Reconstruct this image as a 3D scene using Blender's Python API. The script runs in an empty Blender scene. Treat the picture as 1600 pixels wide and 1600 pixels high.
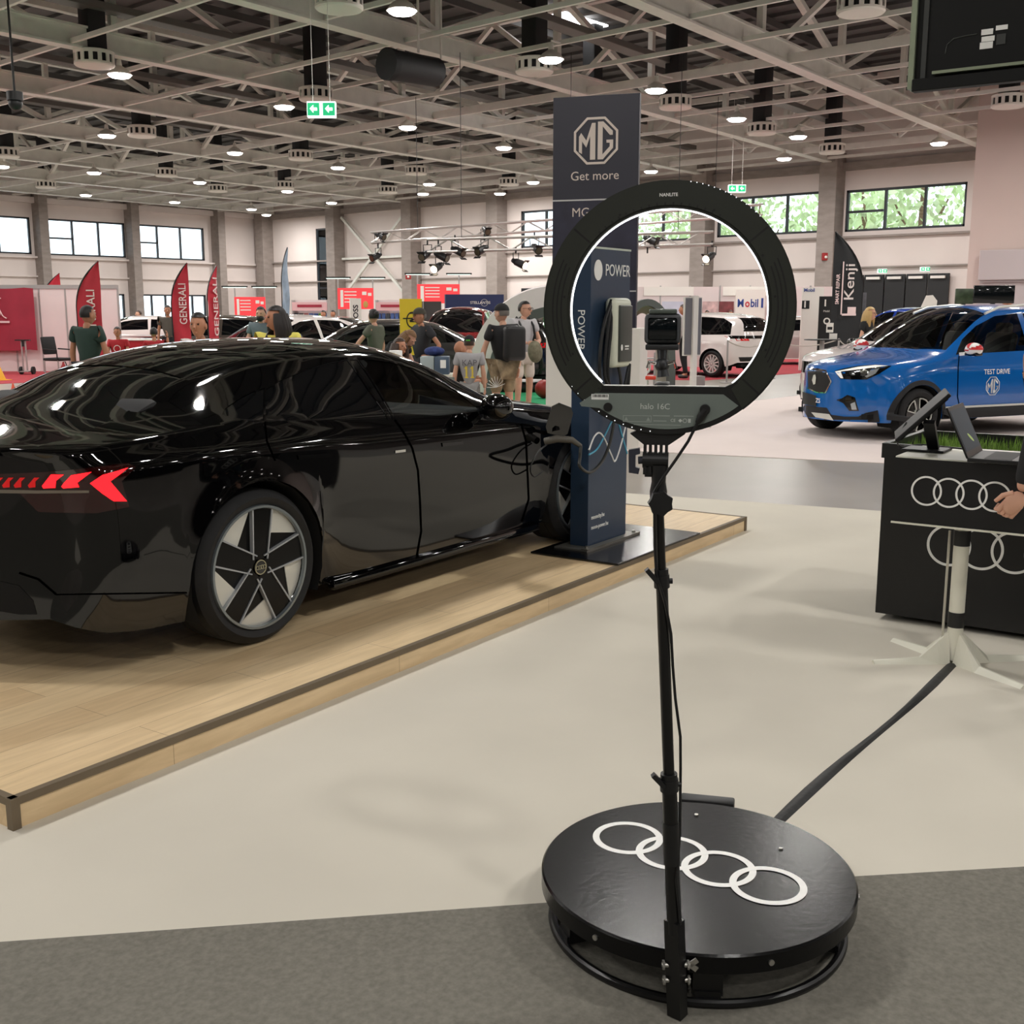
import bpy, bmesh, math, random
from mathutils import Vector, Matrix, Euler
from mathutils.bvhtree import BVHTree
from math import sin, cos, pi, radians, sqrt, atan2

random.seed(7)
SC = bpy.context.scene
COL = SC.collection
# ---------------------------------------------------------------- camera, world, exposure
# hall axes: X runs along the left wall, Y along the far wall; the camera stands at the origin, eyes at 1.6 m
F_PX, YAW, PITCH, EYE = 1750.0, radians(41.4), math.atan(315 / 1750), 1.6
cam_d = bpy.data.cameras.new('camera')
cam_d.sensor_width = 36.0
cam_d.lens = 36.0 * F_PX / 1600
cam_d.clip_end = 300
cam = bpy.data.objects.new('camera', cam_d)
COL.objects.link(cam)
cam.location = (0, 0, EYE)
cam.rotation_euler = (pi / 2 - PITCH, 0, YAW - pi / 2)
SC.camera = cam
SC.view_settings.view_transform = 'Standard'
SC.view_settings.look = 'None'
SC.view_settings.gamma = 1
SC.view_settings.use_curve_mapping = False
SC.view_settings.exposure = 0.0
try:
    SC.cycles.use_denoising = True
    SC.cycles.max_bounces = 7
    SC.cycles.diffuse_bounces = 4
    SC.cycles.glossy_bounces = 4
    SC.cycles.transmission_bounces = 6
    SC.cycles.transparent_max_bounces = 12
    SC.cycles.caustics_reflective = False
    SC.cycles.caustics_refractive = False
    SC.cycles.sample_clamp_indirect = 4.0
except Exception:
    pass
W = bpy.data.worlds.new('sky')
SC.world = W
W.use_nodes = True
bg = W.node_tree.nodes['Background']
bg.inputs[0].default_value = (0.86, 0.93, 1.0, 1)
bg.inputs[1].default_value = 3.2
LAMP_W = 122.0     # radiant watts of one high-bay lamp
LAMP_COL = (1.0, 0.972, 0.935)

FW = Vector((cos(YAW), sin(YAW), 0))
RT = Vector((sin(YAW), -cos(YAW), 0))


def ray(px, py):
    a, b = (px - 800) / F_PX, (800 - py) / F_PX
    f = cos(PITCH) + b * sin(PITCH)
    return FW * f + RT * a + Vector((0, 0, -sin(PITCH) + b * cos(PITCH)))


def at(px, py, z=0.0):            # the point at height z that is seen in that direction
    d = ray(px, py)
    p = d * ((z - EYE) / d.z)
    return Vector((p.x, p.y, z))


def far(px, py, dist):            # the point at that forward distance
    d = ray(px, py)
    p = d * (dist / d.dot(FW))
    return Vector((p.x, p.y, EYE + p.z))


# ---------------------------------------------------------------- materials
def lin(c):
    return tuple(((v / 255 + 0.055) / 1.055) ** 2.4 if v > 10 else v / 255 / 12.92 for v in c)


MATS = {}


def mat(name, rgb, rough=0.5, metal=0.0, emit=0.0, var=0.0, scale=8.0, bump=0.0, coat=0.0, spec=0.5, stretch=None, ecol=None):
    if name in MATS:
        return MATS[name]
    m = bpy.data.materials.new(name)
    m.use_nodes = True
    nt = m.node_tree
    b = nt.nodes['Principled BSDF']
    c = lin(rgb)
    b.inputs['Base Color'].default_value = (*c, 1)
    b.inputs['Roughness'].default_value = rough
    b.inputs['Metallic'].default_value = metal
    b.inputs['Specular IOR Level'].default_value = spec
    b.inputs['Coat Weight'].default_value = coat
    b.inputs['Coat Roughness'].default_value = 0.03
    if emit:
        b.inputs['Emission Color'].default_value = (*(ecol or c), 1)
        b.inputs['Emission Strength'].default_value = emit
    if var or bump:
        tc = nt.nodes.new('ShaderNodeTexCoord')
        mp = nt.nodes.new('ShaderNodeMapping')
        nz = nt.nodes.new('ShaderNodeTexNoise')
        nz.inputs['Scale'].default_value = scale
        nz.inputs['Detail'].default_value = 5
        if stretch:
            mp.inputs['Scale'].default_value = stretch
        nt.links.new(tc.outputs['Object'], mp.inputs['Vector'])
        nt.links.new(mp.outputs[0], nz.inputs['Vector'])
        if var:
            rp = nt.nodes.new('ShaderNodeValToRGB')
            rp.color_ramp.elements[0].position = 0.3
            rp.color_ramp.elements[1].position = 0.7
            rp.color_ramp.elements[0].color = (*[v * (1 - var) for v in c], 1)
            rp.color_ramp.elements[1].color = (*[min(1, v * (1 + var)) for v in c], 1)
            nt.links.new(nz.outputs['Fac'], rp.inputs[0])
            nt.links.new(rp.outputs[0], b.inputs['Base Color'])
        if bump:
            bp = nt.nodes.new('ShaderNodeBump')
            bp.inputs['Strength'].default_value = bump
            bp.inputs['Distance'].default_value = 0.01
            nt.links.new(nz.outputs['Fac'], bp.inputs['Height'])
            nt.links.new(bp.outputs[0], b.inputs['Normal'])
    MATS[name] = m
    return m


def glass_mat(name, tint, gloss=0.06, rough=0.0):
    if name in MATS:
        return MATS[name]
    m = bpy.data.materials.new(name)
    m.use_nodes = True
    nt = m.node_tree
    for n in list(nt.nodes):
        nt.nodes.remove(n)
    o = nt.nodes.new('ShaderNodeOutputMaterial')
    t = nt.nodes.new('ShaderNodeBsdfTransparent')
    t.inputs[0].default_value = (*tint, 1)
    g = nt.nodes.new('ShaderNodeBsdfGlossy')
    g.inputs['Roughness'].default_value = rough
    fr = nt.nodes.new('ShaderNodeFresnel')
    fr.inputs[0].default_value = 1.5
    mx = nt.nodes.new('ShaderNodeMixShader')
    nt.links.new(fr.outputs[0], mx.inputs[0])
    nt.links.new(t.outputs[0], mx.inputs[1])
    nt.links.new(g.outputs[0], mx.inputs[2])
    nt.links.new(mx.outputs[0], o.inputs[0])
    MATS[name] = m
    return m


def wood_mat():
    m = bpy.data.materials.new('oak_planks')
    m.use_nodes = True
    nt = m.node_tree
    N, L = nt.nodes.new, nt.links.new
    b = nt.nodes['Principled BSDF']
    b.inputs['Roughness'].default_value = 0.42
    tc = N('ShaderNodeTexCoord')
    br = N('ShaderNodeTexBrick')
    br.inputs['Scale'].default_value = 1.0
    br.inputs['Brick Width'].default_value = 1.25
    br.inputs['Row Height'].default_value = 0.19
    br.inputs['Mortar Size'].default_value = 0.0012
    br.inputs['Color1'].default_value = (*lin((238, 212, 170)), 1)
    br.inputs['Color2'].default_value = (*lin((228, 199, 156)), 1)
    br.inputs['Mortar'].default_value = (*lin((170, 140, 104)), 1)
    L(tc.outputs['Object'], br.inputs['Vector'])
    mp = N('ShaderNodeMapping')
    mp.inputs['Scale'].default_value = (1.6, 14, 14)
    L(tc.outputs['Object'], mp.inputs['Vector'])
    nz = N('ShaderNodeTexNoise')
    nz.inputs['Scale'].default_value = 2.2
    nz.inputs['Detail'].default_value = 8
    nz.inputs['Distortion'].default_value = 0.6
    L(mp.outputs[0], nz.inputs['Vector'])
    rp = N('ShaderNodeValToRGB')
    rp.color_ramp.elements[0].position = 0.35
    rp.color_ramp.elements[1].position = 0.7
    rp.color_ramp.elements[0].color = (0.86, 0.84, 0.8, 1)
    rp.color_ramp.elements[1].color = (1, 1, 1, 1)
    L(nz.outputs['Fac'], rp.inputs[0])
    mx = N('ShaderNodeMix')
    mx.data_type = 'RGBA'
    mx.blend_type = 'MULTIPLY'
    mx.inputs[0].default_value = 1
    L(br.outputs['Color'], mx.inputs[6])
    L(rp.outputs[0], mx.inputs[7])
    L(mx.outputs[2], b.inputs['Base Color'])
    MATS['oak_planks'] = m
    return m


# ---------------------------------------------------------------- mesh builder
class MB:
    def __init__(s):
        s.bm = bmesh.new()

    def _tf(s, verts, M):
        bmesh.ops.transform(s.bm, matrix=M, verts=verts)

    def box(s, c, size, rot=None, bev=0.0, seg=2):
        M = Matrix.Translation(c) @ (rot.to_4x4() if rot is not None else Matrix()) @ Matrix.Diagonal((*size, 1))
        r = bmesh.ops.create_cube(s.bm, size=1)
        s._tf(r['verts'], M)
        if bev:
            e = list({e for v in r['verts'] for e in v.link_edges})
            bmesh.ops.bevel(s.bm, geom=e, offset=bev, segments=seg, affect='EDGES', profile=0.5)
        return s

    def bar(s, p0, p1, w, h, up=(0, 0, 1)):       # rectangular bar from p0 to p1
        p0, p1 = Vector(p0), Vector(p1)
        d = (p1 - p0)
        l = d.length
        x = d / l
        u = Vector(up)
        if abs(u.dot(x)) > 0.99:
            u = Vector((1, 0, 0))
        y = u.cross(x).normalized()
        z = x.cross(y)
        R = Matrix((x, y, z)).transposed()
        return s.box((p0 + p1) / 2, (l, w, h), R)

    def cyl(s, p0, p1, r0, r1=None, n=16, cap=True):
        p0, p1 = Vector(p0), Vector(p1)
        r1 = r0 if r1 is None else r1
        d = p1 - p0
        r = bmesh.ops.create_cone(s.bm, cap_ends=cap, segments=n, radius1=max(r0, 1e-5), radius2=max(r1, 1e-5), depth=d.length)
        q = Vector((0, 0, 1)).rotation_difference(d.normalized())
        s._tf(r['verts'], Matrix.Translation((p0 + p1) / 2) @ q.to_matrix().to_4x4())
        return s

    def ball(s, c, r, n=16, m=10, rot=None):
        r = (r, r, r) if not hasattr(r, '__len__') else r
        k = bmesh.ops.create_uvsphere(s.bm, u_segments=n, v_segments=m, radius=1)
        s._tf(k['verts'], Matrix.Translation(c) @ (rot.to_4x4() if rot is not None else Matrix()) @ Matrix.Diagonal((*r, 1)))
        return s

    def tube(s, pts, r, n=8, closed=False, cap=True):
        pts = [Vector(p) for p in pts]
        k = len(pts)
        rr = r if hasattr(r, '__len__') else [r] * k
        rings = []
        up = None
        for i, p in enumerate(pts):
            a = pts[i - 1] if (i or closed) else p
            b = pts[(i + 1) % k] if (i < k - 1 or closed) else p
            t = (b - a).normalized()
            if up is None:
                up = Vector((0, 0, 1)) if abs(t.z) < 0.9 else Vector((1, 0, 0))
            x = up.cross(t)
            if x.length < 1e-4:
                x = Vector((1, 0, 0)).cross(t)
            x.normalize()
            y = t.cross(x)
            up = y
            rings.append([s.bm.verts.new(p + (x * cos(2 * pi * j / n) + y * sin(2 * pi * j / n)) * rr[i]) for j in range(n)])
        for i in range(k if closed else k - 1):
            A, B = rings[i], rings[(i + 1) % k]
            off = 0
            if closed and i == k - 1:
                off = min(range(n), key=lambda o: (B[o].co - A[0].co).length)
            for j in range(n):
                s.bm.faces.new((A[j], A[(j + 1) % n], B[(j + 1 + off) % n], B[(j + off) % n]))
        if cap and not closed:
            s.bm.faces.new(rings[0][::-1])
            s.bm.faces.new(rings[-1])
        return s

    def lathe(s, prof, M=None, n=32, closed=False):     # prof: (r, h) around local Z
        rings = []
        for r, h in prof:
            rings.append([s.bm.verts.new((r * cos(2 * pi * j / n), r * sin(2 * pi * j / n), h)) for j in range(n)] if r > 1e-6
                         else [s.bm.verts.new((0, 0, h))])
        vs = [v for g in rings for v in g]
        m = len(rings)
        for i in range(m if closed else m - 1):
            A, B = rings[i], rings[(i + 1) % m]
            for j in range(n):
                f = [A[j % len(A)], A[(j + 1) % len(A)], B[(j + 1) % len(B)], B[j % len(B)]]
                u = []
                for v in f:
                    if v not in u:
                        u.append(v)
                if len(u) > 2:
                    s.bm.faces.new(u)
        if M is not None:
            s._tf(vs, M)
        return s

    def prism(s, poly, t0, t1, M=None, holes=None):     # 2-D polygon extruded along local Z
        b = [s.bm.verts.new((x, y, t0)) for x, y in poly]
        t = [s.bm.verts.new((x, y, t1)) for x, y in poly]
        n = len(poly)
        for i in range(n):
            s.bm.faces.new((b[i], b[(i + 1) % n], t[(i + 1) % n], t[i]))
        fs = [s.bm.faces.new(b[::-1]), s.bm.faces.new(t)]
        for f in fs:
            f.normal_update()
        if n > 4:
            bmesh.ops.triangulate(s.bm, faces=fs)
        if M is not None:
            s._tf(b + t, M)
        return s

    def strip(s, outer, inner, t0, t1, M=None, closed=True):   # band between two outlines, extruded
        n = len(outer)
        V = [[s.bm.verts.new((x, y, t)) for x, y in o] for o in (outer, inner) for t in (t0, t1)]
        ob, ot, ib, it = V
        for i in range(n if closed else n - 1):
            j = (i + 1) % n
            for a, b in ((ob, ot), (ot, it), (it, ib), (ib, ob)):
                s.bm.faces.new((a[i], a[j], b[j], b[i]))
        if not closed:
            s.bm.faces.new((ob[0], ot[0], it[0], ib[0]))
            s.bm.faces.new((ob[-1], ib[-1], it[-1], ot[-1]))
        if M is not None:
            s._tf([v for g in V for v in g], M)
        return s

    def ring(s, c, r, w, t0, t1, M=None, n=48):
        o = [(c[0] + (r + w / 2) * cos(2 * pi * i / n), c[1] + (r + w / 2) * sin(2 * pi * i / n)) for i in range(n)]
        i_ = [(c[0] + (r - w / 2) * cos(2 * pi * i / n), c[1] + (r - w / 2) * sin(2 * pi * i / n)) for i in range(n)]
        return s.strip(o, i_, t0, t1, M)

    def quad(s, *p):
        s.bm.faces.new([s.bm.verts.new(v) for v in p])
        return s

    def grid(s, rows):
        V = [[s.bm.verts.new(p) for p in r] for r in rows]
        for i in range(len(V) - 1):
            for j in range(len(V[0]) - 1):
                s.bm.faces.new((V[i][j], V[i + 1][j], V[i + 1][j + 1], V[i][j + 1]))
        return s

    def text(s, txt, h, M, t=0.002, bold=0.0, align='CENTER', sx=1.0):
        me = text_mesh(txt, h, t, bold, align, sx)
        n0 = len(s.bm.verts)
        s.bm.from_mesh(me)
        s.bm.verts.ensure_lookup_table()
        s._tf(s.bm.verts[n0:], M)
        bpy.data.meshes.remove(me)
        return s

    def mesh(s, name, m, smooth=True, ang=35):
        bmesh.ops.recalc_face_normals(s.bm, faces=s.bm.faces[:])
        me = bpy.data.meshes.new(name)
        s.bm.to_mesh(me)
        s.bm.free()
        if m is not None:
            me.materials.append(m)
        if smooth:
            me.shade_smooth()
            me.set_sharp_from_angle(angle=radians(ang))
        return me

    def build(s, name, m, parent=None, smooth=True, ang=35, label=None):
        return obj(name, s.mesh(name, m, smooth, ang), parent, label)


def obj(name, me, parent=None, label=None):
    o = bpy.data.objects.new(name, me)
    COL.objects.link(o)
    if parent is not None:
        o.parent = parent
    if label:
        o['label'] = label
    return o


def text_mesh(txt, h, t=0.002, bold=0.0, align='CENTER', sx=1.0):
    cu = bpy.data.curves.new('lettering', 'FONT')
    cu.body = txt
    cu.size = h / 0.7          # capital height h
    cu.extrude = t / 2
    cu.offset = bold * h
    cu.align_x = align
    cu.align_y = 'CENTER'
    cu.resolution_u = 3
    o = bpy.data.objects.new('lettering', cu)
    COL.objects.link(o)
    bpy.context.view_layer.update()
    me = bpy.data.meshes.new_from_object(o.evaluated_get(bpy.context.evaluated_depsgraph_get()))
    bpy.data.objects.remove(o)
    bpy.data.curves.remove(cu)
    if sx != 1:
        for v in me.vertices:
            v.co.x *= sx
    return me


def tag(o, label, cat, group=None, kind=None):
    o['label'] = label
    o['category'] = cat
    if group:
        o['group'] = group
    if kind:
        o['kind'] = kind
    return o


def thing(name, label, cat, loc=(0, 0, 0), rz=0.0, group=None):
    o = bpy.data.objects.new(name, None)
    COL.objects.link(o)
    o.empty_display_size = 0.1
    o.location = loc
    o.rotation_euler = (0, 0, rz)
    return tag(o, label, cat, group)


def kids(o):
    return [c for c in bpy.data.objects if c.parent == o]


def copy_thing(o, loc, rz=0.0, label=None, tree=None):
    def cp(x, par):
        c = x.copy()
        COL.objects.link(c)
        if par is not None:
            c.parent = par
        for ch in (tree or {}).get(x.name, []) if tree is not None else x.children:
            cp(ch, c)
        return c
    r = cp(o, None)
    r.location = loc
    r.rotation_euler = (0, 0, rz)
    if label:
        r['label'] = label
    return r


def struct(name, mb, m, smooth=False):
    o = mb.build(name, m, None, smooth)
    o['kind'] = 'structure'
    return o


def frame(o, x, y):          # matrix with origin o, local X along x, local Y along y
    x, y = Vector(x).normalized(), Vector(y).normalized()
    z = x.cross(y)
    M = Matrix((x, y, z)).transposed().to_4x4()
    M.translation = Vector(o)
    return M
# ---------------------------------------------------------------- hall shell
X0, X1, Y0, Y1, ZR = -40.0, 43.9, -44.0, 59.8, 10.2
M_wall = mat('wall_paint', (228, 217, 212), 0.75, var=0.03, scale=0.6)
M_wall2 = mat('wall_block_paint', (214, 194, 186), 0.8, var=0.03, scale=0.5)
M_conc = mat('concrete', (150, 140, 134), 0.85, var=0.12, scale=2.0, stretch=(1, 1, 3))
M_steel = mat('painted_steel', (226, 226, 218), 0.5, var=0.06, scale=3)
M_rail = mat('rail_steel', (236, 232, 226), 0.5, var=0.05, scale=3)
M_deck = mat('roof_deck', (90, 89, 88), 0.8, var=0.15, scale=0.4)
M_black = mat('black_plastic', (22, 22, 23), 0.45, var=0.15, scale=20)
M_dkmetal = mat('dark_window_metal', (40, 44, 50), 0.5)
M_white = mat('white_paint', (236, 232, 224), 0.5)
M_pane = glass_mat('window_glass', (0.9, 0.94, 0.95))
M_floor = mat('polished_concrete', (150, 143, 134), 0.34, var=0.10, scale=0.7, spec=0.3)

struct('floor', MB().box(((X0 + X1) / 2, (Y0 + Y1) / 2, -0.1), (X1 - X0 + 1, Y1 - Y0 + 1, 0.2)), M_floor)
ceil = MB().box(((X0 + X1) / 2, (Y0 + Y1) / 2, ZR + 0.1), (X1 - X0 + 1, Y1 - Y0 + 1, 0.2))
for i in range(84):
    ceil.box((X0 + 0.5 + i * 1.0, (Y0 + Y1) / 2, ZR - 0.05), (0.22, Y1 - Y0, 0.1))
struct('ceiling', ceil, M_deck)


def wall_holes(name, axis, pos, u0, u1, holes, m=M_wall, th=0.3, zt=ZR):
    us = sorted({u0, u1, *[h[0] for h in holes], *[h[1] for h in holes]})
    zs = sorted({0.0, zt, *[h[2] for h in holes], *[h[3] for h in holes]})
    mb = MB()
    for a, b in zip(us, us[1:]):
        run = None
        for c, d in zip(zs, zs[1:]):
            mu, mz = (a + b) / 2, (c + d) / 2
            solid = not any(h[0] < mu < h[1] and h[2] < mz < h[3] for h in holes)
            if solid:
                run = (run[0], d) if run else (c, d)
            if (not solid or d == zs[-1]) and run:
                ctr = ((a + b) / 2, pos, (run[0] + run[1]) / 2) if axis == 'x' else (pos, (a + b) / 2, (run[0] + run[1]) / 2)
                sz = (b - a, th, run[1] - run[0]) if axis == 'x' else (th, b - a, run[1] - run[0])
                mb.box(ctr, sz)
                run = None
    return struct(name, mb, m)


LW = [(24.1, 29.05, 4.55, 6.47), (29.9, 34.55, 4.55, 6.47), (35.1, 39.75, 4.55, 6.47)]
LD = [(33.1, 34.3, 0, 2.52), (35.15, 39.7, 0, 2.52)]
wall_holes('wall_left', 'x', Y1 + 0.15, X0, X1, LW + LD)
BW = [(33.4, 38.1, 4.7, 6.5), (28.0, 32.8, 4.7, 6.5), (21.75, 26.7, 4.75, 6.4), (15.95, 20.75, 4.72, 6.35)]
BD = [(53.3, 54.35, 0, 6.4)]
wall_holes('wall_far', 'y', X1 + 0.15, Y0, Y1 + 0.3, BW + BD)
M_drape = mat('dark_hall_wall', (52, 50, 48), 0.9, var=0.1, scale=0.6)
wall_holes('wall_near', 'y', X0 - 0.15, Y0, Y1, [], M_drape)
wall_holes('wall_right', 'x', Y0 - 0.15, X0, X1, [], M_drape)
# the projecting room block at the far right, with its ledge and shutter box
struct('wall_block', MB().box((39.95, -0.05, 5.1), (7.9, 25.9, 10.2)), M_wall2)
sb = MB().box((35.8, 11.0, 2.95), (0.3, 2.9, 0.9), bev=0.03).box((35.92, 11.0, 1.25), (0.14, 2.9, 2.5))
sb.box((35.85, 11.0, 2.47), (0.2, 2.8, 0.05))
struct('trim_shutter', sb, mat('shutter_grey', (196, 184, 184), 0.6))

n_win = 0


def window(axis, pos, u0, u1, z0, z1, bars=(0.33, 0.66), half=None):
    global n_win
    n_win += 1
    fr, pn = MB(), MB()

    def B(mb, ua, ub, za, zb, t):
        c = ((ua + ub) / 2, pos, (za + zb) / 2) if axis == 'x' else (pos, (ua + ub) / 2, (za + zb) / 2)
        s = (ub - ua, t, zb - za) if axis == 'x' else (t, ub - ua, zb - za)
        mb.box(c, s)
    w = 0.09
    B(fr, u0, u1, z0, z0 + w, 0.14)
    B(fr, u0, u1, z1 - w, z1, 0.14)
    B(fr, u0, u0 + w, z0, z1, 0.14)
    B(fr, u1 - w, u1, z0, z1, 0.14)
    for b in bars:
        u = u0 + (u1 - u0) * b
        B(fr, u - w / 2, u + w / 2, z0, z1, 0.13)
    if half is not None:                    # one transom across the end light
        a, b = half
        B(fr, u0 + (u1 - u0) * a, u0 + (u1 - u0) * b, z0 + (z1 - z0) * 0.45, z0 + (z1 - z0) * 0.45 + w, 0.13)
    B(pn, u0 + 0.02, u1 - 0.02, z0 + 0.02, z1 - 0.02, 0.012)
    f = fr.build('window_%d' % n_win, M_dkmetal, None, False)
    f['kind'] = 'structure'
    pn.build('pane', M_pane, f, False)


for a, b, c, d in LW:
    window('x', Y1 + 0.1, a, b, c, d, half=(0, 0.33))
for a, b, c, d in BW[:2]:
    window('y', X1 + 0.1, a, b, c, d, bars=(0.33, 0.66))
for a, b, c, d in BW[2:]:
    window('y', X1 + 0.1, a, b, c, d, half=(0.68, 1.0))
window('y', X1 + 0.1, 53.3, 54.35, 0, 6.4, bars=(), half=(0, 1))
window('x', Y1 + 0.1, 33.1, 34.3, 0, 2.52, bars=())
window('x', Y1 + 0.1, 35.15, 39.7, 0, 2.52, bars=(0.2, 0.4, 0.6, 0.8))

# columns, eaves beams and ledges
for k, y in enumerate((58.9, 52.1, 45.7, 39.4, 33.25, 27.2, 21.2)):
    struct('column', MB().box((43.5, y, ZR / 2 - 1.2), (0.8, 0.75, ZR - 2.4), bev=0.02).box((43.35, y, 7.6), (1.2, 0.5, 0.3)), M_conc)
for x in (22.6, 28.9 + 0.55, 34.8, 40.5):
    struct('column', MB().box((x, 59.4, ZR / 2 - 1.2), (0.5, 0.8, ZR - 2.4), bev=0.02), M_conc)
struct('trim_far', MB().box((43.75, 36, 7.25), (0.3, 47, 0.3)).box((43.8, 37, 4.5), (0.2, 44, 0.08)).box((43.82, 37, 3.3), (0.16, 44, 0.06)), M_conc)
struct('trim_left', MB().box((15.4, 59.6, 7.35), (56.8, 0.35, 0.3)).box((15.4, 59.65, 4.4), (56.8, 0.3, 0.1)).box((15.4, 59.7, 3.4), (56.8, 0.2, 0.08)), M_wall)
struct('trim_brace', MB().bar((43.6, 51.6, 2.4), (43.6, 46.2, 6.9), 0.14, 0.14).bar((43.6, 46.2, 2.4), (43.6, 51.6, 6.9), 0.14, 0.14)
       .bar((43.6, 51.6, 4.55), (43.6, 46.2, 4.55), 0.12, 0.12), M_steel)
# black double doors under the far right windows
d1 = MB()
for k in range(5):
    d1.box((43.72, 16.3 + 0.42 + k * 0.86, 1.5), (0.08, 0.82, 3.0), bev=0.015)
o = struct('door_1', d1, mat('door_black', (24, 25, 27), 0.5))
hb = MB()
for k in range(5):
    hb.box((43.6, 16.3 + 0.42 + k * 0.86, 2.86), (0.1, 0.55, 0.1))
hb.build('door_closer', M_rail, o, False)
o = struct('door_2', MB().box((43.72, 36.6, 1.35), (0.08, 2.6, 2.7), bev=0.02).box((43.67, 37.3, 2.55), (0.1, 0.6, 0.1)), MATS['door_black'])

# ---------------------------------------------------------------- roof steelwork
SK = 0.075


def gy(yend, x):
    return yend - SK * (43.9 - x)


for k, ye in enumerate((-38, -26.6, -14.6, -8.6, -2.7, 3.3, 9.25, 15.25, 21.3, 27.3, 33.25, 39.9, 46.3, 52.2, 58.0)):
    xs = X0
    xe = 43.5 if ye > 12.9 else 35.9
    g = MB()
    a, b = (xs, gy(ye, xs)), (xe, gy(ye, xe))
    g.bar((a[0], a[1], 7.43), (b[0], b[1], 7.43), 0.34, 0.05)
    g.bar((a[0], a[1], 7.66), (b[0], b[1], 7.66), 0.24, 0.42)
    g.bar((a[0], a[1], 7.88), (b[0], b[1], 7.88), 0.34, 0.05)
    g.bar((a[0], a[1], 9.85), (b[0], b[1], 9.85), 0.25, 0.22)
    o = struct('beam', g, M_steel)
    t = MB()
    x = xs + 0.6
    s = 0
    while x < xe - 3:
        t.bar((x, gy(ye, x), 7.9), (x, gy(ye, x), 9.8), 0.16, 0.16)
        p, q = (x, x + 4.9) if s % 2 == 0 else (x + 4.9, x)
        t.bar((p, gy(ye, p), 7.9), (min(q, xe), gy(ye, min(q, xe)), 9.8), 0.16, 0.14)
        x += 4.9
        s += 1
    t.build('truss_web', M_steel, o, False)
for k in range(34):
    x = 42.75 - k * 2.45
    if x < X0 + 0.5:
        break
    r = MB()
    ya = Y0 + 0.3 if x < 35.8 else 13.2
    big = k % 6 == 1
    r.bar((x, ya, 7.52), (x, 59.4, 7.52), 0.08, 0.10 if not big else 0.22)
    if big:
        yy = ya + 1
        s = 0
        while yy < 54:
            r.bar((x, yy, 7.7 if s % 2 else 9.8), (x, yy + 3.0, 9.8 if s % 2 else 7.7), 0.13, 0.13)
            yy += 3.0
            s += 1
        r.bar((x, ya, 9.85), (x, 59.4, 9.85), 0.2, 0.2)
    struct('beam', r, M_rail)
# purlins under the deck, cable trays
for k in range(12):
    struct('beam', MB().bar((X0, gy(-5.6 + 6 * k, X0), 9.95), (43.6, gy(-5.6 + 6 * k, 43.6), 9.95), 0.12, 0.2), M_deck)
tr = mat('cable_tray', (116, 112, 108), 0.5, 0.4)
for k, y in enumerate((17.0, 24.4, 30.2, 36.5)):
    tg = MB()
    tg.bar((8, y, 8.3), (42, y + 2.5, 8.3), 0.45, 0.04).bar((8, y - .22, 8.36), (42, y + 2.28, 8.36), 0.03, 0.14).bar((8, y + .22, 8.36), (42, y + 2.72, 8.36), 0.03, 0.14)
    struct('beam', tg, tr)

# ---------------------------------------------------------------- high-bay lamps
M_lens = mat('lamp_lens', (255, 246, 238), 0.5, emit=22.0, ecol=(1.0, 0.93, 0.88))
me_h = MB().lathe([(0, 0.34), (0.05, 0.34), (0.07, 0.2), (0.2, 0.12), (0.28, 0.02), (0.29, 0.0), (0.27, 0.0), (0.24, 0.03), (0, 0.05)], n=24).mesh('housing', M_white)
me_l = MB().lathe([(0.25, 0.012), (0.25, -0.03), (0.2, -0.06), (0, -0.07)], n=24).mesh('lens', M_lens)
me_c = MB().cyl((0, 0, 0.33), (0, 0, 0.75), 0.012, n=6).mesh('hanger', M_rail)
ld = bpy.data.lights.new('lamp_light', 'AREA')
ld.shape = 'DISK'
ld.size = 0.5
ld.energy = LAMP_W
ld.color = LAMP_COL
ld2 = ld.copy()
ld2.energy = LAMP_W * 1.75        # extra power added to the distant lamps to brighten the far walls
seen = [(628, 17), (861, 93), (187, 117), (444, 167), (167, 212), (367, 239), (637, 199), (147, 270), (312, 285), (134, 305), (273, 316), (449, 299), (393, 327),
        (528, 262), (787, 231), (833, 285), (661, 303), (518, 317), (1025, 141), (1151, 186), (1247, 214), (1467, 224), (1225, 248), (1017, 268)]
P_l = [at(x, y, 7.1) for x, y in seen]
for i in range(11):
    for j in range(8):
        p = Vector((-9.8 + 5.1 * i, -10.5 + 9.2 * j, 7.1))
        p.y += 0.075 * (p.x - 20)
        if p.x > 36 and p.y < 16.5 or p.y > 58 or p.y < -13:
            continue
        if all((p - q).xy.length > 3.4 for q in P_l):
            P_l.append(p)
N_LIT = len(P_l)
for i in range(11):                       # the rows behind the visitor, mirrored in the black car
    for j in range(3):
        P_l.append(Vector((-9.8 + 5.1 * i, -19.7 - 9.2 * j + .075 * (-29.8 + 5.1 * i), 7.1)))
for i in range(5):
    for j in range(6):
        P_l.append(Vector((-14.9 - 5.1 * i, -10.5 + 9.2 * j + .075 * (-34.9 - 5.1 * i), 7.1)))
for i, p in enumerate(P_l):
    t = thing('high_bay_lamp', 'lit white high bay lamp hanging from the roof rails', 'lamp', p, 0, 'high bay lamps under the roof')
    obj('housing', me_h, t)
    obj('lens', me_l, t)
    kx_ = min((42.75 - 2.45 * q for q in range(34)), key=lambda v: abs(v - p.x)) - p.x
    MB().cyl((0, 0, .33), (0, 0, .40), .012, n=6).bar((0, 0, .4), (kx_, 0, .4), .03, .03).build('hanger', M_rail, t, False)
    if i >= N_LIT:
        continue
    lo = bpy.data.objects.new('lamp_light', ld2 if p.xy.length > 24 else ld)
    COL.objects.link(lo)
    lo.parent = t
    lo.location = (0, 0, -0.09)

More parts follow.
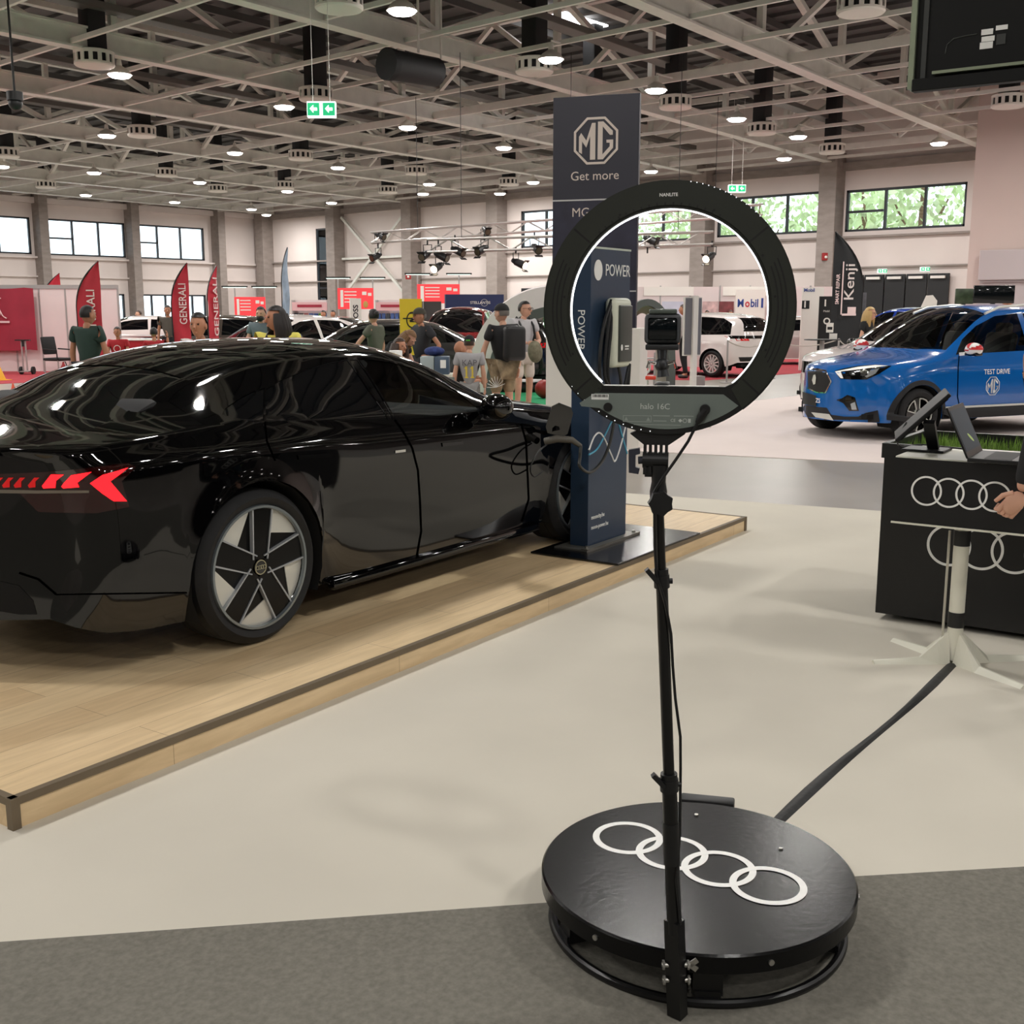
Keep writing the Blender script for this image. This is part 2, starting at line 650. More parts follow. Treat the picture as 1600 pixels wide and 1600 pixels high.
# ---------------------------------------------------------------- air diffusers on black ducts
M_duct = mat('duct_black', (26, 26, 28), 0.7)
dm = MB().lathe([(0, 0.0), (0.15, -0.03), (0.42, 0.0), (0.45, 0.03), (0.45, 0.07)], n=28).lathe([(0.45, 0.24), (0.45, 0.32), (0.4, 0.34), (0, 0.34)], n=28)
for k in range(14):
    a = 2 * pi * k / 14
    dm.box((0.43 * cos(a), 0.43 * sin(a), 0.155), (0.03, 0.09, 0.2), Euler((0, 0, a)).to_matrix())
me_d = dm.mesh('drum', M_white)
me_i = MB().cyl((0, 0, 0.04), (0, 0, 0.3), 0.38, n=20).mesh('core', M_black)
me_du = MB().box((0, 0, 1.68), (0.46, 0.46, 2.7), bev=0.05).mesh('duct', M_duct)
for x, y in [(148, 104), (222, 214), (530, 16), (10, 246), (260, 276), (494, 158), (470, 250), (835, 115), (650, 273), (795, 290), (1055, 170), (1190, 210), (1300, 240), (1345, 22),
             (1575, 168), (72, 294), (445, 295), (606, 302), (340, 300), (925, 200)]:
    t = thing('air_diffuser', 'white slotted round air diffuser below a black duct', 'air vent', at(x, y, 7.1), 0, 'round air diffusers under the roof')
    obj('drum', me_d, t)
    obj('core', me_i, t)
    obj('duct', me_du, t)
c = far(606, 100, 25)
t = thing('roof_duct', 'thick black round air duct lying among the roof trusses', 'air duct', c)
MB().cyl((0, 0, 0), (1.6, 0.2, 0.1), 0.31, n=24).cyl((-0.05, 0, 0), (0.1, 0, 0), 0.33, n=24).build('pipe', M_duct, t)
MB().bar((1, 0.1, 0.4), (1, 0.1, ZR - c.z), 0.04, 0.04).bar((1.8, 0.2, 0.4), (1.8, 0.2, ZR - c.z), 0.04, 0.04).build('hanger', M_rail, t)
c = far(1545, 25, 16)
# skylight
struct('window_skylight', MB().box((27.6, 22.2, ZR - 0.12), (2.6, 1.2, 0.05)), mat('skylight', (250, 250, 250), 0.5, emit=5))

# ---------------------------------------------------------------- exit signs
M_green = mat('exit_green', (24, 170, 110), 0.4, emit=0.9)
M_lit = mat('exit_white', (235, 255, 245), 0.4, emit=1.6)


def exit_sign(p, w, h, label, hang=0.0):
    t = thing('exit_sign', label, 'sign', p, YAW - pi / 2)
    MB().box((0, 0, h / 2), (w, 0.12, h), bev=0.01).build('case', M_lit, t, False)
    MB().box((-w * 0.27, -0.065, h / 2), (w * 0.42, 0.01, h * 0.8)).box((w * 0.27, -0.065, h / 2), (w * 0.42, 0.01, h * 0.8)).build('green_field', M_green, t, False)
    a = MB()
    for s in (-1, 1):
        c = Matrix.Translation((s * w * 0.27, -0.071, h / 2)) @ Matrix.Rotation(pi / 2, 4, 'X')
        q = h * 0.24
        a.prism([(-q, 0.12 * q), (0, 0.12 * q + q), (0, 0.4 * q), (q, 0.4 * q), (q, -0.4 * q), (0, -0.4 * q), (0, -q)], 0, 0.004, c)
    a.build('arrow', M_lit, t, False)
    if hang:
        MB().cyl((-w * .3, 0, h), (-w * .3, 0, h + hang), 0.006, n=6).cyl((w * .3, 0, h), (w * .3, 0, h + hang), 0.006, n=6).build('hanger', M_rail, t)


exit_sign(far(503, 184, 21.5), 0.52, 0.28, 'green exit sign hanging high beside the dark roof duct', 2.4)
exit_sign(far(1151, 301, 37), 0.55, 0.24, 'small green exit sign hanging before the far wall windows', 2.6)
exit_sign(Vector((43.5, 18.9, 3.05)), 0.35, 0.16, 'small green exit light over the third black door leaf')
exit_sign(Vector((43.5, 17.2, 3.08)), 0.35, 0.16, 'small green exit light over the end black door leaf')
M_red = mat('alarm_red', (150, 24, 26), 0.45)
for p, l in ((far(1290, 401, 46.3), 'red fire alarm box on the concrete column beside the black feather flag'), (far(638, 432, 60), 'red fire alarm box on the concrete column above the red fair banner')):
    t = thing('alarm_box', l, 'fire alarm', p, YAW - pi / 2)
    MB().box((0, 0, 0), (0.3, 0.12, 0.3), bev=0.02).build('case', M_red, t, False)
    MB().ball((0, -0.07, -0.02), 0.06).build('button', M_white, t)
# ---------------------------------------------------------------- trees outside the far windows
M_leaf = mat('leaf_green', (206, 222, 172), 0.6, var=0.3, scale=1.2)
M_bark = mat('bark', (120, 96, 74), 0.9, var=0.3, scale=6)
lf_ = MB()
rnd = random.Random(3)
for k in range(820):
    while True:
        p = Vector((rnd.uniform(-1, 1), rnd.uniform(-1, 1), rnd.uniform(-1, 1)))
        if 0.25 < p.length < 1:
            break
    c = Vector((p.x * 2.9, p.y * 3.2, 6.2 + p.z * 3.4))
    R = Euler((rnd.uniform(0, 6), rnd.uniform(0, 6), rnd.uniform(0, 6))).to_matrix()
    s = rnd.uniform(0.12, 0.3)
    lf_.quad(*[c + R @ Vector(v) for v in ((-s, 0, 0), (0, -s * .6, 0), (s, 0, 0), (0, s * .6, 0))])
me_leaf = lf_.mesh('foliage', M_leaf, False)
me_tr = MB().tube([(0, 0, 0), (0.1, 0, 3), (-0.05, 0.1, 6), (0.1, 0, 8)], [0.3, 0.24, 0.16, 0.05]).tube([(0, 0, 4), (0.8, 0.9, 6.4)], [0.12, 0.04]).tube([(0, 0, 4.4), (-0.4, -1.1, 6.6)], [0.12, 0.04]).mesh('trunk', M_bark)
for k, (x, y) in enumerate([(53, 16.5), (51.5, 20.6), (54, 24.6), (52, 29.2), (54.5, 34), (52.5, 39), (58, 19), (58.5, 27.5), (58, 36.5), (53, 11.5)]):
    t = thing('tree', 'leafy green tree seen outside through the high far windows', 'tree', (x, y, -0.3), k * 1.3, 'trees outside the far windows')
    s = 0.9 + 0.2 * ((k * 37) % 10) / 10
    t.scale = (s, s, s)
    obj('foliage', me_leaf, t)
    obj('trunk', me_tr, t)
struct('ground_outside', MB().box((56, 24, -0.35), (24, 90, 0.1)).box((16, 66, -0.35), (70, 12, 0.1)), mat('asphalt_pale', (170, 172, 168), 0.9, var=0.1, scale=2))

# ---------------------------------------------------------------- carpets
M_cream = mat('cream_carpet', (214, 208, 194), 0.95, var=0.035, scale=1.4, bump=0.15, spec=0.2)
M_dark = mat('charcoal_carpet', (124, 121, 112), 0.97, var=0.16, scale=60, bump=0.3, spec=0.15)
M_pink = mat('white_carpet', (226, 213, 208), 0.9, var=0.02, scale=1.5, spec=0.2)
M_redc = mat('red_carpet', (160, 44, 54), 0.95, var=0.08, scale=3)
M_grn = mat('green_carpet', (40, 166, 108), 0.95, var=0.05, scale=3)


def carpet(name, pts, m, h=0.006):
    me = MB().prism([(p[0], p[1]) for p in pts], 0.0, h)
    return struct(name, me, m)


far_e = (at(985, 772), at(1600, 815))
u = (far_e[1] - far_e[0]).normalized()
nr = (at(0, 1475), at(1600, 1357))
v = (nr[1] - nr[0]).normalized()
mid = [at(0, 1475) , at(430, 1444), at(860, 1413), at(1340, 1372), at(1600, 1357)]
carpet('floor_carpet_cream', [mid[0] - v * 4, *mid, mid[-1] + v * 4, far_e[1] + u * 4, far_e[0] - u * 3.5, Vector((2, 9, 0))], M_cream)
carpet('floor_carpet_charcoal', [mid[0] - v * 4, Vector((-4, -1.0, 0)), Vector((0, -4, 0)), mid[-1] + v * 4, *mid[::-1]], M_dark)
p1, p2 = at(985, 705), at(1600, 735)
w = (p2 - p1).normalized()
carpet('floor_carpet_white', [p1 - w * 1.6, p2 + w * 4, Vector((30, 0, 0)), Vector((34, 10.05, 0)), Vector((12, 10.05, 0))], M_pink)
carpet('floor_carpet_red', [(22.5, 13.9), (34, 13.3), (35.5, 16.6), (33, 19.5), (20, 19.5)], M_redc)
carpet('floor_carpet_red', [(9.5, 24.9), (12.1, 24.9), (20, 24.5), (20, 30.5), (9.5, 32.5)], M_redc)
carpet('floor_carpet_green', [(8.2, 22.0), (8.0, 14), (12.5, 11.6), (19.3, 11.6), (20.0, 15.9), (14, 22.0)], M_grn)
# ---------------------------------------------------------------- car body surface
def pchip(xs, ys, x):
    n = len(xs)
    if x <= xs[0]:
        return ys[0]
    if x >= xs[-1]:
        return ys[-1]
    k = max(i for i in range(n - 1) if xs[i] <= x)

    def slope(i):
        if i == 0:
            return (ys[1] - ys[0]) / (xs[1] - xs[0])
        if i == n - 1:
            return (ys[-1] - ys[-2]) / (xs[-1] - xs[-2])
        a, b = (ys[i] - ys[i - 1]) / (xs[i] - xs[i - 1]), (ys[i + 1] - ys[i]) / (xs[i + 1] - xs[i])
        return 0 if a * b <= 0 else 2 * a * b / (a + b) * 0.999
    h = xs[k + 1] - xs[k]
    t = (x - xs[k]) / h
    m0, m1 = slope(k) * h, slope(k + 1) * h
    return ys[k] * (2 * t ** 3 - 3 * t * t + 1) + m0 * (t ** 3 - 2 * t * t + t) + ys[k + 1] * (-2 * t ** 3 + 3 * t * t) + m1 * (t ** 3 - t * t)


class CarBody:
    """spec rows: x, top z, cant half-width, cant z, belt hw, belt z, shoulder hw, shoulder z, mid hw, mid z, low hw, low z; front is +x"""

    def __init__(s, rows, arches, res=1.0, swf=0.25, swr=0.2, flare=0.018):
        s.T = list(zip(*rows))
        s.ar = arches                      # (xc, zc, R)
        s.swf, s.swr, s.flare = swf, swr, flare
        x0, x1 = s.T[0][0], s.T[0][-1]
        xs = set()
        n = int(70 * res)
        for i in range(n + 1):
            t = i / n
            xs.add(round(x0 + (x1 - x0) * (0.5 - 0.5 * cos(pi * t)) * 0.5 + (x1 - x0) * t * 0.5, 4))
        for xc, zc, R in arches:
            m = int(20 * res)
            xs = {x for x in xs if abs(s.sweep(x, 1, 1) - xc) > R + 0.02}
            for i in range(m + 1):
                xs.add(round(s.unsweep(xc - R * cos(pi * i / m)), 4))
            xs.add(round(s.unsweep(xc - R - 0.012), 4))
            xs.add(round(s.unsweep(xc + R + 0.012), 4))
        s.xs = sorted(xs)
        s.N = [int(9 * res), int(7 * res), int(5 * res), int(14 * res)]
        s.bm = bmesh.new()
        s.make()

    def unsweep(s, X):                     # the station whose side point lands on X
        a, b = s.T[0][0], s.T[0][-1]
        for _ in range(40):
            m = (a + b) / 2
            a, b = (m, b) if s.sweep(m, 1, 1) < X else (a, m)
        return (a + b) / 2

    def g(s, k, x):
        return pchip(s.T[0], s.T[k], x)

    def side_y(s, x, z):
        zs = [s.g(11, x), s.g(9, x), s.g(7, x), s.g(5, x)]
        ys = [s.g(10, x), s.g(8, x), s.g(6, x), s.g(4, x)]
        y = pchip(zs, ys, z)
        x = s.sweep(x, 1, 1)
        for xc, zc, R in s.ar:             # flared wheel arches
            d = sqrt((x - xc) ** 2 + (z - zc) ** 2)
            if d < R + 0.14:
                y += s.flare * max(0, 1 - max(0, d - R) / 0.14) ** 2
        return y

    def low(s, x):
        z = s.g(11, x)
        x = s.sweep(x, 1, 1)
        for xc, zc, R in s.ar:
            if abs(x - xc) < R:
                z = max(z, zc + sqrt(max(0, R * R - (x - xc) ** 2)))
        return z

    def section(s, x):
        n1, n2, n3, n4 = s.N
        zt, wc, zc, wb, zb, zs = s.g(1, x), s.g(2, x), s.g(3, x), s.g(4, x), s.g(5, x), s.g(7, x)
        P = []
        for i in range(n1):
            t = i / n1
            P.append((wc * t, zt - (zt - zc) * t ** 2.3))
        for i in range(n2):
            t = i / n2
            P.append((wc + (wb - wc) * t + 0.012 * sin(pi * t), zc + (zb - zc) * t))
        for i in range(n3):
            z = zb + (zs - zb) * i / n3
            P.append((s.side_y(x, z), z))
        lo = s.low(x)
        for i in range(n4 + 1):
            z = zs + (lo - zs) * i / n4
            P.append((s.side_y(x, z), z))
        return P

    def sweep(s, x, y, w):
        x0, x1 = s.T[0][0], s.T[0][-1]
        L = 0.9
        q = min(1, abs(y) / max(w, 1e-3)) ** 2.4
        if x > x1 - L:
            x -= s.swf * q * ((x - x1 + L) / L) ** 1.5
        if x < x0 + L:
            x += s.swr * q * ((x0 + L - x) / L) ** 1.5
        return x

    def make(s):
        bm = s.bm
        S = []
        for x in s.xs:
            P = s.section(x)
            w = s.g(6, x)
            L = [bm.verts.new((s.sweep(x, y, w), y, z)) for y, z in P]
            R = [L[0]] + [bm.verts.new((s.sweep(x, y, w), -y, z)) for y, z in P[1:]]
            S.append((L, R))
        for (L0, R0), (L1, R1) in zip(S, S[1:]):
            for j in range(len(L0) - 1):
                for q in ((L0[j], L0[j + 1], L1[j + 1], L1[j]), (R0[j + 1], R0[j], R1[j], R1[j + 1])):
                    u = list(dict.fromkeys(q))
                    try:
                        bm.faces.new(u)
                    except ValueError:
                        pass
        kb = s.N[0] + s.N[1]
        for (L, R), sg in ((S[0], -1), (S[-1], 1)):     # bowed end faces
            top = R[kb:0:-1] + L[:kb + 1]
            prev = top
            x_ = s.xs[0] if sg < 0 else s.xs[-1]
            wb = L[kb].co.y
            for j in range(kb + 1, len(L)):
                row = [R[j]]
                wj = L[j].co.y
                cr = (j - kb) / (len(L) - kb)
                for t in top[1:-1]:
                    f = t.co.y / wb
                    zz = L[j].co.z + (t.co.z - L[kb].co.z) * max(0, 1 - cr * 3)
                    row.append(bm.verts.new((L[j].co.x + (x_ - L[j].co.x) * (1 - abs(f) ** 2.4), wj * f, zz)))
                row.append(L[j])
                for a in range(len(row) - 1):
                    bm.faces.new((prev[a], prev[a + 1], row[a + 1], row[a]) if sg > 0 else (prev[a + 1], prev[a], row[a], row[a + 1]))
                prev = row
        bmesh.ops.recalc_face_normals(bm, faces=bm.faces[:])
        bm.normal_update()
        if max(bm.faces, key=lambda f: f.calc_center_median().z).normal.z < 0:
            bmesh.ops.reverse_faces(bm, faces=bm.faces[:])
        bm.normal_update()

    def cut(s, poly, axes='xz', test=None, dirn=None):
        """cut the outline clean through the skin and lift the enclosed faces off; axes = the two coordinates of the outline"""
        bm = s.bm
        ia, ib = 'xyz'.index(axes[0]), 'xyz'.index(axes[1])
        ic = 3 - ia - ib
        view = Vector((0, 0, 0))
        view[ic] = 1
        n = len(poly)
        ok = test or (lambda c, nn: abs(nn[ic]) > 0.15)
        A = [p[0] for p in poly]
        B = [p[1] for p in poly]
        lo, hi = (min(A) - .1, min(B) - .1), (max(A) + .1, max(B) + .1)

        def near(f):
            c = f.calc_center_median()
            return lo[0] < c[ia] < hi[0] and lo[1] < c[ib] < hi[1] and ok(c, f.normal)
        for i in range(n):
            p, q = poly[i], poly[(i + 1) % n]
            ax, bx = min(p[0], q[0]) - .07, max(p[0], q[0]) + .07
            az, bz = min(p[1], q[1]) - .07, max(p[1], q[1]) + .07
            fs = []
            for f in bm.faces:
                if near(f):
                    c = f.calc_center_median()
                    if ax < c[ia] < bx and az < c[ib] < bz:
                        fs.append(f)
            P, Q = Vector((0, 0, 0)), Vector((0, 0, 0))
            P[ia], P[ib], Q[ia], Q[ib] = p[0], p[1], q[0], q[1]
            no = (Q - P).cross(view)
            if no.length < 1e-6 or not fs:
                continue
            es = list({e for f in fs for e in f.edges})
            vs = list({v for f in fs for v in f.verts})
            bmesh.ops.bisect_plane(bm, geom=vs + es + fs, plane_co=P, plane_no=no.normalized(), dist=1e-5)

        def inside(a, b):
            r = False
            for i in range(n):
                (x1, y1), (x2, y2) = poly[i], poly[(i + 1) % n]
                if (y1 > b) != (y2 > b) and a < (x2 - x1) * (b - y1) / (y2 - y1) + x1:
                    r = not r
            return r
        sel = [f for f in bm.faces if near(f) and inside(f.calc_center_median()[ia], f.calc_center_median()[ib])]
        out = MB()
        mp = {}
        for f in sel:
            vv = []
            for v in f.verts:
                if v not in mp:
                    mp[v] = out.bm.verts.new(v.co)
                vv.append(mp[v])
            out.bm.faces.new(vv)
        bmesh.ops.delete(bm, geom=sel, context='FACES')
        return out

    def tree(s):
        s.bm.normal_update()
        return BVHTree.FromBMesh(s.bm)


def pane(mb, name, m, parent, push=0.0, label=None, thick=0.0):
    bm = mb.bm
    bm.normal_update()
    if push:
        for v in bm.verts:
            v.co += v.normal * push
    me = bpy.data.meshes.new(name)
    bm.to_mesh(me)
    bm.free()
    me.materials.append(m)
    me.shade_smooth()
    return obj(name, me, parent, label)


def split_y(mb):                          # the two sides of a mirrored cut
    a, b = MB(), MB()
    for f in mb.bm.faces:
        t = a if f.calc_center_median().y > 0 else b
        t.bm.faces.new([t.bm.verts.new(v.co) for v in f.verts])
    for t in (a, b):
        bmesh.ops.remove_doubles(t.bm, verts=t.bm.verts[:], dist=1e-5)
    mb.bm.free()
    return a, b


def decal(tree, mb, M, dirn, off=0.003, cell=0.06, thick=0.0):
    """drape flat outlines (built in mb, local XY) over the skin: M places them, dirn is the way they are pressed"""
    bm = mb.bm
    bmesh.ops.transform(bm, matrix=M, verts=bm.verts[:])
    X, Y = M.col[0].to_3d().normalized(), M.col[1].to_3d().normalized()
    for ax in (X, Y):
        v = [p.co.dot(ax) for p in bm.verts]
        k = math.ceil(min(v) / cell)
        while k * cell < max(v):
            bmesh.ops.bisect_plane(bm, geom=bm.verts[:] + bm.edges[:] + bm.faces[:], plane_co=ax * (k * cell), plane_no=ax, dist=1e-5)
            k += 1
    d = Vector(dirn).normalized()
    for v in bm.verts:
        hit, nrm, i, ds = tree.ray_cast(v.co - d * 1.5, d)
        if hit is not None:
            if nrm.dot(d) > 0:
                nrm = -nrm
            v.co = hit + nrm * off
    return mb


def flat(*polys):
    mb = MB()
    for p in polys:
        fs = mb.bm.faces.new([mb.bm.verts.new((x, y, 0)) for x, y in p])
        fs.normal_update()
        if len(p) > 4:
            bmesh.ops.triangulate(mb.bm, faces=[fs])
    return mb


def line_poly(pts, w):                    # thin band along a 2-D polyline, as quads
    out = []
    for (a, b), (c, d) in zip(pts, pts[1:]):
        l = sqrt((c - a) ** 2 + (d - b) ** 2)
        nx, ny = -(d - b) / l * w / 2, (c - a) / l * w / 2
        out.append([(a + nx, b + ny), (a - nx, b - ny), (c - nx, d - ny), (c + nx, d + ny)])
    return out


def arc2(c, r, a0, a1, n=10, ry=None):
    ry = r if ry is None else ry
    return [(c[0] + r * cos(radians(a0 + (a1 - a0) * i / n)), c[1] + ry * sin(radians(a0 + (a1 - a0) * i / n))) for i in range(n + 1)]


def wheel_well(parent, x, z, R, y_out, m, side):
    mb = MB()
    n = 14
    rows = []
    for k, y in enumerate((y_out, y_out - 0.36)):
        rows.append([(x - R * cos(pi * (i / n * 1.3 - 0.15)), side * y, z + R * sin(pi * (i / n * 1.3 - 0.15))) for i in range(n + 1)])
    mb.grid(rows)
    mb.bm.faces.new([mb.bm.verts.new(p) for p in rows[1]])
    return mb.build('wheel_well', m, parent)


M_tyre = mat('tyre_rubber', (24, 24, 25), 0.75, var=0.2, scale=30)
M_gloss = mat('gloss_black', (8, 8, 9), 0.08, coat=0.5)
M_well = mat('wheel_well_black', (7, 7, 7), 0.9)
M_silver = mat('machined_silver', (222, 222, 214), 0.38, 0.35)
M_chrome = mat('chrome', (225, 225, 225), 0.08, 1.0)
M_dglass = mat('dark_car_glass', (9, 10, 12), 0.02, coat=0.3)
M_disc = mat('brake_disc', (120, 118, 114), 0.35, 0.8)


def tyre_mesh(R, r, w):                   # axis along local Z, outer face at +Z
    h = w / 2
    return MB().lathe([(r, -h), (r + (R - r) * .5, -h - .008), (R - .02, -h + .005), (R, -h + .03), (R + .001, -h * .4), (R - .004, -h * .38), (R + .001, -h * .36), (R + .001, h * .3), (R - .004, h * .32),
                       (R + .001, h * .34), (R, h - .03), (R - .02, h - .005), (r + (R - r) * .5, h + .008), (r + .006, h - .004), (r, h - .012)], n=56).mesh('tire', M_tyre)


def four_rings(mb, M, r, w, t, pitch=None, n=40):
    pitch = pitch or r * 1.58
    for k in range(4):
        mb.ring(((k - 1.5) * pitch, 0), r, w, 0, t, M @ Matrix.Translation((0, 0, 0.0004 * (k % 2))), n)
    return mb


def polar(r, a):
    return (r * cos(radians(a)), r * sin(radians(a)))


def bar2(mb, p, q, w0, w1, z0, z1):       # tapered flat bar in the wheel face
    d = Vector((q[0] - p[0], q[1] - p[1])).normalized()
    nx, ny = -d.y, d.x
    mb.prism([(p[0] + nx * w0 / 2, p[1] + ny * w0 / 2), (p[0] - nx * w0 / 2, p[1] - ny * w0 / 2), (q[0] - nx * w1 / 2, q[1] - ny * w1 / 2), (q[0] + nx * w1 / 2, q[1] + ny * w1 / 2)], z0, z1)


def wheel_parts_aero(R, r, w):
    h = w / 2
    M_lip = mat('rim_lip', (140, 148, 152), 0.3, 0.6)
    P = [('tire', tyre_mesh(R, r, w))]
    P.append(('rim', MB().lathe([(r, -h + .02), (r - .02, -h + .03), (r - .035, 0), (r - .02, h - .03), (r - .004, h - .014)], n=56).mesh('rim', M_gloss)))
    P.append(('rim_lip', MB().lathe([(r + .002, h - .012), (r - .001, h + .003), (r - .012, h + .003), (r - .016, h - .012)], n=56).mesh('rim_lip', M_lip)))
    sp, ed, bl, bk = MB(), MB(), MB(), MB()
    ro = r - .012
    for k in range(1):
        a = 90 - 6 + 72 * k
        A0, A1 = polar(.055, a + 50), polar(ro, a + 12.5)
        B0, B1 = polar(.055, a - 50), polar(ro, a - 12.5)
        sp.prism([A0, A1, polar(ro, a), B1, B0], h - .06, h - .012)
        for p, q in ((A0, A1), (B0, B1)):
            bar2(ed, p, q, .006, .008, h - .03, h - .006)
        # filler between the double spokes: black inner wedge, pale outer blade
        o = [polar(ro, a + 14 + 44 * i / 6) for i in range(7)]
        bl.prism(o + [polar(r * .57, a + 53)], h - .05, h - .022)
        bk.prism([polar(r * .57, a + 53), polar(ro, a + 13.5), polar(.07, a + 36)], h - .06, h - .026)
    for nm, me in (('spoke', sp.mesh('spoke', mat('spoke_black', (9, 9, 10), 0.25, spec=.25), False)), ('spoke_edge', ed.mesh('spoke_edge', mat('spoke_edge_silver', (176, 180, 184), 0.4, 0.3), False)),
                   ('blade', bl.mesh('blade', M_silver, False)), ('blade_inner', bk.mesh('blade_inner', mat('spoke_black', (9, 9, 10), 0.25, spec=.25), False))):
        P += [(nm, me, radians(72 * k)) for k in range(5)]
    P.append(('hub_cap', MB().lathe([(0, h - .004), (.03, h - .005), (.034, h - .02), (.075, h - .03), (.085, h - .06)], n=28).mesh('hub_cap', M_gloss)))
    hr = MB().ring((0, 0), .032, .004, h - .008, h - .003, n=28)
    four_rings(hr, Matrix.Translation((0, 0, h - .004)), .0085, .002, .002, n=16)
    P.append(('hub_ring', hr.mesh('hub_ring', mat('hub_gold', (196, 190, 160), 0.3, 0.7))))
    P.append(('brake_disc', MB().lathe([(0, -.02), (r * .72, -.02), (r * .72, -.045), (0, -.045)], n=40).mesh('brake_disc', M_disc)))
    return P


def wheel_parts_twin(R, r, w, n=5, edge=True, col=None):
    h = w / 2
    m = col or M_gloss
    P = [('tire', tyre_mesh(R, r, w))]
    P.append(('rim', MB().lathe([(r, -h + .02), (r - .02, -h + .03), (r - .03, 0), (r - .014, h - .02), (r, h - .004), (r - .006, h + .002), (r - .016, h - .01)], n=48).mesh('rim', m)))
    sp, ed = MB(), MB()
    ro = r - .012
    for k in range(n):
        a = 90 + 360 / n * k + 14
        d = 360 / n * .2
        if edge:
            c = 360 / n * .33
            # open window outlined in bright metal between broad black spokes
            pts = [polar(ro * .96, a - c), polar(ro * .97, a - c * .3), polar(ro * .97, a + c * .3), polar(ro * .96, a + c), polar(ro * .36, a + c * .9), polar(ro * .42, a - c * .6)]
            for p, q in zip(pts, pts[1:] + pts[:1]):
                bar2(ed, p, q, .011, .011, h - .02, h - .002)
            s0, s1 = a + c, a + 360 / n - c
            sp.prism([polar(.04, s0), polar(ro * .5, s0 + 2), polar(ro, s0), polar(ro, (s0 + s1) / 2), polar(ro, s1), polar(ro * .5, s1 - 2), polar(.04, s1)], h - .06, h - .012)
        else:
            bar2(sp, polar(.03, a), polar(ro, a), .035, .028, h - .05, h - .01)
    P.append(('spoke', sp.mesh('spoke', m, False)))
    if edge:
        P.append(('spoke_edge', ed.mesh('spoke_edge', M_silver, False)))
    P.append(('hub_cap', MB().lathe([(0, h - .004), (.028, h - .006), (.05, h - .02), (.07, h - .05)], n=24).mesh('hub_cap', m)))
    P.append(('brake_disc', MB().lathe([(0, -.02), (r * .7, -.02), (r * .7, -.045), (0, -.045)], n=32).mesh('brake_disc', M_disc)))
    return P


def put_wheel(parts, parent, x, y, z, side, steer=0.0, label=None):   # side -1: outer face towards -y; the wheel is a part, its pieces sub-parts
    R = Matrix.Rotation(steer, 4, 'Z') @ Matrix.Rotation(pi / 2 if side < 0 else -pi / 2, 4, 'X')
    head = None
    for nm, me, *tw in parts:
        o = obj('wheel' if nm == 'tire' else nm, me, parent if head is None else head)
        if head is None:
            head = o
            o.matrix_local = Matrix.Translation((x, y, z)) @ R
        elif tw:
            o.rotation_euler = (0, 0, tw[0])
    return head
# ---------------------------------------------------------------- display platform under the black car
PA = radians(7.3)
pu, pn_ = Vector((cos(PA), sin(PA), 0)), Vector((-sin(PA), cos(PA), 0))
P0 = Vector((1.415, 3.315, 0))
PH = 0.11
plat = thing('display_platform', 'low oak plank platform with brown edging under the black car', 'platform', P0, PA)
wood = wood_mat()
M_edge = mat('edging_brown', (112, 98, 78), 0.6, var=0.08, scale=5)
PL, PD = 5.84, 3.7
MB().box((PL / 2, PD / 2, PH - 0.012), (PL - 0.04, PD - 0.04, 0.02)).build('top', wood, plat, False)
e = MB()
for c, s in (((PL / 2, 0.012, PH - 0.013), (PL, 0.026, 0.026)), ((PL / 2, PD - 0.012, PH - 0.013), (PL, 0.026, 0.026)), ((0.012, PD / 2, PH - 0.013), (0.026, PD, 0.026)), ((PL - 0.012, PD / 2, PH - 0.013), (0.026, PD, 0.026)),
             ((0.012, 0.012, PH / 2), (0.03, 0.03, PH - 0.002)), ((PL - 0.012, 0.012, PH / 2), (0.03, 0.03, PH - 0.002))):
    e.box(c, s)
e.build('edging', M_edge, plat, False)
for c, s in (((PL / 2, 0.02, 0.046), (PL - 0.04, 0.03, 0.08)), ((PL / 2, PD - 0.02, 0.046), (PL - 0.04, 0.03, 0.08)), ((0.02, PD / 2, 0.046), (0.03, PD - 0.04, 0.08)), ((PL - 0.02, PD / 2, 0.046), (0.03, PD - 0.04, 0.08))):
    MB().box(c, s).build('skirt_board', wood, plat, False)

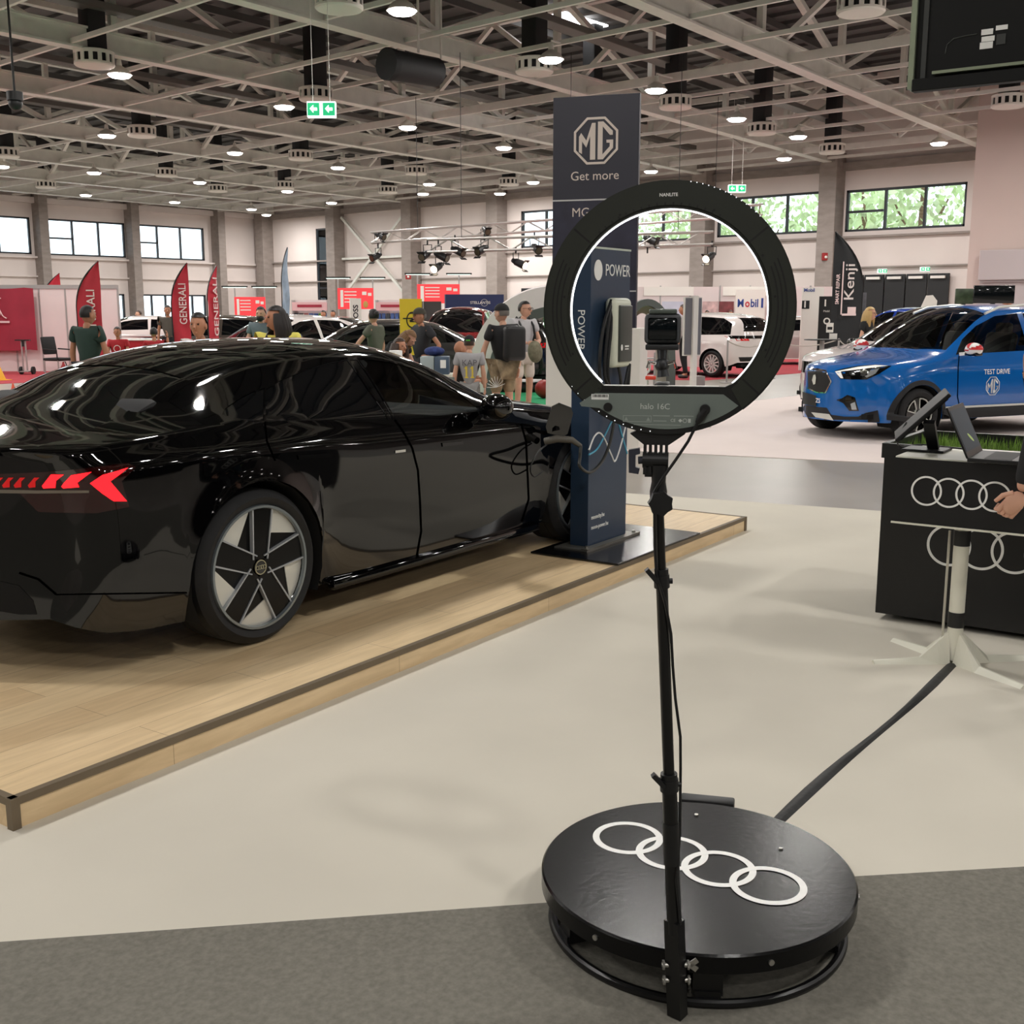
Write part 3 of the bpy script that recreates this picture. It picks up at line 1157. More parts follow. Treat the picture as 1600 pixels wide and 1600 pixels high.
# ---------------------------------------------------------------- black fastback car
CA = radians(7.0)
CO = Vector((2.8217, 5.0331, PH + 0.002))
audi = thing('fastback_car', 'glossy black low fastback car with lit red tail lights on the oak platform', 'car', CO, CA)
CM = Matrix.Translation(CO) @ Matrix.Rotation(CA, 4, 'Z')
CI = CM.inverted()
M_paint = mat('black_paint', (4, 4, 5), 0.04, spec=0.62)
M_seam = mat('seam_black', (2, 2, 2), 0.9, spec=0.0)
WB = 2.78
rows = [
    (-1.10, 0.945, .52, .942, .66, .91, .70, .80, .70, .50, .64, .26),
    (-1.04, 0.960, .56, .955, .74, .93, .79, .82, .79, .50, .74, .23),
    (-0.90, 0.975, .58, .965, .80, .95, .865, .84, .87, .50, .83, .20),
    (-0.60, 1.015, .57, .995, .845, .972, .915, .86, .925, .53, .89, .19),
    (-0.30, 1.115, .565, 1.07, .865, .985, .945, .87, .95, .56, .91, .19),
    (0.00, 1.235, .57, 1.175, .875, .988, .955, .865, .958, .56, .91, .19),
    (0.40, 1.322, .575, 1.255, .875, .985, .945, .84, .945, .56, .90, .18),
    (0.80, 1.345, .58, 1.278, .865, .965, .93, .80, .925, .54, .905, .16),
    (1.20, 1.338, .59, 1.262, .86, .945, .922, .79, .915, .52, .905, .15),
    (1.55, 1.295, .615, 1.19, .86, .93, .922, .785, .915, .50, .905, .15),
    (1.85, 1.205, .66, 1.075, .86, .918, .925, .785, .92, .50, .905, .15),
    (2.12, 1.09, .71, .965, .862, .905, .932, .785, .93, .50, .90, .16),
    (2.35, .985, .72, .925, .865, .885, .945, .78, .945, .50, .90, .18),
    (2.80, .905, .68, .875, .862, .845, .95, .76, .955, .50, .90, .20),
    (3.20, .84, .64, .81, .82, .775, .92, .70, .93, .48, .88, .20),
    (3.50, .75, .56, .73, .72, .69, .84, .62, .86, .44, .83, .20),
    (3.66, .64, .46, .63, .60, .60, .72, .54, .74, .40, .72, .22),
]
AR = 0.385
B = CarBody(rows, [(0, .352, .395), (WB, .352, .39)], res=1.25, swf=.3, swr=.30)
bt = B.tree()


def hit(px, py):
    o = CI @ Vector((0, 0, EYE))
    d = (CI.to_3x3() @ ray(px, py)).normalized()
    h, n, i, ds = bt.ray_cast(o, d)
    return h, n


def trace(pts, ax=(0, 2)):
    out = []
    for p in pts:
        h, n = hit(*p)
        if h is None:
            print('no hit', p)
            continue
        out.append((h[ax[0]], h[ax[1]]))
    return out


def drape(polys, cell=5.0, off=0.003):    # outlines measured along sight lines, laid on the skin
    mb = flat(*polys)
    bm = mb.bm
    for ax in (Vector((1, 0, 0)), Vector((0, 1, 0))):
        v = [p.co.dot(ax) for p in bm.verts]
        k = math.ceil(min(v) / cell)
        while k * cell < max(v):
            bmesh.ops.bisect_plane(bm, geom=bm.verts[:] + bm.edges[:] + bm.faces[:], plane_co=ax * (k * cell), plane_no=ax, dist=1e-4)
            k += 1
    bad = []
    for v in bm.verts:
        h, n = hit(v.co.x, v.co.y)
        if h is None:
            bad.append(v)
        else:
            v.co = h + n * off
    bmesh.ops.delete(bm, geom=bad, context='VERTS')
    return mb


fw_o = trace([(562, 563), (580, 562), (610, 566), (645, 575), (680, 591), (715, 612), (742, 634), (747, 643), (690, 649), (617, 655)])
rw_o = trace([(416, 657), (415, 640), (416, 608), (440, 593), (480, 577), (515, 567), (543, 562), (575, 608), (607, 655), (510, 657)])
qg_o = trace([(347, 648), (352, 638), (375, 622), (395, 612), (413, 606), (412, 657), (380, 655)])
bp_o = trace([(546, 562), (559, 562), (614, 655), (610, 655)])
print('front window', fw_o)
gl = glass_mat('tinted_glass', (0.86, 0.9, 0.88))
for nm, o, m in (('front_side_window', fw_o, gl), ('rear_side_window', rw_o, M_dglass), ('quarter_window', qg_o, M_dglass), ('window_pillar', bp_o, M_gloss)):
    for half in split_y(B.cut(o, 'xz', lambda c, n: abs(n.y) > 0.2 and c.z > 0.8)):
        pane(half, nm, m, audi, push=-0.004)
ws = B.cut([(1.28, -.52), (1.28, .52), (2.06, .69), (2.28, .60), (2.40, .3), (2.43, 0), (2.40, -.3), (2.28, -.60), (2.06, -.69)], 'xy', lambda c, n: n.z > 0.3 and c.z > .85)
pane(ws, 'windshield', gl, audi, push=-0.003)
rg = B.cut([(-.02, -.50), (-.02, .50), (-.5, .55), (-.84, .62), (-.86, 0), (-.84, -.62), (-.5, -.55)], 'xy', lambda c, n: n.z > 0.3 and c.z > .9)
pane(rg, 'rear_window', M_dglass, audi, push=-0.004)
rf = B.cut([(.02, -.50), (.02, .50), (.6, .53), (1.24, .52), (1.24, -.52), (.6, -.53)], 'xy', lambda c, n: n.z > 0.5 and c.z > 1.1)
pane(rf, 'glass_roof', M_dglass, audi, push=-0.002)
me = bpy.data.meshes.new('body')
B.bm.to_mesh(me)
B.bm.free()
me.materials.append(M_paint)
me.shade_smooth()
obj('body', me, audi)
# floor pan and wheel wells
MB().box((1.25, 0, .22), (3.7, 1.3, .05)).box((1.3, 0, .42), (2.6, 1.2, .4)).build('underbody', M_well, audi, False)
for x in (0, WB):
    for sd in (1, -1):
        wheel_well(audi, x, .352, .397, .945, M_well, sd)
# rear lights: lit chevrons in a smoked band across the tail
red = mat('tail_red_lit', (255, 30, 40), 0.3, emit=1.9, ecol=(1.0, 0.012, 0.018))
red2 = mat('tail_red_dim', (140, 16, 18), 0.3, emit=0.35, ecol=(1.0, 0.02, 0.02))
smoke = mat('smoked_lens', (44, 8, 8), 0.05, coat=1.0)
tl = pane(drape([[(-40, 742), (60, 738), (130, 732), (200, 724), (212, 730), (190, 752), (202, 792), (150, 802), (60, 800), (30, 770), (-40, 768)]], off=.002), 'tail_light', smoke, audi)
pane(drape([[(141, 755), (160, 742), (200, 731), (190, 739), (172, 752), (198, 783), (177, 783), (160, 771)]], off=.005), 'lit_chevron', red, tl)
pane(drape([[(96, 760), (112, 742), (144, 737), (132, 746), (122, 754), (125, 761), (100, 763)]], off=.005), 'lit_chevron', red, tl)
pane(drape([[(66, 759), (80, 741), (101, 741), (88, 751), (87, 762), (68, 763)]], off=.005), 'lit_chevron', red, tl)
for x in (46, 24, 6, -10):
    pane(drape([[(x - 2, 758), (x + 8, 746), (x + 16, 746), (x + 10, 752), (x + 10, 761), (x, 762)]], off=.005), 'dim_chevron', red2, tl)
pane(drape([[(-40, 764), (60, 766), (140, 766), (140, 770), (60, 771), (-40, 770)]], off=.004), 'light_strip', mat('grey_strip', (120, 112, 100), 0.4), tl)
# rear bumper: intake, lower lip
pane(drape([[(-30, 906), (0, 908), (30, 915), (52, 938), (58, 960), (30, 960), (-30, 950)]], off=.002), 'rear_vent', M_well, audi)
pane(drape([[(88, 928), (292, 925), (292, 927), (88, 930)]], off=.003), 'bumper_seam', M_seam, audi)
pane(drape(line_poly([(30, 895), (60, 905), (88, 929)], 3), off=.003), 'bumper_seam', M_seam, audi)
# door seams, sill, handles, badge
pane(drape(line_poly([(617, 656), (632, 678), (644, 700), (653, 735), (656, 780), (658, 830), (651, 870)], 2.2), off=.003), 'door_seam', M_seam, audi)
pane(drape(line_poly([(414, 659), (417, 690), (430, 720)], 2), off=.003), 'door_seam', M_seam, audi)
pane(drape(line_poly([(814, 662), (822, 690), (826, 780), (815, 815)], 2.2), off=.003), 'door_seam', M_seam, audi)
for y in (-1, 1):
    MB().box((1.40, y * .915, .165), (1.85, .05, .05), bev=.015).build('side_sill', M_paint, audi)
for q in ([(464, 711), (512, 708), (514, 714), (466, 718)], [(690, 692), (722, 689), (723, 694), (691, 698)]):
    pane(drape([q], off=.006), 'door_handle', M_gloss, audi)
pane(drape([[(617, 704), (633, 702), (633, 706), (617, 708)]], off=.004), 'badge', M_silver, audi)
# mirror
for sd in (-1, 1):
    mr = MB().ball((1.74, sd * 1.02, .955), (.085, .105, .075), rot=Euler((0, .1, sd * .25)).to_matrix()).bar((1.80, sd * .88, .92), (1.75, sd * .98, .94), .05, .04)
    mr.build('door_mirror', M_gloss, audi)
# wheels
WP = wheel_parts_aero(.352, .282, .27)
for x, st in ((0, 0), (WB, 0)):
    for sd in (-1, 1):
        put_wheel(WP, audi, x, sd * .815, .352, sd, st)
# cabin
M_int = mat('cabin_dark', (26, 26, 28), 0.7)
for y in (-.38, .38):
    st = MB().box((1.0, y, .62), (.5, .5, .2), bev=.05).box((.72, y, .9), (.16, .48, .62), Euler((0, -.28, 0)).to_matrix(), bev=.06).box((.60, y, 1.16), (.1, .26, .16), bev=.04)
    st.build('front_seat', M_int, audi)
MB().box((-.0, 0, .6), (.6, 1.2, .2), bev=.05).box((-.2, 0, .86), (.16, 1.2, .5), Euler((0, -.4, 0)).to_matrix(), bev=.05).build('rear_seat', M_int, audi)
MB().box((1.98, 0, .8), (.5, 1.5, .2), bev=.06).box((1.2, 0, .55), (1.4, .26, .3), bev=.05).build('dashboard', M_int, audi)
sw = [(1.62 + .06 * sin(t), .38 + .18 * cos(t), .88 + .17 * sin(t)) for t in [2 * pi * k / 28 for k in range(28)]]
MB().tube(sw, .016, 8, closed=True).bar((1.62, .22, .88), (1.62, .54, .88), .03, .02).cyl((1.62, .38, .88), (1.85, .38, .8), .03).build('steering_wheel', M_int, audi)
# charging flap, socket and plug on the front wing
fl = hit(872, 655)[0] if hit(872, 655)[0] else Vector((2.45, -.95, .80))
sk = Vector((2.28, -.95, .74))
h_ = hit(845, 688)[0]
if h_ is not None:
    sk = h_
print('flap', fl, 'socket', sk)
R_ = Euler((radians(6), radians(14), radians(-55))).to_matrix()
fpos = CI @ far(874, 656, 6.78)
MB().prism([(-.07, -.06), (-.05, -.095), (.045, -.095), (.07, -.07), (.07, .06), (.05, .09), (-.03, .1), (-.065, .07)], -.008, .008, Matrix.Translation(fpos) @ R_.to_4x4() @ Matrix.Rotation(pi / 2, 4, 'X')).bar(fpos + Vector((-.02, 0, -.05)), Vector((sk.x + .05, -.92, sk.z + .03)), .03, .02).build('charging_flap', M_gloss, audi)
MB().box(sk + Vector((0, .02, -.01)), (.15, .03, .16), bev=.02).build('charging_socket', M_well, audi)
# ---------------------------------------------------------------- 360 degree photo booth
UP = Vector((0, 0, 1))
dc = (at(849, 1338, .155) + at(1342, 1400, .155) + at(1110, 1478, .155) + at(1075, 1243, .155)) / 4
DR = 0.408
DZ = .155
booth = thing('photo_booth_platform', 'round black turntable platform with four white rings on top', 'platform', (dc.x, dc.y, 0))
M_lack = mat('black_lacquer', (10, 10, 11), 0.23, var=0.2, scale=60, bump=0.06, spec=.24)
M_pipe = mat('black_pipe', (12, 12, 13), 0.3)
M_wht = mat('sticker_white', (250, 250, 246), 0.5)
MB().lathe([(0, DZ), (DR - .005, DZ), (DR, DZ - .005), (DR, .108), (DR - .008, .103), (0, .103)], n=96).build("disc", M_lack, booth, ang=25)
l0, l3 = at(981, 1309, DZ), at(1200, 1384, DZ)        # centres of the first and last ring
ax = (l3 - l0).normalized()
rg = MB()
pit = (l3 - l0).length / 3
M = frame((l0 + l3) / 2 - Vector((dc.x, dc.y, 0)), ax, UP.cross(ax))
for k in range(4):
    rg.ring(((k - 1.5) * pit, 0), pit * .625, .0185, .0003 + .0004 * k, .0012 + .0004 * k, M, 64)
rg.build('ring_emblem', M_wht, booth)
MB().tube([((DR - .03) * cos(t), (DR - .03) * sin(t), .014) for t in [2 * pi * k / 72 for k in range(72)]], .012, 10, closed=True).build('base_ring', M_pipe, booth)
fa = [at(905, 1462, .02), at(1103, 1545, .02), at(1300, 1478, .02)]
an = [atan2(p.y - dc.y, p.x - dc.x) for p in fa]
an.append(an[1] + pi)
for a in an:
    c, s_ = cos(a), sin(a)
    q = MB()
    q.bar((.0, 0, .03), (c * (DR - .035), s_ * (DR - .035), .03), .06, .02)
    q.bar((c * (DR - .11), s_ * (DR - .11), .066), (c * (DR - .04), s_ * (DR - .04), .066), .07, .075)
    q.build('foot', M_pipe, booth, False)
MB().cyl((0, 0, .02), (0, 0, .104), .1, n=32).build('bearing', M_pipe, booth)
M_bolt = mat('zinc_bolt', (180, 178, 172), 0.35, 0.9)
for k in range(6):
    a = an[1] + .35 + k * pi / 3
    MB().cyl((DR * cos(a), DR * sin(a), .13), ((DR + .004) * cos(a), (DR + .004) * sin(a), .13), .007, n=12).build('screw', M_bolt, booth)
g = at(1105, 1250, DZ) - Vector((dc.x, dc.y, 0))
gd = Vector((g.x, g.y, 0)).normalized()
gx = UP.cross(gd)
MB().box(Vector((gd.x, gd.y, 0)) * (DR + .035) + UP * .075, (.05, .16, .16), Matrix((gd, gx, UP)).transposed(), bev=.006).build('motor_box', M_black, booth)
sp_ = MB()
for p in (at(1088, 1274, DZ), at(1220, 1327, DZ)):
    q = p - Vector((dc.x, dc.y, 0))
    sp_.cyl(q, q + UP * .004, .006, n=10)
sp_.build('stud', M_bolt, booth)

# rotating arm and telescopic pole that carries the ring light
PD_ = 2.31
foot = at(1057, 1590, .012)
pb = far(1055, 1480, PD_ + .01)
pt = far(1030, 800, PD_ - .02)
pole = thing('telescopic_pole', 'black telescopic pole clamped to the edge of the round turntable', 'stand', (foot.x, foot.y, 0))
O = Vector((foot.x, foot.y, 0))
pdir = (pt - pb).normalized()


def pp(y):                               # a point on the pole axis at the height of that sight line
    a = (pb.z - far(1050, y, PD_).z)
    z = far(1040, y, PD_).z
    return pb + pdir * ((z - pb.z) / pdir.z) - O


bottom = pp(1586)
ar = Vector((dc.x, dc.y, 0)) - O
ar.z = 0
arn = ar.normalized()
q = MB()
q.bar(bottom + Vector((0, 0, -.01)), pp(1440), .036, .03)
q.bar(Vector((bottom.x, bottom.y, .05)), Vector((bottom.x, bottom.y, .05)) + arn * .25, .03, .05)
q.build('arm_bracket', M_pipe, pole, False)
for y in (1512, 1536):
    c = pp(y)
    r_ = RT * .032
    w = MB().cyl(c - r_, c + r_, .006, n=10).cyl(c + r_ * .8, c + r_ * .95, .011, n=8).cyl(c - r_ * .95, c - r_ * .8, .011, n=8)
    if y == 1512:
        w.bar(c + r_, c + r_ * 1.5 + UP * .012, .004, .012).bar(c + r_, c + r_ * 1.5 - UP * .012, .004, .012)
    w.build('wing_bolt', M_bolt, pole)
MB().cyl(pp(1460), pp(1215), .0165, n=20).build('lower_tube', M_pipe, pole)
MB().cyl(pp(1350), pp(1285), .0185, n=20).build('tape_wrap', M_black, pole)
MB().cyl(pp(1225), pp(895), .0125, n=20).build('middle_tube', M_pipe, pole)
MB().cyl(pp(910), pp(760), .0098, n=20).build('upper_tube', M_pipe, pole)
for y, r in ((1225, .0205), (905, .0165)):
    c = pp(y)
    d = pdir
    w = MB().cyl(c - d * .014, c + d * .014, r, n=20).cyl(c + d * .014, c + d * .026, r * .9, n=20)
    w.bar(c - RT * r * .6 + FW * -.012, c - RT * (r + .016) + d * .028 - FW * .012, .016, .01).cyl(c + RT * r * .8, c + RT * (r + .006), .006, n=10)
    w.build('lever_clamp', M_black, pole)
kn = pp(778)
w = MB()
po = [((.026 if k % 2 else .022) * cos(2 * pi * k / 14), (.026 if k % 2 else .022) * sin(2 * pi * k / 14)) for k in range(14)]
w.prism(po, 0, .02, frame(kn - FW * .034 - RT * .002, RT, UP)).cyl(kn - FW * .02, kn, .012, n=14)
w.build('star_knob', M_black, pole)
MB().lathe([(0, -.03), (.0165, -.03), (.018, 0), (.0145, .02), (.0165, .055), (0, .055)], Matrix.Translation(pp(765)), n=20).build('socket', M_black, pole)

# ---------------------------------------------------------------- ring light
RA = radians(9.5)
RX = RT * cos(RA) - FW * sin(RA)
RC = far(1044, 484, PD_ - .02)
K = (PD_ - .02) / F_PX * 1.005            # metres per photo pixel in the ring plane
ring = thing('ring_light', 'dark ring light seen from behind with lit white inner edge', 'light', RC)
Mr = frame((0, 0, 0), RX, UP)           # local Z points back towards the visitor


def rp(px, py):
    return ((px - 1044) * K, (484 - py) * K)


def circ(r, a0, a1, n):
    return [(r * K * cos(radians(a0 + (a1 - a0) * k / n)), r * K * sin(radians(a0 + (a1 - a0) * k / n))) for k in range(n + 1)]


M_ring = mat('ring_shell', (42, 45, 38), 0.42, var=0.06, scale=30, bump=0.02)
M_ringd = mat('ring_dark', (16, 17, 16), 0.5)
Ro, Ri = 190.5, 150
s_ = 15 + 0.0
# shell: the round band, open at the bottom where the control panel sits
ch_a = -128.5
outer, inner = circ(Ro, 232, -52, 72), circ(Ri, 230.3, -50.3, 72)
bnd = MB().strip(outer, inner, .0, .017, Mr, closed=False)
o2, i2 = circ(Ro - 3, 232, -52, 72), circ(Ri + 4, 230.3, -50.3, 72)
bnd.strip(o2, i2, .017, .021, Mr, closed=False)
bnd.build('shell', M_ring, ring, ang=40)
# lower housing with flat top edge
lo = [rp(929, 600), rp(1139, 600)] + circ(Ro, -39, -141, 30)
MB().prism([rp(940, 600), rp(1133, 600), rp(1150, 592), rp(1176, 604)] + circ(Ro - 1, -38, -142, 30) + [rp(912, 604), rp(930, 592)], 0, .02, Mr).build('lower_housing', M_ringd, ring, False)
pl = [rp(937, 611), rp(1128, 611), rp(1152, 630)] + circ(Ro - 8, -60, -120, 20)[::1] + [rp(912, 625)]
cp_ = MB().prism([rp(935, 611), rp(1131, 611), rp(1154, 628)] + circ(Ro - 9, -56, -124, 24) + [rp(914, 632), rp(911, 627)], .02, .0215, Mr)
panel = cp_.build('rear_panel', mat('panel_grey', (122, 132, 126), 0.45, var=0.04, scale=10), ring, False)
t_ = Mr @ Matrix.Translation((0, 0, .0217))
M_txt = mat('print_pale', (206, 212, 206), 0.5)
M_txt2 = mat('print_faint', (160, 168, 162), 0.5)
MB().text('halo 16C', .0115, t_ @ Matrix.Translation((*rp(1028, 631), 0)), .0004, .004).build('lettering', M_txt, panel, False)
fine = MB()
for (x, y, wd, hh) in ((1001, 650, 46, 9), (1038, 645, 26, 2), (1072, 645, 30, 2), (1036, 653, 20, 2), (1032, 659, 72, 1.5)):
    if wd == 46:
        fine.strip([(x_, y_) for x_, y_ in [rp(x - 22, y - 5), rp(x + 22, y - 5), rp(x + 22, y + 5), rp(x - 22, y + 5)]], [rp(x - 21, y - 4), rp(x + 21, y - 4), rp(x + 21, y + 4), rp(x - 21, y + 4)], 0, .0003, t_)
        for dx in (-17, 17):
            fine.prism([rp(x + dx - 3, y + 3), rp(x + dx + 3, y + 3), rp(x + dx, y - 3)], 0, .0003, t_)
    else:
        fine.box(t_ @ Vector((*rp(x, y), 0)), (wd * K, hh * K * .7, .0004), Mr.to_3x3())
fine.build('fine_print', M_txt2, panel, False)
ce = MB().text('CE', .006, t_ @ Matrix.Translation((*rp(1056, 652), 0)), .0004)
ce.prism([rp(1064, 652), rp(1067, 649), rp(1070, 652), rp(1067, 655)], 0, .0004, t_).ring(rp(1074, 652), 3 * K, .7 * K, 0, .0004, t_, 16).box(t_ @ Vector((*rp(1081, 652), 0)), (4 * K, 6 * K, .0004), Mr.to_3x3())
ce.build('approval_mark', M_txt, panel, False)
bc = MB().box(t_ @ Vector((*rp(943, 617), 0)), (27 * K, 8.5 * K, .0006), Mr.to_3x3()).build('barcode_sticker', M_wht, panel, False)
bb = MB()
for k in range(11):
    bb.box(t_ @ Vector((*rp(932 + 2.2 * k, 615.4), .0006)), ((.8 + (k * 7 % 3) * .35) * K, 4 * K, .0004), Mr.to_3x3())
bb.build('bar', M_ringd, bc, False)
MB().cyl(t_ @ Vector((*rp(955.5, 632.5), 0)), t_ @ Vector((*rp(955.5, 632.5), .004)), 6.8 * K, n=24).build('button', M_black, panel)
MB().text('NANLITE', .0062, Mr @ Matrix.Translation((*rp(1041, 315.5), .0212)) @ Matrix.Rotation(radians(1), 4, 'Z'), .0004, .035).build('lettering', M_wht, ring, False)
# vent slots, seams, teeth and pin holes
for sgn in (1, -1):
    for k, r in enumerate((163, 169.5, 176)):
        a0, a1 = (157 - k * 1.2, 206 + k * 1.5) if sgn > 0 else (23 + k * 1.2, -26 - k * 1.5)
        MB().strip(circ(r + 1.1, a0, a1, 24), circ(r - 1.1, a0, a1, 24), .0205, .0214, Mr, closed=False).build('vent_slot', M_ringd, ring, False)
for a in (40, 140, 222, -42):
    MB().strip(circ(Ro - 3, a - .5, a + .5, 2), circ(Ri + 4, a - .5, a + .5, 2), .0205, .0213, Mr, closed=False).build('seam', M_ringd, ring, False)
tt = MB()
for k in range(17):
    a = 62 + k * 4.4
    tt.strip(circ(Ri + 8, a - .45, a + .45, 1), circ(Ri + 4, a - .45, a + .45, 1), .0195, .0212, Mr, closed=False)
tt.build('vent_tooth', M_ringd, ring, False)
for a in (118, 173, 205, -22, 7, 30, 66):
    x, y = (Ri + 9) * K * cos(radians(a)), (Ri + 9) * K * sin(radians(a))
    MB().cyl(Mr @ Vector((x, y, .02)), Mr @ Vector((x, y, .0216)), 2 * K, n=10).build('screw_hole', M_ringd, ring)
M_pin = mat('pin_glow', (250, 250, 255), 0.4, emit=1.2)
pn = MB()
for k in range(14):
    a = 46 + k * 2.7
    pn.ball(Mr @ Vector(((Ro - .8) * K * cos(radians(a)), (Ro - .8) * K * sin(radians(a)), .0175)), .0011, 8, 6)
for k in range(11):
    a = 219 + k * 4.4
    pn.ball(Mr @ Vector(((Ro - 4) * K * cos(radians(a)), (Ro - 4) * K * sin(radians(a)), .0203)), .0012, 8, 6)
pn.build('pin_light', M_pin, ring)
gr = MB()
for k in range(26):
    x = 940 + k * 2.6 + (50 if k > 12 else 0) + (18 if k > 12 else 0)
    gr.box(Mr @ Vector((*rp(x, 604), .0205)), (1.4 * K, 3.4 * K, .0012), Mr.to_3x3())
gr.build('grille', M_black, ring, False)
# the diffuser on the far side glows along the inner rim
M_led = mat('led_diffuser', (255, 255, 255), 0.4, emit=3.2, ecol=(.92, .95, 1.0))
dif = MB().strip(circ(Ro - 1.5, 228, -48, 72), circ(Ri - 1, 228, -48, 72), -.02, -.0005, Mr, closed=False)
dif.build('diffuser', M_led, ring, ang=40)
MB().prism([rp(944, 600), rp(1124, 600), rp(1150, 640), rp(1090, 668), rp(1000, 668), rp(938, 640)], -.02, -.0005, Mr).build('front_cover', M_white, ring, False)
# yoke under the ring
yk = MB().prism([rp(1002, 668), rp(1078, 668), rp(1074, 674), rp(1050, 691), rp(1012, 691), rp(990, 674)], -.012, .014, Mr)
for k in range(5):
    x = 1013.5 + k * 8.3
    yk.prism([rp(x - 2.2, 690), rp(x + 2.2, 690), rp(x + 2.2, 738), rp(x - 2.2, 738)], -.012, .012, Mr)
yk.prism([rp(1011, 704), rp(1048, 704), rp(1046, 742), rp(1014, 742)], -.009, .009, Mr).cyl(Mr @ Vector((*rp(1010, 716), 0)), Mr @ Vector((*rp(1050, 716), 0)), .017, n=20)
yk.build('yoke', M_black, ring, False)
kn_ = MB()
c0 = Vector((*rp(1003, 717), 0))
kn_.cyl(Mr @ c0, Mr @ Vector((*rp(1013, 716), 0)), .008, n=14)
kn_.prism([rp(988, 700), rp(1005, 697), rp(1006, 706), rp(999, 708), rp(999, 727), rp(1006, 729), rp(1004, 738), rp(989, 736)], -.006, .01, Mr)
kn_.build('tilt_knob', mat('knob_blue_grey', (52, 54, 66), 0.4), ring, False)
plg = MB().cyl(Mr @ Vector((*rp(1104, 634), .0215)), Mr @ Vector((*rp(1104, 634), .036)), 8 * K, n=16).tube([Mr @ Vector((*rp(x, y), .03)) for x, y in ((1105, 634), (1098, 646), (1093, 655))], [.0085, .0085, .005], 10)
plg.build('power_plug', M_black, ring)
cab = [Mr @ Vector((*rp(x, y), z)) + RC for x, y, z in ((1093, 655, .03), (1080, 683, .03), (1062, 712, .028), (1040, 745, .03), (1027, 768, .032))]
cab += [O + pp(790) - RT * .012 - FW * .02, O + pp(850) - RT * .013 - FW * .01, O + pp(893) - RT * .012 - FW * .012, O + pp(935) + RT * .003 - FW * .02, O + pp(985) + RT * .014 - FW * .012, O + pp(1040) + RT * .017,
        O + pp(1090) + RT * .02, O + pp(1150) + RT * .028, O + pp(1200) + RT * .026, O + pp(1300) + RT * .02, O + pp(1370) + RT * .005 - FW * .02, O + pp(1440) + RT * .012 - FW * .02]
o = MB().tube(cab, .0032, 8).build('power_cord', M_black)
tag(o, 'thin black power cord hanging down the telescopic pole from the ring light', 'cable')

# action camera on its mount inside the ring
ac = thing('action_camera', 'small black caged action camera mounted in the middle of the ring light', 'camera', RC)
ca = Mr @ Vector((*rp(1034, 514), -.10))
R3 = Mr.to_3x3()
MB().box(ca, (.076, .064, .034), R3, bev=.01, seg=3).build('cage', M_black, ac)
MB().box(ca + R3 @ Vector((0, 0, .0175)), (.06, .046, .003), R3, bev=.004).build('screen', mat('screen_dark', (14, 18, 20), 0.08), ac)
MB().box(ca + R3 @ Vector((0, .036, 0)), (.058, .01, .03), R3, bev=.003).build('top_plate', mat('plate_green_grey', (70, 76, 68), 0.4), ac)
MB().cyl(ca + R3 @ Vector((-.02, .01, -.017)), ca + R3 @ Vector((-.02, .01, -.028)), .012, n=20).build('lens', M_gloss, ac)
mt = MB()
b0 = Mr @ Vector((*rp(1034, 548), -.10))
mt.box(ca + R3 @ Vector((0, -.038, 0)), (.07, .012, .04), R3, bev=.003)
mt.tube([ca + R3 @ Vector((0, -.04, 0)), ca + R3 @ Vector((0, -.07, 0)), ca + R3 @ Vector((.004, -.1, 0))], [.012, .009, .014], 14).ball(ca + R3 @ Vector((.0, -.075, 0)), .016)
mt.box(Mr @ Vector((*rp(1036, 604), -.06)), (.03, .016, .1), R3, bev=.003)
mt.build('ball_mount', M_black, ac)
lv = MB()
for sx in (-1, 1):
    lv.tube([ca + R3 @ Vector((sx * .012, -.072, .01)), ca + R3 @ Vector((sx * .026, -.068, .012)), ca + R3 @ Vector((sx * .03, -.082, .012))], .0035, 8)
lv.build('clamp_lever', M_chrome, ac)
MB().box(Mr @ Vector((*rp(1018, 590), -.05)), (.022, .008, .012), R3, bev=.002).build('red_catch', mat('catch_red', (220, 70, 50), 0.4), ac)

# ---------------------------------------------------------------- charging totem with wall box
tA, tB = at(897, 850, PH + .012), at(918, 857, PH + .012)
tC = at(970, 836, PH + .012)
tx = pu.copy()
TW = .5
TO = Vector((tB.x, tB.y, PH + .012))
tot = thing('charging_totem', 'dark blue charging totem standing on the platform before the car', 'charging station', TO, PA)
# local: x along the front, y towards the car, z up; front face is y = 0
M_navy = mat('navy_lacquer', (38, 58, 82), 0.4, var=0.04, scale=4)
MB().box((TW / 2, .065, .93), (TW, .13, 1.84), bev=.003).build('column', M_navy, tot, False)
MB().box((TW / 2, .065, 1.853), (TW + .006, .136, .012)).build('top_cap', mat('pale_edge', (190, 200, 190), 0.4), tot, False)
MB().box((TW / 2, .065, .004), (TW + .2, .24, .012)).box((TW / 2, -.035, .014), (TW + .2, .05, .006)).build('base_plate', mat('brushed_aluminium', (150, 148, 140), 0.35, 0.7), tot, False)
for x in (-.06, TW + .06):
    MB().cyl((x, -.03, .015), (x, -.03, .03), .012, n=12).build('bolt', M_bolt, tot)
FT = frame((0, -.0015, 0), (1, 0, 0), (0, 0, 1))
MB().text('POWER', .072, FT @ Matrix.Translation((.335, 1.72, 0)), .002, .0, sx=.9).build('lettering', M_wht, tot, False)
MB().text('POWER', .05, frame((-.0015, .065, 1.36), (0, 0, -1), (0, -1, 0)), .002).build('side_lettering', M_wht, tot, False)
MB().lathe([(0, 0), (.05, 0), (.05, .003), (0, .003)], FT @ Matrix.Translation((.085, 1.72, -.0005)) @ Matrix.Diagonal((1, 1.25, 1, 1)), n=32).build('moon_disc', M_wht, tot)
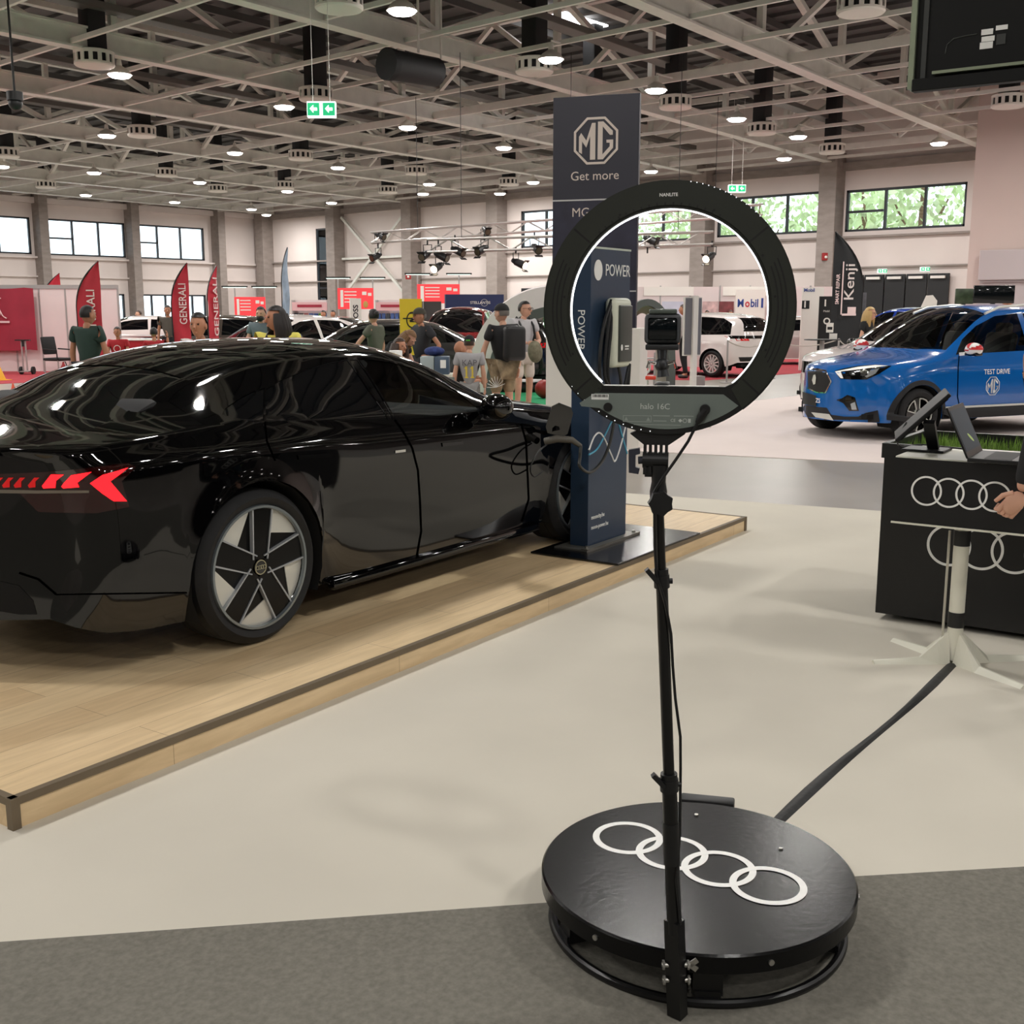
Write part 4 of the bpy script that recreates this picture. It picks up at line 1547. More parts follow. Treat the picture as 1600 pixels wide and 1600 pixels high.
MB().text('mooncity.hu', .026, FT @ Matrix.Translation((.04, .19, 0)), .002, .02, 'LEFT', .9).text('moon-power.hu', .026, FT @ Matrix.Translation((.04, .125, 0)), .002, .02, 'LEFT', .9).build('web_address', M_wht, tot, False)


def wave(pts, n=6):
    out = []
    for i in range(len(pts) - 1):
        p0, p1, p2, p3 = pts[max(i - 1, 0)], pts[i], pts[i + 1], pts[min(i + 2, len(pts) - 1)]
        for k in range(n):
            t = k / n
            out.append(tuple(.5 * ((2 * b) + (c - a) * t + (2 * a - 5 * b + 4 * c - d) * t * t + (3 * b - a - 3 * c + d) * t ** 3) for a, b, c, d in zip(p0, p1, p2, p3)))
    out.append(pts[-1])
    return [Vector(p) if len(p) == 3 else tuple(p) for p in out]


MB().tube([(x, -.001, z) for x, z in wave([(.0, .625), (.06, .70), (.13, .72), (.2, .67), (.29, .56), (.34, .52), (.42, .63), (.5, .8)])], .006, 8).build('white_wave', M_wht, tot)
MB().tube([(x, -.001, z) for x, z in wave([(.0, .595), (.1, .62), (.2, .70), (.3, .79), (.36, .78), (.43, .67), (.5, .55)])], .006, 8).build('blue_wave', mat('print_cyan', (86, 172, 204), 0.4), tot)
wb_ = thing('wall_box', 'white rounded charging wall box with dark front on the blue totem', 'charger', TO, PA)
wx, wz = .27, 1.34
MB().box((wx, -.045, wz), (.235, .08, .43), bev=.036, seg=5).build('case', mat('wallbox_white', (226, 230, 212), 0.35), wb_)
MB().box((wx + .012, -.088, wz - .005), (.165, .02, .35), bev=.009, seg=4).build('front_panel', mat('wallbox_grey', (66, 70, 66), 0.35), wb_)
MB().lathe([(0, 0), (.012, 0), (.012, .002), (0, .002)], FT @ Matrix.Translation((wx - .05, wz - .09, .0985)) @ Matrix.Diagonal((1, 1.6, 1, 1)), n=20).box((wx + .02, -.0985, wz - .083), (.05, .002, .01)).box((wx + .02, -.0985, wz - .1), (.045, .002, .007)).build('badge', M_wht, wb_)
for k, (dx, lo_) in enumerate(((-.16, .9), (-.10, .98), (-.06, .86))):
    MB().tube(wave([(wx - .1, -.05, wz + .2), (wx + dx - .06, -.06, wz + .02), (wx + dx - .09, -.06, wz - .25), (wx + dx + .02, -.06, lo_), (wx + .06, -.05, lo_ - .02), (wx + .13, -.05, lo_ + .12), (wx + .15, -.05, wz - .2)]), .011, 8).build('cable_loop', M_black, wb_)
mat_o = MB().box((.30, -.06, .006), (1.15, .62, .012), bev=.003).build('floor_mat', mat('black_gloss_mat', (14, 14, 17), 0.2), None, False)
mat_o.location = (TO.x, TO.y, PH)
mat_o.rotation_euler = (0, 0, PA)
tag(mat_o, 'thin shiny black mat lying under the blue charging totem', 'mat')
# charging cable from the car's socket to the wall box
sw_ = CM @ (sk + Vector((0, -.03, -.005)))
TI = Matrix.Translation(TO) @ Matrix.Rotation(PA, 4, 'Z')
cc = thing('charging_cable', 'charging cable plugged into the black car and drooping before the blue totem', 'cable', sw_)
MB().tube([Vector((0, 0, 0)), Vector((.03, -.07, .02)), Vector((.10, -.13, .01)), Vector((.15, -.16, -.03))], [.022, .024, .02, .014], 12).build('plug', mat('plug_grey', (88, 84, 76), 0.5), cc)
e0 = sw_ + Vector((.15, -.16, -.03))


def on_face(x, y, off=-.05):              # where that sight line meets a plane just before the totem front
    r_, n_ = ray(x, y), TI.to_3x3() @ Vector((0, -1, 0))
    q_ = TI @ Vector((0, off, 0))
    k_ = (q_ - Vector((0, 0, EYE))).dot(n_) / r_.dot(n_)
    return Vector((0, 0, EYE)) + r_ * k_


pth = [e0] + [e0.lerp(on_face(905, 729, -.12), .5) - UP * .005, on_face(906, 729, -.12), on_face(922, 738, -.07), on_face(940, 722), on_face(952, 695), on_face(959, 662)] + [TI @ Vector((wx + .02, -.06, 1.0)), TI @ Vector((wx, -.05, wz - .2))]
MB().tube([p - sw_ for p in wave(pth)], .010, 8).build('lead', mat('cable_grey', (46, 46, 42), 0.5), cc)
lp = [CM @ Vector((x, -1.0, z)) - sw_ for x, z in ((sk.x - .02, sk.z - .02), (sk.x - .12, sk.z - .06), (sk.x - .2, sk.z - .14), (sk.x - .16, sk.z - .2), (sk.x - .06, sk.z - .18))]
MB().tube(wave(lp), .005, 6).build('strap', M_black, cc)

# ---------------------------------------------------------------- tall brand totem behind
A_, B_ = far(863, 400, 13.25), far(995, 400, 12.95)
A_.z = B_.z = 0
bx_ = (B_ - A_).normalized()
BW_ = (B_ - A_).length
mgt = thing('brand_totem', 'tall dark blue brand totem on a white plinth behind the charging totem', 'sign', A_, atan2(bx_.y, bx_.x))
M_night = mat('night_blue_panel', (42, 42, 54), 0.45, var=0.03, scale=3)
ztop = far(930, 149, 13.1).z
MB().box((BW_ / 2, .04, (1.4 + ztop) / 2), (BW_, .08, ztop - 1.4), bev=.004).build('panel', M_night, mgt, False)
MB().box((BW_ / 2, .2, .7), (BW_ * 1.13, .44, 1.4), bev=.004).build('plinth', mat('plinth_white', (238, 234, 226), 0.5), mgt, False)
z1 = far(930, 312, 13.1).z
MB().box((BW_ / 2, -.001, z1), (BW_, .006, .016)).build('divider', mat('silver_line', (196, 196, 196), 0.4), mgt, False)


def mg_logo(mb, M, R, t=.004):
    oc = lambda r: [(r * cos(radians(22.5 + 45 * k)), r * sin(radians(22.5 + 45 * k))) for k in range(8)]
    mb.strip(oc(R), oc(R * .90), 0, t, M)
    q = lambda pts: [(x * R, y * R) for x, y in pts]
    mb.prism(q([(-.71, -.42), (-.71, .18), (-.62, .33), (-.40, .02), (-.17, .70), (-.02, .70), (-.02, -.74), (-.24, -.74), (-.24, .20), (-.40, -.26), (-.58, .0), (-.58, -.5)]), 0, t, M)
    mb.prism(q([(.08, .74), (.30, .74), (.70, .36), (.70, .20), (.58, .20), (.28, .55), (.28, -.55), (.58, -.24), (.58, -.10), (.44, -.10), (.44, .02), (.72, .02), (.72, -.30), (.30, -.74), (.08, -.74)]), 0, t, M)
    return mb


FM = frame((0, -.002, 0), (1, 0, 0), (0, 0, 1))
cx = BW_ * .505
M_gold = mat('pale_print', (214, 202, 192), 0.5)
mg_logo(MB(), FM @ Matrix.Translation((cx, far(931, 220, 13.1).z, 0)), .275).build('octagon_emblem', M_gold, mgt, False)
MB().text('Get more', .098, FM @ Matrix.Translation((cx - .01, far(930, 275, 13.1).z, 0)), .004).text('MG Pilot', .098, FM @ Matrix.Translation((cx - .02, far(930, 332, 13.1).z, 0)), .004).build('lettering', M_gold, mgt, False)
ph_ = MB().box((BW_ / 2, -.001, (1.42 + z1) / 2), (BW_ - .01, .004, z1 - 1.44)).build('picture_field', mat('night_picture', (44, 44, 62), 0.4, var=0.5, scale=2.2), mgt, False)
z2 = far(990, 455, 13).z
MB().box((BW_ / 2, -.004, z2), (BW_, .006, .014)).build('divider', MATS['silver_line'], mgt, False)

# ---------------------------------------------------------------- counter with grass planter, table, monitor, laptop
kx = Vector((.127, -.992, 0)).normalized()
ky = Vector((-kx.y, kx.x, 0))
ka = atan2(kx.y, kx.x)
c0 = Vector((5.53, 2.335, 0))
ctr = thing('black_counter', 'long black counter with big white rings on its front', 'counter', c0, ka)
M_ctr = mat('counter_black', (17, 17, 19), 0.4, var=0.15, scale=6)
CL, CD, CH = 2.3, .78, .86
MB().box((CL / 2, CD / 2, CH / 2 + .02), (CL, CD, CH - .04), bev=.002).build('body', M_ctr, ctr, False)
rim = MB()
for c, s in (((CL / 2, .012, .895), (CL + .02, .03, .075)), ((CL / 2, CD - .012, .895), (CL + .02, .03, .075)), ((.0, CD / 2, .895), (.03, CD, .075)), ((CL, CD / 2, .895), (.03, CD, .075))):
    rim.box(c, s)
rim.build('planter_rim', M_ctr, ctr, False)
four = MB()
fm = frame((0, -.001, 0), (1, 0, 0), (0, 0, 1))
four_rings(four, fm @ Matrix.Translation((.345 + 1.5 * .152, .44, 0)), .1, .0125, .003, .152, 56)
four.build('ring_emblem', M_wht, ctr)
rnd = random.Random(11)
gm = MB()
for k in range(5200):
    x, y = rnd.uniform(.03, CL - .03), rnd.uniform(.03, CD - .03)
    a, l, b = rnd.uniform(0, 6.3), rnd.uniform(.035, .085), rnd.uniform(-.03, .03)
    w_ = .0035
    dx, dy = cos(a) * w_, sin(a) * w_
    z = .86
    p, q_, r_ = (x - dx, y - dy, z), (x + dx, y + dy, z), (x + b * cos(a + 1.5), y + b * sin(a + 1.5), z + l)
    gm.bm.faces.new([gm.bm.verts.new(v) for v in (p, q_, r_)])
go = gm.build('planter_grass', mat('grass_green', (112, 146, 52), 0.7, var=0.4, scale=3), None, False)
go.location, go.rotation_euler = c0, (0, 0, ka)
tag(go, 'bright green grass growing in the planter top of the black counter', 'grass', kind='stuff')
pr = MB().cyl((.62, .4, .86), (.62, .4, 1.03), .009, n=10).build('marker_post', M_white)
pr.location, pr.rotation_euler = c0, (0, 0, ka)
tag(pr, 'thin white post standing up out of the counter grass', 'post')

t0 = Vector((4.89, 2.014, 0))
tab = thing('demo_table', 'white pedestal table with black ringed front board before the counter', 'table', t0, ka)
bc_ = at(1489, 1036, 0) - t0
bl_ = Vector((bc_.dot(kx), bc_.dot(ky), 0))
TL, TZ = .66, .957
M_tw = mat('table_white', (232, 230, 214), 0.45)
MB().box((TL / 2, .24, TZ - .009), (TL, .47, .018), bev=.003).build('table_top', M_tw, tab, False)
fb = MB().box((TL / 2, .008, TZ - .152), (TL, .014, .29)).build('front_board', M_ctr, tab, False)
MB().box((TL / 2, .006, TZ - .301), (TL, .03, .008)).build('board_trim', M_tw, tab, False)
fr_ = MB()
rc0 = far(1458, 768, 5.02) - t0
four_rings(fr_, frame((0, -.0005, 0), (1, 0, 0), (0, 0, 1)) @ Matrix.Translation((rc0.dot(kx) + 1.5 * .095, TZ - .147, 0)), .0625, .0085, .002, .095, 48)
fr_.build('ring_emblem', M_wht, tab)
col_ = MB().cyl((bl_.x, bl_.y, .02), (bl_.x, bl_.y, TZ - .02), .034, n=24).cyl((bl_.x, bl_.y, TZ - .32), (bl_.x, bl_.y, TZ - .29), .036, .065, n=24)
col_.build('column', M_tw, tab)
for z in (.59, .21):
    MB().cyl((bl_.x, bl_.y, z - .035), (bl_.x, bl_.y, z + .035), .0365, n=24).build('black_band', M_black, tab)
for px, py in ((1364, 1038), (1600, 1078), (1396, 1003), (1640, 1030)):
    e_ = at(px, py, 0) - t0
    e_ = Vector((e_.dot(kx), e_.dot(ky), 0))
    d_ = (e_ - bl_).normalized()
    n_ = UP.cross(d_)
    L_ = (e_ - bl_).length
    f_ = MB()
    rows_ = []
    for l_, h_ in ((.03, .15), (.08, .105), (.16, .032), (L_, .02)):
        wv = .035 if l_ < .25 else .022
        c_ = bl_ + d_ * l_
        rows_.append([c_ + n_ * wv + UP * .006, c_ + n_ * .006 + UP * h_, c_ - n_ * .006 + UP * h_, c_ - n_ * wv + UP * .006, c_ + n_ * wv + UP * .006])
    f_.grid(rows_)
    f_.bm.faces.new([f_.bm.verts.new(p) for p in rows_[-1][:-1]])
    f_.build('foot', M_tw, tab, False)
MB().tube([Vector((bl_.x - .05, bl_.y - .02, z)) for z in (.62, .4, .28, .12, .02)], .006, 6).build('cable', mat('cable_pale', (190, 186, 172), 0.5), tab)
cs = MB()
s0, s1 = at(1223, 1278, .004), at(1489, 1040, .004)
sd_ = (s1 - s0).normalized()
sn_ = UP.cross(sd_)
rows_ = []
for k in range(13):
    t = k / 12
    w_ = .02 + .004 * sin(t * 9)
    c_ = s0 - sd_ * .08 + (s1 - s0 + sd_ * .08) * t + sn_ * .008 * sin(t * 7) + UP * .004
    rows_.append([c_ + sn_ * w_ - UP * .002, c_ + sn_ * w_ * .4 + UP * .007, c_ - sn_ * w_ * .4 + UP * .007, c_ - sn_ * w_ - UP * .002])
cs.grid(rows_)
o = cs.build('cable_tape', mat('gaffer_tape', (38, 38, 38), 0.6, var=0.2, scale=30, bump=0.2))
tag(o, 'black taped cable run across the cream carpet from turntable to white table', 'cable')

mo = thing('monitor', 'black tilted touch monitor on a slim stand on the white table', 'monitor', t0, ka)


def tl_(v):
    v = v - t0
    return Vector((v.dot(kx), v.dot(ky), v.z))


def tdir(v):
    return Vector((v.dot(kx), v.dot(ky), v.z))


mb_ = tl_(at(1448, 704, TZ))
MB().box(mb_ + UP * .006, (.19, .17, .011), bev=.004).build('base', M_black, mo, False)
pc = tl_(far(1440, 648, 5.08))
MB().bar(mb_ + Vector((.03, .0, .01)), pc + Vector((.035, .0, -.03)), .05, .022).build('neck', mat('stand_grey', (40, 40, 42), 0.4, 0.2), mo, False)
hx, wx_ = tdir((RT * .72 + UP * .69).normalized()), tdir((FW * .95 + RT * .31).normalized())
hx = (hx - wx_ * hx.dot(wx_)).normalized()
Rm = Matrix((hx, wx_, hx.cross(wx_))).transposed()
MB().box(pc, (.30, .36, .018), Rm, bev=.005).build('panel', mat('monitor_black', (12, 12, 13), 0.5, spec=.3), mo, False)
MB().box(pc - Rm @ Vector((.0, .0, .010)), (.26, .36, .002), Rm).build('screen', mat('monitor_glass', (20, 22, 24), 0.1), mo, False)
MB().tube(wave([pc + Vector((-.07, .02, -.04)), pc + Vector((-.1, .0, -.12)), mb_ + Vector((-.12, .02, .01)), mb_ + Vector((-.05, .12, .012)), mb_ + Vector((.14, .06, .012)), mb_ + Vector((.24, .03, .012))]), .004, 6).build('cable', M_black, mo)
lt = thing('laptop', 'open black laptop turned sideways beside the monitor on the white table', 'laptop', t0, ka)
ha, hb_ = tl_(at(1511, 716, TZ + .02)), tl_(at(1546, 697, TZ + .02))
hd = (hb_ - ha)
hd.z = 0
wl = .33
hd.normalize()
kd = Vector((hd.y, -hd.x, 0))
hc = ha + hd * wl / 2
MB().box(hc + kd * .12 - UP * .008, (.24, wl, .018), Matrix((kd, hd, UP)).transposed(), bev=.004).build('keyboard_base', M_black, lt, False)
MB().box(hc + kd * .12 + UP * .0015, (.11, wl - .04, .001), Matrix((kd, hd, UP)).transposed()).build('keyboard', mat('keys_black', (34, 34, 34), 0.6), lt, False)
sdv = (-kd * .42 + UP * .9).normalized()
Rs = Matrix((sdv, hd, sdv.cross(hd))).transposed()
MB().box(hc + sdv * .115, (.235, wl, .009), Rs, bev=.003).build('lid', mat('lid_dark', (16, 17, 18), 0.4, spec=.3), lt, False)
scn = MB().box(hc + sdv * .12 - Rs @ Vector((0, 0, .0052)), (.19, wl - .03, .001), Rs).box(hc + sdv * .12 + Rs @ Vector((0, 0, .0052)), (.19, wl - .03, .001), Rs)
lfw = MB().ball(hc + sdv * .075 + hd * .03 - Rs @ Vector((0, 0, .0054)), (.012, .05, .0006), 16, 8, Rs @ Euler((0, 0, .5)).to_matrix()).ball(hc + sdv * .075 + hd * .03 + Rs @ Vector((0, 0, .0054)), (.012, .05, .0006), 16, 8, Rs @ Euler((0, 0, .5)).to_matrix())
lfw.build('wallpaper_leaf', mat('leaf_picture', (150, 180, 90), 0.3, emit=.3), lt)
scn.build('screen', mat('laptop_screen', (34, 50, 60), 0.45, emit=.3, spec=.2), lt, False)

# ---------------------------------------------------------------- large screen hanging at the top
v0, v1 = far(1428, 136, 5.0), far(1600, 118, 4.76)
v1.z = v0.z = (v0.z + v1.z) / 2
vx = (v1 - v0).normalized()
tv = thing('hanging_screen', 'back of a big black hanging screen with pale metal edges', 'screen', v0, atan2(vx.y, vx.x))
M_tv = mat('screen_back', (14, 15, 14), 0.5, spec=.3)
M_tve = mat('screen_edge', (150, 160, 136), 0.35, 0.4)
MB().box((.75, .03, .45), (1.5, .06, .9)).build('back', M_tv, tv, False)
MB().box((.75, -.016, .0), (1.5, .05, .05), bev=.004).build('bottom_bar', M_tv, tv, False)
MB().box((-.012, .02, .45), (.022, .08, .92)).build('side_edge', M_tve, tv, False)
MB().box((.78, -.022, .043), (1.4, .035, .012)).build('bottom_edge', M_tve, tv, False)
MB().box((.035, -.004, .45), (.02, .008, .9)).build('side_groove', mat('groove_grey', (60, 62, 60), 0.5), tv, False)
MB().tube([(.12, -.002, .12), (.125, -.002, .155), (.15, -.002, .175), (.19, -.002, .18), (.24, -.002, .182)], .002, 6).build('cable_recess', mat('recess_grey', (70, 74, 70), 0.4), tv)
for i, (x, z, w_, h_) in enumerate(((.28, .185, .045, .022), (.335, .195, .045, .018), (.285, .158, .05, .02), (.28, .133, .05, .026), (.335, .15, .035, .04))):
    MB().box((x, -.002, z), (w_, .003, h_)).build('sticker', M_wht if i != 4 else MATS['groove_grey'], tv, False)
for x in (.35, 1.15):
    MB().cyl((x, .03, .88), (x, .03, 7.45 - v0.z), .015, n=8).build('hanger', M_rail, tv)
# ---------------------------------------------------------------- people
def skin_mesh(nodes, edges, m, sub=2, root=None):
    names = list(nodes)
    me = bpy.data.meshes.new('figure')
    me.from_pydata([nodes[n][0] for n in names], [(names.index(a), names.index(b)) for a, b in edges], [])
    o = bpy.data.objects.new('figure', me)
    COL.objects.link(o)
    o.modifiers.new('s', 'SKIN')
    for i, n in enumerate(names):
        sv = me.skin_vertices[0].data[i]
        r = nodes[n][1]
        sv.radius = (r, r) if not hasattr(r, '__len__') else r
        sv.use_root = (n == (root or names[0]))
    ss = o.modifiers.new('u', 'SUBSURF')
    ss.levels = ss.render_levels = sub
    bpy.context.view_layer.update()
    out = bpy.data.meshes.new_from_object(o.evaluated_get(bpy.context.evaluated_depsgraph_get()))
    bpy.data.objects.remove(o)
    bpy.data.meshes.remove(me)
    out.materials.clear()
    if m:
        out.materials.append(m)
    return out


M_skin = mat('skin', (214, 164, 138), 0.55, var=0.05, scale=12)
M_skin2 = mat('skin_tan', (186, 130, 100), 0.55, var=0.05, scale=12)
J0 = dict(pel=(0, 0, .95), spi=(0.01, 0, 1.12), che=(0, 0, 1.32), nec=(-.005, 0, 1.46), hed=(.015, 0, 1.545),
          hl=(0, .095, .90), kl=(.02, .10, .50), al=(-.02, .10, .09), tl=(.13, .12, .035), shl=(-.01, .18, 1.425), el=(-.03, .235, 1.13), wl=(.03, .25, .90),
          hr=(0, -.095, .90), kr=(.02, -.10, .50), ar=(-.02, -.10, .09), tr=(.13, -.12, .035), shr=(-.01, -.18, 1.425), er=(-.03, -.235, 1.13), wr=(.03, -.25, .90))
SIT = dict(pel=(0, 0, .52), spi=(0, 0, .70), che=(.02, 0, .90), nec=(.02, 0, 1.05), hed=(.05, 0, 1.14), hl=(.04, .1, .50), kl=(.44, .12, .50), al=(.42, .12, .09), tl=(.56, .13, .035),
           hr=(.04, -.1, .50), kr=(.44, -.12, .50), ar=(.42, -.12, .09), tr=(.56, -.13, .035), shl=(.02, .185, .99), el=(.12, .24, .74), wl=(.34, .17, .74), shr=(.02, -.185, .99), er=(.12, -.24, .74), wr=(.34, -.17, .74))


def hand_into(bm_, w, d, side, k=1.0, palm=None, curl=False):
    """palm, four bent fingers and a thumb beyond the wrist w, pointing along d"""
    d = Vector(d).normalized()
    n = Vector(palm) if palm else Vector((0, -side, 0))
    n = (n - d * n.dot(d)).normalized()
    s = d.cross(n)
    mb = MB()
    R = Matrix((d, s, n)).transposed()
    mb.ball(w + d * .05 * k, (.052 * k, .040 * k, .017 * k), 12, 8, R)
    for i, (o, l) in enumerate(((-.029, .070), (-.010, .078), (.010, .073), (.028, .058))):
        b = w + d * .078 * k + s * o * k
        if curl:
            mb.tube([b - d * .02 * k, b + d * l * .42 * k + n * .014 * k, b + d * l * .46 * k + n * .046 * k, b + d * l * .12 * k + n * .058 * k], [.0105 * k, .0105 * k, .0095 * k, .0075 * k], 10)
            continue
        mb.tube([b - d * .02 * k, b + d * l * .45 * k + n * .006 * k, b + d * l * .8 * k + n * .02 * k, b + d * l * .95 * k + n * .034 * k], [.0095 * k, .009 * k, .008 * k, .006 * k], 8)
    mb.tube([w + d * .02 * k - s * .025 * k, w + d * .05 * k - s * .05 * k + n * .012 * k, w + d * .085 * k - s * .056 * k + n * .026 * k], [.013 * k, .011 * k, .008 * k], 8)
    me = mb.mesh('hand', None)
    bm_.from_mesh(me)
    bpy.data.meshes.remove(me)


def person(label, loc, rz, h=1.75, skin=None, shirt=None, trousers=None, hair=None, pose=None, seated=False, sleeve=.55, legs='long', hairstyle='short', shoes=(40, 38, 36), yaw=0.0, fat=1.0, eyes=True, hands=None, name='person', pitch=0.0):
    k = h / 1.75
    J = dict(J0)
    if seated:
        J.update(SIT)
    if pose:
        J.update(pose)
    J = {n: Vector(p) * k for n, p in J.items()}
    sm = skin or M_skin
    root = thing(name, label, 'person', loc, rz)
    rad = dict(pel=.075, spi=.068, che=.066, nec=.052, hed=.05, hl=.074, kl=.058, al=.04, tl=.032, shl=.034, el=.042, wl=.028)
    rad.update({a[:-1] + 'r': rad[a] for a in ('hl', 'kl', 'al', 'tl', 'shl', 'el', 'wl') for a in (a,) if a.endswith('l')})
    E_ = [('pel', 'spi'), ('spi', 'che'), ('che', 'nec'), ('nec', 'hed'), ('pel', 'hl'), ('hl', 'kl'), ('kl', 'al'), ('al', 'tl'), ('pel', 'hr'), ('hr', 'kr'), ('kr', 'ar'), ('ar', 'tr'),
          ('che', 'shl'), ('shl', 'el'), ('el', 'wl'), ('che', 'shr'), ('shr', 'er'), ('er', 'wr')]
    body = skin_mesh({n: (J[n], rad[n] * k) for n in J}, E_, None, 2)
    bm = bmesh.new()
    bm.from_mesh(body)
    bpy.data.meshes.remove(body)
    # head
    RH = Euler((0, pitch, yaw)).to_matrix()
    hc = J['hed'] + RH @ Vector((.02, 0, .075)) * k
    hd = MB()
    r_ = bmesh.ops.create_uvsphere(hd.bm, u_segments=20, v_segments=14, radius=1)
    for v in r_['verts']:
        x, y, z = v.co
        x *= .098
        y *= .076
        z *= .122
        if z < 0:
            f = 1 + z * 2.2
            y *= max(.55, f)
            if x < 0:
                x *= max(.6, 1 + z * 3)
        v.co = (x, y, z)
    hd.tube([(.09, 0, .02), (.112, 0, -.018), (.098, 0, -.03)], [.008, .016, .012], 8)
    hd.ball((.087, 0, -.062), (.012, .024, .006), 10, 6).ball((.087, 0, -.07), (.011, .02, .006), 10, 6)
    for s in (1, -1):
        hd.ball((-.005, s * .078, -.005), (.02, .01, .032), 10, 8)
        hd.ball((.088, s * .032, .032), (.012, .018, .005), 8, 6)
    bmesh.ops.transform(hd.bm, matrix=Matrix.Translation(hc) @ RH.to_4x4() @ Matrix.Scale(k, 4), verts=hd.bm.verts[:])
    me = hd.mesh('head', None)
    bm.from_mesh(me)
    bpy.data.meshes.remove(me)
    HM = Matrix.Translation(hc) @ RH.to_4x4() @ Matrix.Scale(k, 4)
    for a, s in (('l', 1), ('r', -1)):
        d = (J['w' + a] - J['e' + a]).normalized()
        if hands:
            hand_into(bm, J['w' + a], hands[0], s, k, hands[1], True)
        else:
            hand_into(bm, J['w' + a], d, s, k)
    me = bpy.data.meshes.new('body')
    bm.to_mesh(me)
    bm.free()
    me.materials.append(sm)
    me.shade_smooth()
    obj('body', me, root)
    if eyes:
        ey = MB()
        for s in (1, -1):
            ey.ball(HM @ Vector((.086, s * .032, .015)), (.010 * k, .012 * k, .006 * k), 8, 6)
        ey.build('eyes', mat('eye_dark', (40, 30, 26), 0.3), root)
    if shirt:
        F = 1.10 * fat
        nd = {'p': (J['pel'] + Vector((0, 0, .0)), .128 * k * F), 's': (J['spi'], .132 * k * F), 'c': (J['che'] + Vector((0, 0, .02)) * k, .142 * k * F), 'n': (J['nec'] - Vector((0, 0, .03)) * k, .070 * k)}
        ed = [('p', 's'), ('s', 'c'), ('c', 'n')]
        for a in 'lr':
            nd['h' + a] = (J['h' + a] * .8 + J['pel'] * .2 + (Vector((0, 0, .02)) * k if not seated else Vector()), .098 * k * F)
            ed.append(('p', 'h' + a))
            nd['a' + a] = (J['sh' + a], .085 * k)
            e_ = J['sh' + a].lerp(J['e' + a], min(1, sleeve))
            nd['b' + a] = (e_, (.066 if sleeve < 1 else .052) * k)
            ed += [('c', 'a' + a), ('a' + a, 'b' + a)]
            if sleeve > 1:
                nd['d' + a] = (J['e' + a].lerp(J['w' + a], sleeve - 1), .040 * k)
                ed.append(('b' + a, 'd' + a))
        me = skin_mesh(nd, ed, shirt, 2)
        me.shade_smooth()
        obj('shirt', me, root)
    if trousers:
        nd = {'p': (J['pel'] - (Vector((0, 0, .02)) * k if not seated else Vector()), .126 * k * fat)}
        ed = []
        for a in 'lr':
            nd['h' + a] = (J['h' + a], .100 * k)
            nd['k' + a] = (J['k' + a] if legs == 'long' else J['h' + a].lerp(J['k' + a], .88), (.072 if legs == 'long' else .092) * k)
            ed += [('p', 'h' + a), ('h' + a, 'k' + a)]
            if legs == 'long':
                nd['a' + a] = (J['a' + a] + Vector((0, 0, .02)) * k, .058 * k)
                ed.append(('k' + a, 'a' + a))
        me = skin_mesh(nd, ed, trousers, 2)
        me.shade_smooth()
        obj('trousers' if legs == 'long' else 'shorts', me, root)
        ms = mat('shoe_%d_%d_%d' % shoes, shoes, 0.6)
        for a in 'lr':
            d = J['t' + a] - J['a' + a]
            d.z = 0
            d.normalize()
            c = J['a' + a].lerp(J['t' + a], .5)
            MB().ball(Vector((c.x, c.y, .045 * k)), (.135 * k, .05 * k, .045 * k), 14, 8, Matrix((d, UP.cross(d), UP)).transposed()).build('shoe', ms, root)
    if hair is not None:
        hm = MB()
        bmesh.ops.create_uvsphere(hm.bm, u_segments=22, v_segments=16, radius=1)
        kill = []
        for v in hm.bm.verts:
            x, y, z = v.co
            v.co = (x * .110 - .010, y * .088, z * .118 + .020)
            if (x > .25 and z < .45) or z < -.55 or (abs(y) > .5 and x > -.05 and z < .05 and hairstyle == 'short'):
                kill.append(v)
        bmesh.ops.delete(hm.bm, geom=kill, context='VERTS')
        if hairstyle == 'long':
            for i in range(15):
                a = pi * .38 + i / 14 * pi * 1.24
                x, y = -.012 + .098 * cos(a), .088 * sin(a)
                hm.tube([(x * .9, y * .9, .05), (x * 1.1, y * 1.15, -.03), (x * 1.15 - .01, y * 1.35, -.13), (x * 1.0, y * 1.3, -.24)], [.03, .036, .036, .018], 8)
        if hairstyle == 'tail':
            hm.ball((-.12, 0, .05), (.045, .045, .05), 12, 8)
        bmesh.ops.transform(hm.bm, matrix=HM, verts=hm.bm.verts[:])
        hm.build('hair', hair, root, ang=80)
    return root, J, HM


def cap_on(root, HM, m, visor=0.0, strap=None):
    c = MB()
    bmesh.ops.create_uvsphere(c.bm, u_segments=22, v_segments=14, radius=1)
    bmesh.ops.delete(c.bm, geom=[v for v in c.bm.verts if v.co.z < -.05], context='VERTS')
    for v in c.bm.verts:
        v.co = (v.co.x * .112 - .006, v.co.y * .092, v.co.z * .10 + .045)
    c.prism([(.085 * 1, -.07), (.13, -.06), (.172, -.03), (.18, 0), (.172, .03), (.13, .06), (.085, .07)], .043, .052)
    bmesh.ops.transform(c.bm, matrix=HM @ Matrix.Rotation(visor, 4, 'Z'), verts=c.bm.verts[:])
    c.build('cap', m, root, ang=60)
    if strap:
        s = MB().box((-.112, 0, .06), (.012, .07, .02))
        bmesh.ops.transform(s.bm, matrix=HM @ Matrix.Rotation(visor, 4, 'Z'), verts=s.bm.verts[:])
        s.build('cap_strap', strap, root)


def glasses_on(root, HM):
    g = MB()
    for s in (1, -1):
        g.tube([(.104 + .004 * cos(t), s * .034 + .026 * cos(t) , .012 + .019 * sin(t)) for t in [2 * pi * q / 14 for q in range(14)]], .0032, 6, closed=True)
        g.tube([(.104, s * .06, .018), (.03, s * .082, .02), (-.01, s * .083, .012)], .003, 6)
    g.tube([(.107, -.008, .014), (.107, .008, .014)], .003, 6)
    bmesh.ops.transform(g.bm, matrix=HM, verts=g.bm.verts[:])
    g.build('spectacles', M_black, root)


